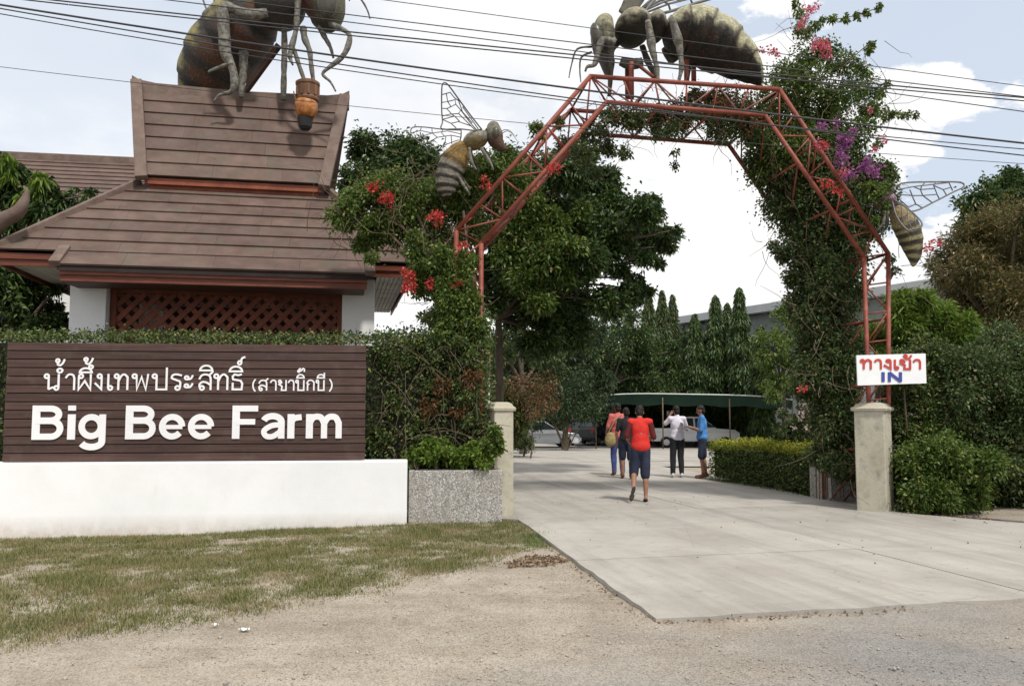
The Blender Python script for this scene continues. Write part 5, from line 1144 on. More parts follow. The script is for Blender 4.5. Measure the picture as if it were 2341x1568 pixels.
# crown of the arch
vt = thing('bougainvillea', 'thin twiggy bougainvillea threaded through the top of the arch', 'vine', lerp(bi[2], bi[3], .2), 'bougainvillea on the arch')
mbt = MB(); stems(mbt, [(1400, 265), (1480, 250), (1560, 250), (1640, 250), (1700, 240), (1560, 290), (1440, 300), (1660, 290)], 14.35, 130, .6, 24, .006, .1, .6); mbt.mk('stem', 'twig', vt)
TC = [(1400, 260, 28), (1450, 270, 28), (1510, 265, 34), (1570, 260, 36), (1630, 250, 40), (1690, 245, 42), (1720, 285, 38), (1650, 300, 30), (1590, 225, 22), (1540, 300, 22), (1350, 300, 28), (1390, 330, 24), (1430, 350, 16), (1330, 350, 26), (1500, 310, 12), (1545, 350, 7), (1542, 380, 8), (1290, 330, 22), (1355, 395, 20), (1280, 280, 14)]
foliage('foliage', [cl(x, y, 14.4 + RNG.uniform(-.6, .7), r) for x, y, r in TC], 17000, 0.055, 0.036, 'leaf_vine_dark', vt, lobes=12, lump=.62)
foliage('dry_foliage', [cl(x, y, 14.3 + RNG.uniform(-.6, .6), r) for x, y, r in TC[1:9]], 2600, 0.045, 0.03, 'leaf_rust', vt, lobes=9, lump=.34)
# right shoulder: the great mass
vr = thing('bougainvillea', 'huge pink and purple flowering bougainvillea smothering the right side of the arch', 'vine', (fi[-1][0], fi[-1][1] + .8, 0), 'bougainvillea on the arch')
RC = [(1760, 230, 40), (1800, 190, 48), (1850, 170, 48), (1800, 260, 55), (1860, 250, 60), (1920, 230, 50), (1960, 200, 34), (1850, 120, 34), (1835, 70, 22), (1828, 30, 14), (1900, 130, 36), (1940, 150, 30), (1980, 245, 30), (2020, 262, 16), (2060, 262, 9), (1730, 300, 42), (1790, 330, 55), (1850, 320, 55), (1910, 300, 55), (1960, 300, 42), (1760, 380, 50), (1820, 400, 55), (1880, 380, 55), (1940, 370, 55), (1990, 390, 44), (2020, 400, 24), (1800, 460, 50), (1850, 470, 55), (1910, 450, 55), (1970, 440, 50), (2015, 445, 34), (1830, 540, 45), (1880, 540, 55), (1930, 530, 50), (1980, 510, 40), (1850, 600, 42), (1900, 620, 52), (1940, 590, 40), (1770, 565, 14), (1795, 580, 18), (1810, 640, 20), (1870, 680, 48), (1920, 690, 46), (1820, 690, 24), (1880, 750, 52), (1930, 760, 40), (1860, 800, 40), (1900, 830, 50), (1945, 830, 30), (1870, 880, 46), (1920, 900, 40), (1900, 960, 44), (1930, 1010, 32), (1880, 1040, 30), (1930, 1070, 22), (2045, 620, 10), (2035, 590, 10), (1990, 110, 10), (1975, 160, 18), (2010, 210, 14)]
mbt = MB()
for k in range(12):
    x = RNG.uniform(1860, 1960); a = np.array([*at(x, 1000, 15.0 + RNG.uniform(-.4, .4))[:2], 0.1]); mbt.add(*tube(smooth_path([a, at(x + RNG.normal(0, 12), 800, 15.0), at(x + RNG.normal(0, 15), 640, 15.0 + RNG.uniform(-.2, .3)), at(x - 60 + RNG.normal(0, 25), 460, 14.9), at(x - 130 + RNG.normal(0, 30), 300, 14.8)], 4), 0.011, 5, caps=False))
stems(mbt, [(x, y) for x, y, r in RC], 14.4, 220, .7, 20, .006, .35, .5)
for pth in ([(1850, 90), (1880, 50), (1940, 40), (2010, 18)], [(1840, 80), (1828, 20), (1822, -40)], [(1960, 240), (2040, 258), (2100, 265)], [(1930, 150), (1975, 110), (2000, 95)]):
    mbt.add(*tube(smooth_path([at(x, y, 13.9) for x, y in pth], 4), 0.008, 4, caps=False))
mbt.mk('stem', 'twig', vr)
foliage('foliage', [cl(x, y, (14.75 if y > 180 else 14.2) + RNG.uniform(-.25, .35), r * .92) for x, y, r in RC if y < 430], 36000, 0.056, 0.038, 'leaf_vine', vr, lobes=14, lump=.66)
foliage('shade_tinted_foliage', [cl(x, y, 14.85 + RNG.uniform(-.25, .35), r) for x, y, r in RC if y >= 380] + [cl(x, y, 14.5 + RNG.uniform(-.1, .3), r) for x, y, r in ((1880, 640, 46), (1930, 650, 40), (1850, 720, 40), (1905, 780, 44), (1940, 800, 34), (1860, 850, 36), (1915, 960, 40), (1935, 930, 30), (1945, 1000, 24), (1915, 1060, 28), (1940, 1080, 20), (1840, 640, 30), (1870, 570, 40))], 115000, 0.058, 0.040, 'leaf_vine_dark', vr, lobes=14, lump=.66)  # lower mass in darker leaves, shade put into the leaf colour
foliage('spray', [cl(x, y, 13.35, r) for x, y, r in ((2005, 440, 18), (2025, 425, 14), (2015, 465, 14), (1990, 430, 16), (2000, 500, 10))] + [cl(x, y, 13.9, r) for x, y, r in ((1880, 52, 9), (1905, 46, 9), (1935, 42, 9), (1960, 36, 8), (1985, 28, 9), (2005, 18, 9), (1865, 62, 9), (1822, 10, 9), (1815, -20, 9), (1995, 100, 8), (1985, 118, 8), (2040, 262, 8), (2075, 265, 7), (2095, 266, 6), (2010, 330, 10), (2000, 250, 12), (2020, 215, 9), (2030, 195, 8))], 3000, 0.055, 0.036, 'leaf_vine', vr, lobes=4, lump=.6)
blossoms('pink_blossom', [(1880, 112, 15), (1866, 100, 9), (1895, 125, 8), (1832, 62, 10), (1850, 20, 8), (1760, 118, 9), (1772, 125, 7), (1742, 114, 5), (2018, 318, 8), (1880, 330, 12), (1840, 45, 8), (1855, 30, 6), (1868, 14, 7), (2000, 340, 7), (1930, 395, 12), (1990, 250, 5)], 13.6, 1300, 'petal_pink', vr, dj=.1)
blossoms('red_blossom', [(1880, 335, 11), (2135, 560, 10), (2120, 566, 8), (2150, 556, 6), (1885, 100, 10), (1835, 888, 7), (1890, 420, 12), (1915, 440, 10)], 13.5, 600, 'petal_red', vr, dj=.05)
blossoms('purple_blossom', [(1935, 322, 16), (1928, 330, 10), (1920, 362, 15), (1940, 400, 13), (1985, 385, 18), (2000, 392, 12), (1970, 380, 10), (1880, 290, 10), (1910, 285, 9), (2035, 450, 13), (2010, 385, 9), (1950, 305, 9)], 13.45, 1700, 'petal_purple', vr, dj=.08)

# ------------------------------------------------------------------ trees
def T_(x, y, D): return at(x, y, D)
def gpt(x, D): p = at(x, 1000, D); return np.array([p[0], p[1], float(ground_z(p[0], p[1])) - .05])
BT = [(870, 350, 70), (830, 400, 50), (940, 370, 70), (900, 430, 70), (990, 400, 60), (1080, 430, 80), (1160, 420, 80), (1240, 420, 80), (1300, 390, 60), (1360, 430, 60), (1420, 465, 55), (1470, 490, 42), (1500, 545, 40), (1450, 550, 55), (1390, 540, 65), (1320, 500, 70), (1240, 520, 80), (1170, 540, 70), (1340, 600, 55), (1280, 630, 60), (1200, 640, 70), (1140, 620, 50), (1250, 710, 55), (1320, 690, 55), (1390, 690, 42), (1440, 675, 36), (1180, 710, 45), (1000, 720, 26), (975, 725, 16), (1470, 665, 20), (1120, 690, 36), (1300, 760, 55), (1230, 790, 45), (1530, 532, 20), (1546, 526, 10), (1488, 462, 22), (1505, 600, 13), (1415, 615, 26), (1455, 640, 18), (1525, 562, 16), (1395, 395, 22), (1340, 350, 26), (1370, 585, 22), (1480, 590, 20), (780, 470, 16), (790, 430, 18)]
mt = tree('mango_tree', 'large dark spreading tree behind the left side of the arch', gpt(1128, 21), at(1140, 730, 21), [cl(x, y, 21 + RNG.uniform(-1.4, 1.6), r * 1.05, r * .62) for x, y, r in BT], 125000, 0.14, 0.056, 'leaf_mango', r=0.13, droop=.3, lobes=16, lump=.56)
foliage('sun_tinted_foliage', [cl(x, y, 19.4 + RNG.uniform(-.3, .3), r, r * .7) for x, y, r in ((1190, 520, 50), (1240, 575, 50), (1200, 640, 44), (1270, 500, 36), (1160, 580, 36), (1215, 460, 36), (1280, 620, 36), (1150, 520, 30), (1310, 560, 30), (1230, 690, 36), (1330, 480, 26))], 15000, 0.12, 0.05, 'leaf_vine', mt, lobes=12, lump=.6)  # lighter leaf colour stands in for sun on the crown front
# dense planting round the car park
bgs = [('dense green tree standing left of the car park behind the gate pillar', 1195, 34, [(1160, 860, 50), (1200, 800, 55), (1240, 850, 50), (1180, 930, 40), (1150, 900, 35), (1215, 910, 40), (1140, 800, 36), (1260, 800, 40), (1170, 760, 30)], 'leaf_vine_dark', 14000, .16),
       ('dark bushy tree over the white parked car', 1290, 44, [(1270, 830, 60), (1330, 800, 60), (1300, 880, 55), (1250, 880, 50), (1350, 860, 50), (1230, 930, 42), (1370, 900, 30), (1300, 770, 50), (1350, 760, 40), (1250, 790, 40), (1340, 920, 40)], 'leaf_dark', 20000, .18),
       ('dark bushy tree left of the row of columnar trees', 1400, 50, [(1380, 800, 60), (1440, 790, 60), (1410, 860, 55), (1460, 850, 50), (1360, 850, 50), (1480, 810, 40), (1400, 740, 40), (1450, 740, 36), (1520, 830, 40), (1560, 800, 36), (1500, 870, 40), (1550, 860, 40)], 'leaf_mango', 22000, .2),
       ('dark bushy tree right of the row of columnar trees', 1790, 44, [(1760, 790, 45), (1800, 760, 50), (1840, 800, 50), (1780, 850, 50), (1830, 860, 45), (1810, 720, 34), (1770, 890, 36)], 'leaf_vine', 11000, .18)]
for lab, x, D, C, m, n, ll in bgs:
    tree('background_tree', lab, gpt(x, D), at(x, 880, D), [cl(a, b, D + RNG.uniform(-1.5, 1.5), r) for a, b, r in C], n, ll, ll * .4, m, r=.16, group='trees round the car park', droop=.4)
tree('croton_shrub', 'rusty orange leaved shrub behind the left gate pillar', gpt(1212, 29), at(1212, 960, 29), [cl(x, y, 29 + RNG.uniform(-.5, .5), r) for x, y, r in ((1195, 905, 30), (1235, 890, 34), (1225, 930, 30), (1175, 885, 26), (1255, 915, 24), (1210, 870, 24))], 1300, 0.12, 0.05, 'leaf_rust', r=.03, cat='shrub', lump=.8)
tree('round_shrub', 'dark rounded shrub at driveway edge behind left pillar', gpt(1195, 31), at(1195, 1010, 31), [cl(x, y, 31 + RNG.uniform(-.4, .4), r, ry) for x, y, r, ry in ((1190, 1000, 24, 30), (1205, 1012, 18, 26), (1180, 985, 20, 30), (1195, 965, 16, 20))], 4500, 0.07, 0.04, 'leaf_hedge', r=.04, cat='shrub')
ash = [(1440, 712, 17, 56), (1487, 668, 22, 54), (1518, 662, 20, 55), (1542, 672, 16, 56), (1593, 716, 24, 50), (1641, 672, 24, 50), (1668, 690, 18, 52), (1697, 655, 25, 49), (1745, 742, 22, 46)]
ashl = ['small columnar tree at the left end of the tall row', 'second columnar tree from the left in the tall row', 'third columnar tree from the left in the tall row', 'fourth columnar tree from left, beside the building end', 'short broad columnar tree in front of the building end', 'tall columnar tree left of the two tallest', 'slim columnar tree between the two tallest', 'tallest pointed columnar tree in the row', 'short dark columnar tree at the right end of the row']
for (x, y, r, D), lab in zip(ash, ashl):
    b = gpt(x, D); top_ = at(x, y, D); t = thing('columnar_tree', lab, 'tree', b, 'row of columnar trees')
    V, F = tube([b, b * .5 + top_ * .5, top_ - (0, 0, .3)], [0.12, .08, .02], 7); mk('trunk', V, F, 'bark', t)
    n = 10000; H_ = top_[2] - b[2] - .8; f = RNG.uniform(0, 1, n) ** 0.8; f = 1 - f; hh = b[2] + .8 + f * H_
    prof = np.clip((1 - f) * 2.2, 0, 1) ** 0.75 * (0.85 + .22 * np.sin(f * 34 + x) * RNG.uniform(.4, 1, n)); R_ = r * 1.25 * D / FPX * prof * RNG.uniform(0.35, 1.08, n) ** .5; an = RNG.uniform(0, 2 * math.pi, n)
    P = np.stack([b[0] + R_ * np.cos(an), b[1] + R_ * np.sin(an), hh], 1); Dv = np.stack([np.cos(an) * .6, np.sin(an) * .6, -np.ones(n) * .9], 1) + unit_rand(n) * .45
    V, F = leaves(P, Dv, 0.26, 0.075, .25); mk('crown', V, F, 'leaf_vine_dark' if x < 1560 else 'leaf_mango', t)
US = [('dark undergrowth bush behind the left pillar, under the rusty leaves', [(1150, 960, 34), (1175, 930, 36), (1165, 1000, 30), (1200, 950, 26), (1150, 905, 36)], 30.0, 'leaf_hedge', 8000),
      ('dark leafy bush over the roof of the white hatchback', [(1250, 930, 34), (1290, 935, 34), (1330, 940, 34), (1225, 920, 30), (1310, 900, 40), (1360, 930, 30)], 41.0, 'leaf_dark', 9000),
      ('dark leafy bush beside the canopy end', [(1340, 985, 26), (1365, 960, 30), (1390, 980, 26), (1325, 960, 20)], 56.0, 'leaf_dark', 5000)]
for lab, C, D, m, n in US:
    b = gpt(float(np.mean([c[0] for c in C])), D); t = thing('undergrowth', lab, 'bush', b, 'undergrowth round the car park'); CC = [cl(x, y, D + RNG.uniform(-.6, .6), r) for x, y, r in C]
    mbt = MB(); limbs(mbt, b, [c for c, _ in CC], .04); mbt.mk('stem', 'twig', t); foliage('foliage', CC, n, .13, .06, m, t, lobes=12, lump=.6)
bh = thing('shade_belt', 'dark tall hedge closing the back of the car park', 'hedge', (14, 60, -.5))
V, F = box((12, 60.6, 2.9), (52, 1.6, 7.0)); mk('light_block_core', V, F, 'shade_core_and_soil', bh)  # added solid core, stops light passing through the belt
V, F = box_leaves((12, 60.4, 3.0), (54, 2.6, 7.6), (1, 0, 0), (0, 1, 0), 32000, .32, .16, .35, faces=('f', 't')); mk('foliage', V, F, 'leaf_dark', bh)

# right-hand side
hp = grd(2050, 1178); RHU = nrm(np.array([4.2, -1.0, 0])); RHV = np.array([-RHU[1], RHU[0], 0])
RS = [('dark glossy hedge shrub right behind the stone pillar', [(2080, 900, 52), (2110, 840, 55), (2070, 980, 46), (2090, 1060, 44), (2130, 960, 55), (2070, 1130, 36), (2065, 850, 36), (2060, 1060, 30)], 14.3, 'leaf_hedge', 30000),
      ('leafy low shrub with pale flecks in front of the right hedge', [(2080, 1090, 36), (2110, 1050, 46), (2170, 1040, 52), (2140, 1120, 46), (2200, 1110, 46), (2240, 1070, 44), (2100, 1140, 36), (2120, 1010, 36), (2180, 1150, 30), (2240, 1140, 34)], 13.7, 'leaf_vine', 30000),
      ('tall dark hedge shrub at the right edge of the picture', [(2180, 900, 60), (2250, 880, 65), (2310, 880, 65), (2190, 980, 60), (2260, 970, 62), (2320, 990, 62), (2280, 1060, 60), (2330, 1100, 60), (2370, 930, 60), (2290, 1140, 44), (2350, 1150, 44), (2380, 1060, 60), (2200, 830, 52), (2290, 800, 56), (2350, 820, 52), (2420, 1000, 70), (2420, 1120, 60), (2440, 880, 60)], 14.6, 'leaf_vine_dark', 75000),
      ('bright green feathery bush above the right hedge', [(2070, 740, 38), (2110, 760, 44), (2160, 770, 46), (2210, 790, 44), (2250, 800, 40), (2090, 700, 22), (2060, 800, 36), (2140, 730, 28), (2200, 750, 30), (2060, 690, 26), (2110, 690, 24), (2010, 760, 30), (2020, 820, 30), (2160, 710, 22)], 17.0, 'leaf_fresh', 20000)]
for lab, C, D, m, n in RS:
    cx_ = float(np.mean([c[0] for c in C])); b = gpt(cx_, D); t = thing('shrub', lab, 'shrub', b, 'shrubs right of the gate'); CC = [cl(x, y, D + RNG.uniform(-.5, .5), r) for x, y, r in C]
    mbt = MB(); limbs(mbt, b, [c for c, _ in CC], .03)
    mbt.mk('stem', 'twig', t); foliage('foliage', CC, n, 0.062 if m != 'leaf_fresh' else .15, 0.036 if m != 'leaf_fresh' else .03, m, t, lobes=14, lump=.62, up=.25)
V, F = ellip((9.6, 15.6, 1.1), (2.4, .35, 1.35), 18, 10); mk('hedge_shadow', V, F, 'shade_core_and_soil', bpy.data.objects['shrub.002'])  # added dark ellipsoid standing in for shade inside the shrub
for o in [bpy.data.objects['hedge_shadow']]: o.name = 'light_block_core'
tree('brown_tree', 'tree with brown-olive feathery foliage at the right edge', gpt(2330, 22), at(2310, 800, 22), [cl(x, y, 22 + RNG.uniform(-1.3, 1.3), r, r * .75) for x, y, r in ((2170, 600, 30), (2200, 560, 40), (2240, 540, 50), (2290, 510, 50), (2330, 490, 50), (2220, 620, 50), (2280, 600, 60), (2340, 580, 60), (2180, 660, 30), (2250, 680, 50), (2320, 670, 60), (2230, 730, 40), (2290, 750, 50), (2350, 740, 50), (2390, 600, 60), (2390, 500, 50), (2200, 770, 40), (2260, 790, 50), (2330, 800, 60), (2200, 690, 36), (2150, 630, 26), (2130, 600, 14), (2390, 700, 60), (2390, 800, 60))], 60000, 0.13, 0.035, 'leaf_brown', r=.14, droop=.15, up=0.0, lobes=14, lump=.8)
tree('tall_tree', 'dark green tree top rising behind the brown tree', gpt(2320, 30), at(2310, 700, 30), [cl(x, y, 30 + RNG.uniform(-1, 1), r) for x, y, r in ((2315, 405, 20), (2300, 440, 36), (2250, 450, 36), (2210, 480, 30), (2340, 470, 44), (2220, 520, 30), (2260, 510, 44), (2310, 530, 50), (2380, 500, 50), (2330, 420, 20))], 16000, 0.2, 0.075, 'leaf_mango', r=.16, lobes=12, lump=.6)
# left side
tree('eave_tree', 'dark leafy tree below the left eave of the pavilion', gpt(20, 16.6), at(30, 780, 16.6), [cl(x, y, 16.6 + RNG.uniform(-.5, .5), r) for x, y, r in ((20, 610, 46), (70, 640, 44), (110, 630, 34), (30, 680, 50), (90, 700, 42), (40, 740, 48), (110, 745, 40), (-20, 640, 50), (-20, 720, 50), (140, 750, 20), (60, 590, 36), (-60, 680, 60), (130, 660, 14))], 17000, 0.14, 0.05, 'leaf_mango', r=.12)
lt = tree('overhanging_tree', 'leafy branches with fresh light tips over the left roof corner', gpt(-60, 16.9), at(-40, 560, 16.9), [cl(x, y, 16.9 + RNG.uniform(-.3, .3), r) for x, y, r in ((-10, 420, 40), (20, 400, 32), (10, 460, 45), (60, 470, 36), (100, 450, 32), (95, 490, 30), (140, 470, 26), (60, 510, 34), (110, 420, 18), (170, 455, 18), (205, 447, 14), (0, 375, 22), (20, 520, 40), (-50, 450, 60), (-60, 380, 50))], 7500, 0.17, 0.06, 'leaf_mango', r=.1, droop=.6)
foliage('new_growth', [cl(x, y, 16.6, r) for x, y, r in ((8, 375, 20), (25, 400, 14), (102, 415, 18), (90, 430, 12), (85, 482, 14), (55, 462, 14), (100, 490, 10))], 520, 0.19, 0.05, 'leaf_fresh', lt, droop=.7, lobes=4, lump=.6)

# clipped low hedge along the drive
h0_, h1_ = grd(1618, 1095, SLAB), grd(1905, 1140, SLAB); hd = nrm(h1_ - h0_); hn = np.array([-hd[1], hd[0], 0]); hn = hn if hn[1] > 0 else -hn
hh_ = at(1640, 1014, h0_[1])[2]
hc = (h0_ + h1_) / 2 + hn * .75; hedge('low clipped hedge with yellow-green top along the drive', (hc[0], hc[1], hh_ / 2), (np.linalg.norm(h1_ - h0_) - .1, 1.5, hh_), hd, hn, 17000, .05, .03, 'leaf_vine', .05, .1, top=(26000, 'leaf_yellow'))
t = tree('flowering_shrub', 'pale pink flowering shrub behind the low clipped hedge', gpt(1835, 18), at(1835, 1000, 18), [cl(x, y, 18 + RNG.uniform(-.3, .3), r) for x, y, r in ((1830, 980, 40), (1800, 960, 26), (1860, 950, 34), (1845, 1020, 40), (1810, 1020, 36), (1870, 1010, 30), (1790, 1000, 24))], 6500, .07, .04, 'leaf_vine_dark', r=.03, cat='shrub')
blossoms('blossom', [(1845, 930, 14), (1855, 945, 12), (1830, 950, 8), (1865, 935, 8), (1815, 975, 6), (1850, 980, 8)], 17.6, 500, 'petal_pale', t, .05)

# ------------------------------------------------------------------ grass verge, litter, stones
def px_inside(P, poly):
    x, y = P[:, 0], P[:, 1]; ins = np.zeros(len(P), bool); j = len(poly) - 1
    for i in range(len(poly)):
        xi, yi = poly[i]; xj, yj = poly[j]; c = ((yi > y) != (yj > y)) & (x < (xj - xi) * (y - yi) / (yj - yi + 1e-9) + xi); ins ^= c; j = i
    return ins
gp = [grd(x, y, -0.04)[:2] for x, y in ((-140, 1255), (0, 1226), (300, 1217), (600, 1210), (930, 1201), (1160, 1192), (1200, 1205), (1262, 1250), (1225, 1262), (1150, 1280), (1090, 1305), (960, 1330), (880, 1362), (760, 1378), (660, 1392), (560, 1412), (430, 1432), (300, 1447), (140, 1462), (60, 1490), (-60, 1500))]
def grass(name, n, poly, hmin, hmax, mat, lab, dens=None, wid=0.006):
    lo = np.min(poly, 0); hi = np.max(poly, 0); P = RNG.uniform(lo - .1, hi + .1, (n * 2, 2)); nz = np.array([mnoise.noise(Vector((p[0] * 1.3, p[1] * 1.3, 3))) + .6 * mnoise.noise(Vector((p[0] * 4, p[1] * 4, 1))) + .35 * mnoise.noise(Vector((p[0] * 11, p[1] * 11, 1))) for p in P])
    Pj = P + RNG.normal(0, .12, P.shape); keep = px_inside(Pj, poly) & (nz + RNG.uniform(-.55, .55, len(P)) > (-.22 if dens is None else dens)); P = P[keep][:n]; nz = nz[keep][:n]; m = len(P)
    z = ground_z(P[:, 0], P[:, 1]) + bumpy(P[:, 0], P[:, 1]); an = RNG.uniform(0, 2 * math.pi, m); ln = RNG.uniform(hmin, hmax, m) * (1 + .5 * np.clip(nz, -.5, 1)); tilt = RNG.uniform(.15, 1.25, m)
    b = np.stack([P[:, 0], P[:, 1], z - .004], 1); d = np.stack([np.cos(an) * np.sin(tilt), np.sin(an) * np.sin(tilt), np.cos(tilt)], 1); s = np.stack([-np.sin(an), np.cos(an), np.zeros(m)], 1) * (wid / 2)
    V = np.stack([b - s, b + s, b + d * ln[:, None]], 1).reshape(-1, 3); F = (np.arange(m)[:, None] * 3 + np.arange(3)); return mk(name, V, F, mat, label=lab, cat='grass', kind='stuff')
grass('grass', 240000, gp, .025, .062, 'grass_blade', 'patchy half dry grass on the verge below the wall', wid=.0075)
gg = [grd(x, y)[:2] for x, y in ((1195, 1222), (1225, 1218), (1258, 1243), (1235, 1256), (1200, 1250))]
grass('grass', 2600, gg, .04, .08, 'grass_green', 'bright green tuft of grass at the driveway edge', -1)
gw = [WP(u, .02 + (k % 2) * .10, 0)[:2] for k, u in enumerate((-7.5, 1.2))]; gw = [WP(-7.5, .0, 0)[:2], WP(1.1, .0, 0)[:2], WP(1.1, .13, 0)[:2], WP(-7.5, .13, 0)[:2]]
grass('weeds', 2600, gw, .05, .13, 'grass_green', 'thin weeds along the foot of the white wall', .15)
def litter(name, poly, n, size, mat, lab, dz=0.0):
    lo = np.min(poly, 0); hi = np.max(poly, 0); P = RNG.uniform(lo, hi, (n * 3, 2)); P = P[px_inside(P, poly)][:n]; m = len(P); z = ground_z(P[:, 0], P[:, 1]) + bumpy(P[:, 0], P[:, 1]) + RNG.uniform(.003, .025 if not dz else .008, m) + dz
    Dv = unit_rand(m) * np.array([1, 1, .3]); V, F = leaves(np.stack([P[:, 0], P[:, 1], z], 1), Dv, size, size * .6, .05); return mk(name, V, F, mat, label=lab, cat='leaves', kind='stuff')
litter('dry_leaves', [grd(x, y)[:2] for x, y in ((1155, 1292), (1200, 1275), (1275, 1272), (1300, 1285), (1240, 1296), (1170, 1300))], 420, .045, 'leaf_dry', 'brown dry leaves heaped beside the driveway edge')
litter('fallen_leaves', [grd(x, y)[:2] for x, y in ((1490, 1418), (1640, 1408), (1900, 1398), (2100, 1390), (2100, 1400), (1900, 1410), (1640, 1424), (1500, 1432))], 240, .028, 'leaf_dry', 'crumbled dry leaves along the front edge of the concrete')
litter('leaf_litter', [grd(x, y)[:2] for x, y in ((2060, 1175), (2200, 1180), (2345, 1200), (2345, 1232), (2200, 1200), (2090, 1186))], 900, .05, 'leaf_dry', 'dry leaf litter at the foot of the right hedge')
litter('scattered_leaves', [DR(-3.0, .3), DR(2.6, .3), DR(2.6, 9), DR(-2.6, 9)], 70, .03, 'leaf_dry', 'single dry leaves scattered over the concrete driveway', SLAB + .016)
grass('weeds', 1500, [DR(-3.60, -.1), DR(-3.50, -.1), DR(-3.10, 6.0), DR(-3.22, 6.0)], .03, .08, 'grass_green', 'sparse weeds along the left edge of the concrete', .05)
litter('edge_debris', [DR(-3.62, -.15), DR(-3.50, -.15), DR(-3.12, 6.0), DR(-3.25, 6.0)], 700, .03, 'leaf_dry', 'thin line of dry debris along the left edge of the concrete')
octV = np.array([(1, 0, 0), (-1, 0, 0), (0, 1, 0), (0, -1, 0), (0, 0, .7), (0, 0, -.7)]); octF = np.array([(0, 2, 4), (2, 1, 4), (1, 3, 4), (3, 0, 4), (2, 0, 5), (1, 2, 5), (3, 1, 5), (0, 3, 5)])
m = 16000; P = np.stack([RNG.uniform(-4.5, 5, m), 4.6 + RNG.uniform(0, 1, m) ** 1.2 * 5.2], 1); side = (P[:, 0] - .9) * .3 + 0; keep = (P[:, 1] < np.where(P[:, 0] > 1.0, 6.5, 9.5 - (P[:, 0] + 4) * .1)) & ~px_inside(P, gp); P = P[keep]; m = len(P)
R_ = RNG.uniform(.002, .009, m) * (1 + 1.2 * (RNG.uniform(0, 1, m) > .96)); z = ground_z(P[:, 0], P[:, 1]) + bumpy(P[:, 0], P[:, 1]) + np.where(P[:, 1] < 5.6, .012, 0)
V = (octV[None] * R_[:, None, None] * RNG.uniform(.6, 1.3, (m, 6, 1)) + np.stack([P[:, 0], P[:, 1], z + R_ * .3], 1)[:, None]).reshape(-1, 3); F = (octF[None] + np.arange(m)[:, None, None] * 6).reshape(-1, 3)
mk('gravel', V, F, 'pebble', label='loose gravel scattered over the dusty road edge', cat='gravel', kind='stuff')
for (x, y), lab in (((558, 1441), 'larger scrap of pale plastic litter below the grass'), ((492, 1430), 'smaller scrap of white litter below the grass')):
    p = grd(x, y); V = []; F = []; n = 5
    for i in range(n):
        for j in range(4): V.append(p + np.array([(i - 2) * .018 * (1 if y > 1435 else .6), (j - 1.5) * .016 * (1 if y > 1435 else .6), .012 + .009 * math.sin(i * 2.1 + j * 1.7)]))
    for i in range(n - 1):
        for j in range(3): F.append((i * 4 + j, i * 4 + 4 + j, i * 4 + 5 + j, i * 4 + 1 + j))
    mk('plastic_scrap', np.array(V), F, 'litter', smooth=True, label=lab, cat='litter', group='litter on the verge')

# ------------------------------------------------------------------ far building
fb0, fb1 = at(1556, 724, 62), at(2190, 640, 43); fu = nrm((fb1 - fb0) * np.array([1, 1, 0])); fn = np.array([-fu[1], fu[0], 0]); fn = fn if fn[1] > 0 else -fn; Lb = np.linalg.norm((fb1 - fb0)[:2]) + 8; zt = (fb0[2] + fb1[2]) / 2
def FV(u, w, z): return np.array([fb0[0], fb0[1], 0]) + fu * u + fn * w + np.array([0, 0, z])
fb = thing('office_building', 'long low grey building with flat roof edge beyond the trees', 'building', FV(Lb / 2, 4, -.5))
V, F = box(FV(Lb / 2, 4.6, (zt - 1.0) / 2 - .3), (Lb, 8, zt - .4), fu, fn); mk('wall', V, F, 'building_grey', fb)
V, F = box(FV(Lb / 2, 4.0, zt - .25), (Lb + 1.2, 9.8, .5), fu, fn); mk('roof_slab', V, F, 'building_grey', fb)
V, F = box(FV(Lb / 2, 0.1, zt - 1.15), (Lb + .2, .6, 1.2), fu, fn); mk('shade_tinted_band', V, F, 'building_dark', fb)  # dark box below the roof slab, shade put into its colour
V, F = box(FV(Lb / 2, 0.25, zt - 1.78), (Lb + .3, .8, .22), fu, fn); mk('ledge', V, F, 'building_grey', fb)
for fl in (2.3, 4.6):
    u = 1.2
    while u < Lb - 1.5:
        V, F = box(FV(u, .57, zt - fl - .9), (1.5, .08, 1.3), fu, fn); w_ = mk('window', V, F, 'window_glass', fb)
        for dz in (-.68, .68): V, F = box(FV(u, .53, zt - fl - .9 + dz), (1.66, .1, .08), fu, fn); mk('frame', V, F, 'pale_metal', w_)
        u += 2.6

# ------------------------------------------------------------------ shade canopy over the cars
CD = 45.0; ca, cb = at(1362, 899, CD), at(1812, 907, CD)
cn = thing('carport', 'dark green shade canopy on thin posts over parked cars', 'carport', ((ca[0] + cb[0]) / 2, CD, -.4))
nx = 26; ny = 8; V = []
for j in range(ny):
    for i in range(nx):
        f = i / (nx - 1); g = j / (ny - 1); V.append(lerp(ca, cb, f) + np.array([0, g * 12.0, -.25 * g - .20 * (2 * f - 1) ** 4 - .18 * math.sin(g * math.pi)]))
V = np.array(V); F = [(j * nx + i, j * nx + i + 1, (j + 1) * nx + i + 1, (j + 1) * nx + i) for j in range(ny - 1) for i in range(nx - 1)]
nb = len(V); V2 = np.vstack([V, V - (0, 0, .02)]); F2 = F + [tuple(q + nb for q in f[::-1]) for f in F]; mk('shade_net', V2, F2, 'shade_net', cn, smooth=True)
Vv = []; Fv = []
for i in range(nx):
    f = i / (nx - 1); p = lerp(ca, cb, f); dr = -.20 * (2 * f - 1) ** 4; Vv += [p + (0, -.02, dr), p + (0, .25, -.56 - .05 * math.sin(f * 31) + dr * .6), p + (0, .02, dr), p + (0, .29, -.56 - .05 * math.sin(f * 31) + dr * .6)]
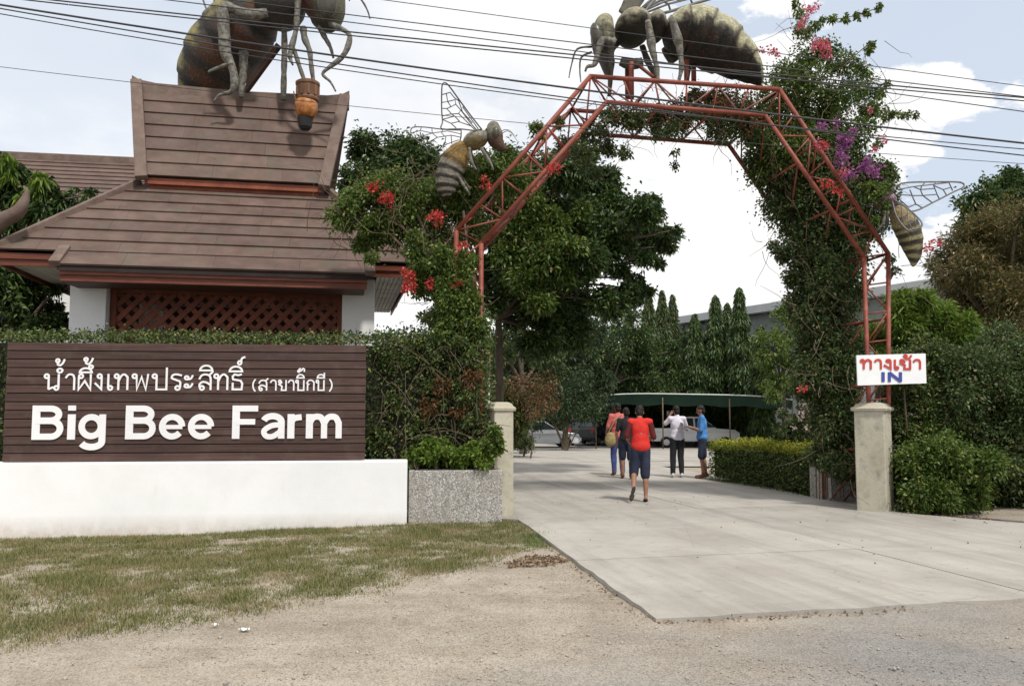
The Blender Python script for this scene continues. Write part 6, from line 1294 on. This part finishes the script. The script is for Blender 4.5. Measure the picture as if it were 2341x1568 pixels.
for i in range(nx - 1): Fv += [(i * 4, i * 4 + 1, i * 4 + 5, i * 4 + 4), (i * 4 + 2, i * 4 + 6, i * 4 + 7, i * 4 + 3)]
mk('valance', np.array(Vv), Fv, 'shade_net', cn, smooth=True)
V, F = tube([lerp(ca, cb, f) + (0, -.05, .04 - .20 * (2 * f - 1) ** 4) for f in np.linspace(0, 1, 21)], .03, 8); mk('edge_pipe', V, F, 'pale_metal', cn, smooth=True)
for f in (0.0, .34, .68, 1.0):
    for dy in (0.05, 11.7):
        p = lerp(ca, cb, f) + (0, dy, 0); V, F = tube([np.array([p[0], p[1], -.5]), p + (0, 0, -.15 - .20 * (2 * f - 1) ** 4)], .035, 8); mk('post', V, F, 'twig', cn, smooth=True)

# ------------------------------------------------------------------ parked vehicles
def car(label, pos, yaw, body_mat, kind='hatch', L_=4.1, W_=1.70, H_=1.48):
    t = thing('parked_car' if kind != 'pickup' else 'pickup_truck', label, 'car' if kind != 'pickup' else 'pickup', pos, 'vehicles in the car park')
    c, s = math.cos(yaw), math.sin(yaw); ux = np.array([c, s, 0]); uy = np.array([-s, c, 0]); P_ = np.array(pos, float)
    def W(x, y, z): return P_ + ux * x + uy * y + np.array([0, 0, z])
    a = L_ / 2
    if kind == 'hatch': prof = [(-a, .42), (-a + .02, .75), (-a + .10, .95), (-a + .9, .98), (a - 1.25, .95), (a - .35, .80), (a - .05, .66), (a, .42), (a - .1, .24), (-a + .1, .24)]; cab = [(-a + .12, .95), (-a + .42, H_ - .06), (-a + .9, H_), (a - 2.0, H_ - .02), (a - 1.2, .94)]
    elif kind == 'suv': prof = [(-a, .5), (-a + .02, .95), (-a + .08, 1.08), (a - 1.2, 1.06), (a - .25, .98), (a, .80), (a, .5), (a - .1, .32), (-a + .1, .32)]; cab = [(-a + .08, 1.06), (-a + .25, H_ - .05), (-a + .7, H_), (a - 2.0, H_ - .02), (a - 1.15, 1.04)]
    else: prof = [(-a, .55), (-a, 1.05), (-a + .04, 1.08), (a - 1.3, 1.06), (a - .25, .98), (a, .82), (a, .5), (a - .1, .36), (-a + .1, .36)]; cab = [(-a + 1.7, 1.06), (-a + 1.85, H_ - .04), (-a + 2.2, H_), (a - 2.1, H_ - .02), (a - 1.25, 1.04)]
    n = len(prof); V = []; F = []
    for y, k in ((-W_ / 2 + .10, .97), (-W_ / 2, 1), (-W_ / 2 + .04, 1.0), (W_ / 2 - .04, 1.0), (W_ / 2, 1), (W_ / 2 - .10, .97)):
        for x, z in prof:
            zz = z if y not in (-W_ / 2, W_ / 2) else min(z, .78 if kind == 'hatch' else .88); V.append(W(x * k, y, zz))
    for j in range(5):
        for i in range(n): F.append((j * n + i, j * n + (i + 1) % n, (j + 1) * n + (i + 1) % n, (j + 1) * n + i))
    F += [tuple(range(n))[::-1], tuple(range(5 * n, 6 * n))]; mk('body', np.array(V), F, body_mat, t)
    m = len(cab); V = [W(x, -(W_ / 2 - (.06 + .16 * (z > 1.15))), z) for x, z in cab] + [W(x, (W_ / 2 - (.06 + .16 * (z > 1.15))), z) for x, z in cab]
    F = [tuple(range(m))[::-1], tuple(range(m, 2 * m))] + [(i, (i + 1) % m, m + (i + 1) % m, m + i) for i in range(m)]; mk('cabin', np.array(V), F, body_mat, t)
    def pan(name, pts, th, mat):
        Vp, Fp = prism(pts, th); return mk(name, Vp, Fp, mat, t)
    zb_, zt_ = cab[0][1] + .06, H_ - .10; x0_, x1_ = cab[1][0] + .10, cab[3][0] + .02; xb0, xb1 = cab[0][0] + .15, cab[4][0] - .12; xm = (x0_ + x1_) / 2
    for sd in (-1, 1):
        yb_, yt_ = sd * (W_ / 2 - .062), sd * (W_ / 2 - .21)
        for xa, xb, xta, xtb in ((xb0, xm - .05, x0_, xm - .05), (xm + .05, xb1, xm + .05, x1_)):
            pan('side_window', [W(xa, yb_, zb_), W(xb, yb_, zb_), W(xtb, yt_, zt_), W(xta, yt_, zt_)], uy * sd * .02, 'window_glass')
        for x in (-a + .78, a - .82):
            ctr = W(x, sd * (W_ / 2 - .10), .31); wl = mk('wheel', *[np.array(q) if k == 0 else q for k, q in enumerate(tube([ctr - uy * .1, ctr - uy * .085, ctr + uy * .085, ctr + uy * .1], [.26, .31, .31, .26], 20))], 'tyre', t, smooth=False)
            mk('rim', *tube([ctr + uy * sd * .095, ctr + uy * sd * .112], [.19, .17], 16), 'rim', wl)
        pan('headlight', [W(a - .02, sd * (W_ / 2 - .45), .62), W(a - .06, sd * (W_ / 2 - .12), .62), W(a - .14, sd * (W_ / 2 - .12), .74), W(a - .10, sd * (W_ / 2 - .45), .74)], ux * .04, 'lamp_clear')
        pan('tail_light', [W(-a + .03, sd * (W_ / 2 - .30), .78), W(-a + .03, sd * (W_ / 2 - .10), .78), W(-a + .05, sd * (W_ / 2 - .10), .98), W(-a + .05, sd * (W_ / 2 - .30), .98)], -ux * .04, 'lamp_red')
    pan('windscreen', [W(cab[4][0] - .06, -(W_ / 2 - .16), zb_), W(cab[4][0] - .06, (W_ / 2 - .16), zb_), W(cab[3][0] + .10, (W_ / 2 - .28), zt_), W(cab[3][0] + .10, -(W_ / 2 - .28), zt_)], ux * .05, 'window_glass')
    pan('rear_window', [W(cab[0][0] + .04, -(W_ / 2 - .2), zb_), W(cab[0][0] + .04, (W_ / 2 - .2), zb_), W(cab[1][0] - .03, (W_ / 2 - .3), zt_), W(cab[1][0] - .03, -(W_ / 2 - .3), zt_)], -ux * .04, 'window_glass')
    Vb, Fb = bbox(W(a + .01, 0, .44), (.14, W_ - .1, .2), .04, ux, uy); mk('front_bumper', Vb, Fb, body_mat, t)
    Vb, Fb = bbox(W(-a - .01, 0, .48), (.14, W_ - .1, .2), .04, ux, uy); mk('rear_bumper', Vb, Fb, body_mat if kind != 'pickup' else 'pale_metal', t)
    if kind == 'pickup':
        Vb, Fb = box(W(-a + .87, 0, 1.085), (1.5, W_ - .32, .03), ux, uy); mk('load_bed', Vb, Fb, 'car_dark', t)
    return t
def carpos(x, y):
    D = 30.0
    for _ in range(30):
        p = at(x, y, D); D += (p[2] - float(ground_z(p[0], p[1])) - .035) * 8
        D = min(max(D, 25), 58)
    p = at(x, y, D); return (p[0], p[1], float(ground_z(p[0], p[1])) + .035)
car('white hatchback parked at the left end of the car park', carpos(1240, 1022), math.radians(8), 'car_white', 'hatch', 4.0, 1.68, 1.5)
car('dark car parked between the white hatchback and the walkers', carpos(1350, 1016), math.radians(70), 'car_dark', 'suv', 4.3, 1.76, 1.72)
car('white pickup parked behind the two standing people', carpos(1582, 1022), math.radians(4), 'car_white', 'pickup', 4.9, 1.76, 1.72)
car('dark car in the shade right of the white pickup', carpos(1740, 1010), math.radians(75), 'car_dark', 'hatch', 4.2, 1.7, 1.5)
car('silver car deep in the shade behind the red-shirted walker', carpos(1440, 1012), math.radians(85), 'car_silver', 'suv', 4.3, 1.75, 1.7)

# ------------------------------------------------------------------ people
def hand_prims(wr, dirv, thumb_side, curl=0.5):
    """palm, four fingers and a thumb"""
    d = nrm(dirv); ref = np.array([0, 0, 1.0]) if abs(d[2]) < .85 else np.array([0, 1.0, 0]); s = nrm(np.cross(d, ref)) * thumb_side; nn = np.cross(s, d)
    pr = [ellip(np.asarray(wr) + d * .045, (.04, .018, .05), 10, 8, np.array([s, nn, d]))]
    for k, ln in enumerate((.062, .072, .068, .052)):
        b = np.asarray(wr) + d * .08 + s * (.027 - k * .019); m_ = b + d * ln * .5 + nn * curl * .012; e = m_ + nrm(d + nn * curl * 1.4) * ln * .5
        pr += [capsule(b - d * .02, m_, .0088, .0082, 8), capsule(m_, e, .0082, .007, 8)]
    b = np.asarray(wr) + d * .03 + s * .03; m_ = b + nrm(d * .7 + s * .7) * .032; pr += [capsule(b, m_, .011, .0095, 8), capsule(m_, m_ + d * .028, .0095, .008, 8)]
    return pr
def wrinkle(VF, amp=.010, sc=11):
    V, F = VF; V = np.asarray(V, float); out_ = V.copy()
    for i, v in enumerate(V):
        q = Vector((v[0] * sc, v[1] * sc, v[2] * sc * .55)); out_[i] += np.array(mnoise.noise_vector(q)) * amp + np.array(mnoise.noise_vector(q * 2.6)) * amp * .4
    return out_, F
def person(label, pos, yaw, J, wear, scale=1.0, sleeve=.45):
    t = thing('person', label, 'person', pos, 'people walking in')
    c, s = math.cos(yaw), math.sin(yaw); M = np.array([[c * .90, s * .90, 0], [-s * .95, c * .95, 0], [0, 0, 1]]) * scale
    def W(VF): return np.asarray(VF[0]) @ M + np.array(pos), VF[1]
    j = dict(hl=(-.09, 0, .88), hr=(.09, 0, .88), kl=(-.10, .02, .47), kr=(.10, .02, .47), al=(-.10, -.02, .075), ar=(.10, -.02, .075), tl=(-.12, .15, .025), tr=(.12, .15, .025),
             sl=(-.175, 0, 1.345), sr=(.175, 0, 1.345), el=(-.25, -.02, 1.08), er=(.25, -.02, 1.08), wl=(-.25, .06, .85), wr=(.25, .06, .85), ch=(0, .0, 1.20), pe=(0, 0, .93), nk=(0, .01, 1.42), hd=(0, .03, 1.535))
    j.update(J); j = {k: np.array(v, float) for k, v in j.items()}
    P = [ellip(j['ch'], (.155, .10, .19), 14, 10), ellip(j['pe'], (.145, .10, .14), 14, 10), capsule(j['ch'], j['pe'], .115, .115), capsule(j['sl'], j['sr'], .055, .055), capsule(j['ch'] + (0, 0, .1), j['nk'], .06, .05), capsule(j['nk'], j['hd'] - (0, 0, .02), .05, .048)]
    hd = j['hd']; f = nrm(j.get('look', np.array([0, 1.0, -.1]))); r_ = nrm(np.cross(f, (0, 0, 1))); u_ = np.cross(r_, f); ax = np.array([r_, f, u_])
    P += [ellip(hd + u_ * .02, (.074, .092, .092), 16, 12, ax), ellip(hd - u_ * .05 + f * .018, (.055, .070, .068), 14, 10, ax), capsule(hd + f * .086 - u_ * .002, hd + f * .104 - u_ * .026, .010, .014, 8), capsule(hd + f * .080 - u_ * .058 - r_ * .02, hd + f * .080 - u_ * .058 + r_ * .02, .011, .011, 8), ellip(hd - u_ * .098 + f * .06, (.022, .02, .018), 8, 6, ax)]
    for sd in (-1, 1): P.append(ellip(hd + r_ * sd * .076 - u_ * .008, (.012, .020, .032), 8, 6, ax))
    for k in 'lr':
        P += [capsule(j['h' + k], j['k' + k], .080, .054), capsule(j['k' + k], lerp(j['k' + k], j['a' + k], .35) - (0, .012, 0), .054, .054), capsule(lerp(j['k' + k], j['a' + k], .35) - (0, .012, 0), j['a' + k], .054, .034), capsule(j['a' + k] - nrm(j['t' + k] - j['a' + k]) * .02 - (0, 0, .012), j['t' + k], .034, .026), capsule(j['s' + k], j['e' + k], .050, .040), capsule(j['e' + k], j['w' + k], .040, .027)]
        P += hand_prims(j['w' + k], j['w' + k] - j['e' + k], 1 if k == 'l' else -1, j.get('curl', np.array(.7)).item() if hasattr(j.get('curl', 0.7), 'item') else .7)
    V, F = W(blob(P, .0095, 3)); bd = mk('body', V, F, 'skin', t, smooth=True)
    for sd in (-1, 1):
        V, F = W(ellip(hd + f * .082 + r_ * sd * .030 + u_ * .006, (.012, .008, .008), 8, 6, ax)); mk('eye', V, F, 'hair', t, smooth=True)
    hp = [ellip(hd + u_ * .036 - f * .014, (.083, .094, .088), 16, 12, ax), ellip(hd - f * .045 - u_ * .03, (.072, .058, .07), 12, 10, ax)]
    V, F = W(wrinkle(blob(hp, .010, 1), .010, 38)); mk('hair', V, F, wear['hair'] if 'hair' in wear else 'hair', t, smooth=True)
    # shirt
    Sp = [ellip(j['ch'], (.176, .122, .205), 16, 12), ellip(lerp(j['ch'], j['pe'], .7), (.172, .125, .20), 16, 12), ellip(j['pe'] + (0, 0, .0), (.188, .142, .13), 16, 12), capsule(j['sl'], j['sr'], .067, .067), capsule(j['ch'] + (0, 0, .1), j['nk'] - (0, 0, .02), .085, .062)]
    slv = []
    for k in 'lr':
        e = lerp(j['s' + k], j['e' + k], sleeve * 1.9); slv.append((capsule(j['s' + k], e, .062, .056)))
    if 'sleeve' in wear:
        V, F = W(wrinkle(blob(Sp, .012, 3))); mk('shirt', V, F, wear['shirt'], t, smooth=True)
        for q in slv:
            V, F = W(wrinkle(blob([q], .011, 3), .007)); mk('sleeve', V, F, wear['sleeve'], t, smooth=True)
    else:
        V, F = W(wrinkle(blob(Sp + slv, .012, 3))); mk('shirt', V, F, wear['shirt'], t, smooth=True)
    # trousers or shorts
    ln = wear.get('leg', 1.0); Tp = [ellip(j['pe'] - (0, 0, .04), (.166, .122, .12), 16, 12)]
    for k in 'lr':
        if ln < 1: Tp += [capsule(j['h' + k], lerp(j['h' + k], j['k' + k], ln * 1.0), .098, .094 if ln < .99 else .088)]
        else: Tp += [capsule(j['h' + k], j['k' + k], .100, .080), capsule(j['k' + k], lerp(j['k' + k], j['a' + k], .40) - (0, .012, 0), .080, .074), capsule(lerp(j['k' + k], j['a' + k], .40) - (0, .012, 0), lerp(j['k' + k], j['a' + k], .95), .074, .060)]
    if wear.get('longshorts'):
        for k in 'lr': Tp += [capsule(lerp(j['h' + k], j['k' + k], .5), lerp(j['k' + k], j['a' + k], .06), .098, .092)]
    V, F = W(wrinkle(blob(Tp, .012, 3), .009, 9)); mk('trousers' if ln >= 1 else 'shorts', V, F, wear['legs'], t, smooth=True)
    for k in 'lr':      # footwear
        d = nrm(j['t' + k] - j['a' + k]); 
        if wear['shoe'] == 'sandal':
            side_ = nrm(np.cross(d, (1, 0, 0))); side_ = side_ if np.dot(side_, (0, 0, 1)) > 0 else -side_
            base_ = lerp(j['a' + k], j['t' + k], .42) - side_ * .036
            V, F = W(blob([ellip(base_ - d * .05, (.040, .085, .010), 14, 6, np.array([(1, 0, 0), d, side_])), ellip(base_ + d * .07, (.046, .075, .010), 14, 6, np.array([(1, 0, 0), d, side_]))], .006, 2)); sh = mk('sandal', V, F, 'sandal', t, smooth=True)
            V, F = W(tube(smooth_path([base_ + d * .04 + np.array([-.042, 0, 0]), base_ + d * .05 + side_ * .055, base_ + d * .04 + np.array([.042, 0, 0])], 4), .011, 6)); mk('strap', V, F, 'sandal', sh, smooth=True)
        else:
            V, F = W(blob([capsule(j['a' + k] - d * .035 - (0, 0, .022), j['t' + k], .044, .036), capsule(j['a' + k], j['a' + k] + (0, 0, .03), .046, .045)], .010, 3)); mk('shoe', V, F, wear['shoe'], t, smooth=True)
    return t, W
pr = grd(1466, 1147, SLAB)
person('person in red shirt with dark sleeves and navy shorts, walking away in sandals', pr, math.radians(4), dict(kl=(-.11, .10, .50), al=(-.19, -.20, .25), tl=(-.235, -.16, .055), kr=(.09, .02, .47), ar=(.08, -.03, .075), tr=(.11, .14, .03), hd=(.015, .12, 1.50), nk=(0, .05, 1.40), ch=(0, .03, 1.19), sl=(-.18, .03, 1.335), sr=(.185, .03, 1.34), el=(-.27, -.02, 1.09), wl=(-.16, .20, .98), er=(.255, .0, 1.08), wr=(.14, .22, 1.02), look=(0.1, 1, -.45)),
       dict(shirt='cloth_red', sleeve='cloth_maroon', legs='cloth_navy', leg=.98, longshorts=True, shoe='sandal'), 1.03, .5)
pd_ = grd(1433, 1094, SLAB)
person('person in dark shirt and shorts half hidden left of the red-shirted walker', pd_, math.radians(-6), dict(kl=(-.1, .10, .48), al=(-.1, .05, .08), kr=(.1, -.02, .47), ar=(.1, -.14, .09)), dict(shirt='cloth_black', legs='cloth_navy', leg=.95, shoe='shoe_brown'), 1.0)
pp = grd(1414, 1087, SLAB)
person('person in pinkish red shirt and blue jeans walking with a tan bag', pp, math.radians(8), dict(kl=(-.1, .08, .48), al=(-.1, .03, .08), kr=(.09, .0, .47), ar=(.08, -.10, .08), el=(-.27, .03, 1.07), wl=(-.26, .16, .90)), dict(shirt='cloth_pink', legs='denim', leg=1.0, shoe='shoe_brown'), 1.07)
pb = thing('shoulder_bag', 'tan and olive shoulder bag carried by the pink-shirted walker', 'bag', pp + np.array([-.22, -.12, .70]))
V, F = blob([ellip(pp + np.array([-.20, -.14, .86]), (.14, .09, .16), 14, 10), ellip(pp + np.array([-.20, -.14, .98]), (.11, .07, .08), 14, 10)], .012, 3); mk('pouch', V, F, 'bag_tan', pb, smooth=True)
V, F = tube(smooth_path([pp + np.array([-.26, -.14, 1.02]), pp + np.array([-.12, -.16, 1.30]), pp + np.array([.06, -.08, 1.47]), pp + np.array([.10, .08, 1.40])], 4), .014, 6); mk('strap', V, F, 'bag_tan', pb, smooth=True)
pw = grd(1550, 1091, SLAB)
person('person in white-lilac shirt and black trousers seen from behind, one hand raised', pw, math.radians(6), dict(el=(-.30, .10, 1.22), wl=(-.12, .22, 1.42), er=(.28, .08, 1.10), wr=(.10, .26, 1.22), hd=(-.01, .04, 1.53), kl=(-.12, .02, .47), al=(-.14, -.02, .08), kr=(.08, .0, .47), ar=(.09, -.03, .08), look=(-.1, 1, -.2)), dict(shirt='cloth_lilac', legs='cloth_black', leg=1.0, shoe='shoe_white'), 1.03, .45)
ph = thing('phone', 'dark phone held up by the white-shirted person', 'phone', pw + np.array([-.14, .34, 1.44])); V, F = bbox(pw + np.array([-.15, .34, 1.50]), (.075, .01, .15), .006); mk('case', V, F, 'cloth_black', ph); V, F = box(pw + np.array([-.15, .3335, 1.50]), (.066, .002, .13)); mk('screen', V, F, 'window_glass', ph)
pbl = grd(1607, 1093, SLAB)
person('person in blue shirt and navy shorts facing left, holding a grey tablet', pbl, math.radians(82), dict(el=(-.22, .04, 1.08), wl=(-.12, .27, 1.16), er=(.22, .06, 1.08), wr=(.12, .27, 1.14), look=(0, 1, -.25), kl=(-.1, .03, .47), al=(-.1, .0, .08), kr=(.1, -.02, .47), ar=(.1, -.08, .08)), dict(shirt='cloth_blue', legs='cloth_navy', leg=.9, longshorts=False, shoe='shoe_brown'), 1.03, .5)
c, s = math.cos(math.radians(82)), math.sin(math.radians(82)); fw = np.array([-s, c, 0]); sd_ = np.array([c, s, 0]); tp = pbl + fw * .37 + np.array([0, 0, 1.24])
tb = thing('tablet', 'grey tablet held in front of the blue-shirted person', 'tablet', tp - (0, 0, .1)); uz_ = nrm(np.array([0, 0, 1.0]) * .45 + fw * .9)
V, F = bbox(tp, (.30, .28, .014), .006, sd_, uz_, np.cross(sd_, uz_)); mk('case', V, F, 'tablet_grey', tb); V, F = box(tp - np.cross(sd_, uz_) * -.0085, (.27, .24, .002), sd_, uz_, np.cross(sd_, uz_)); mk('screen', V, F, 'window_glass', tb)
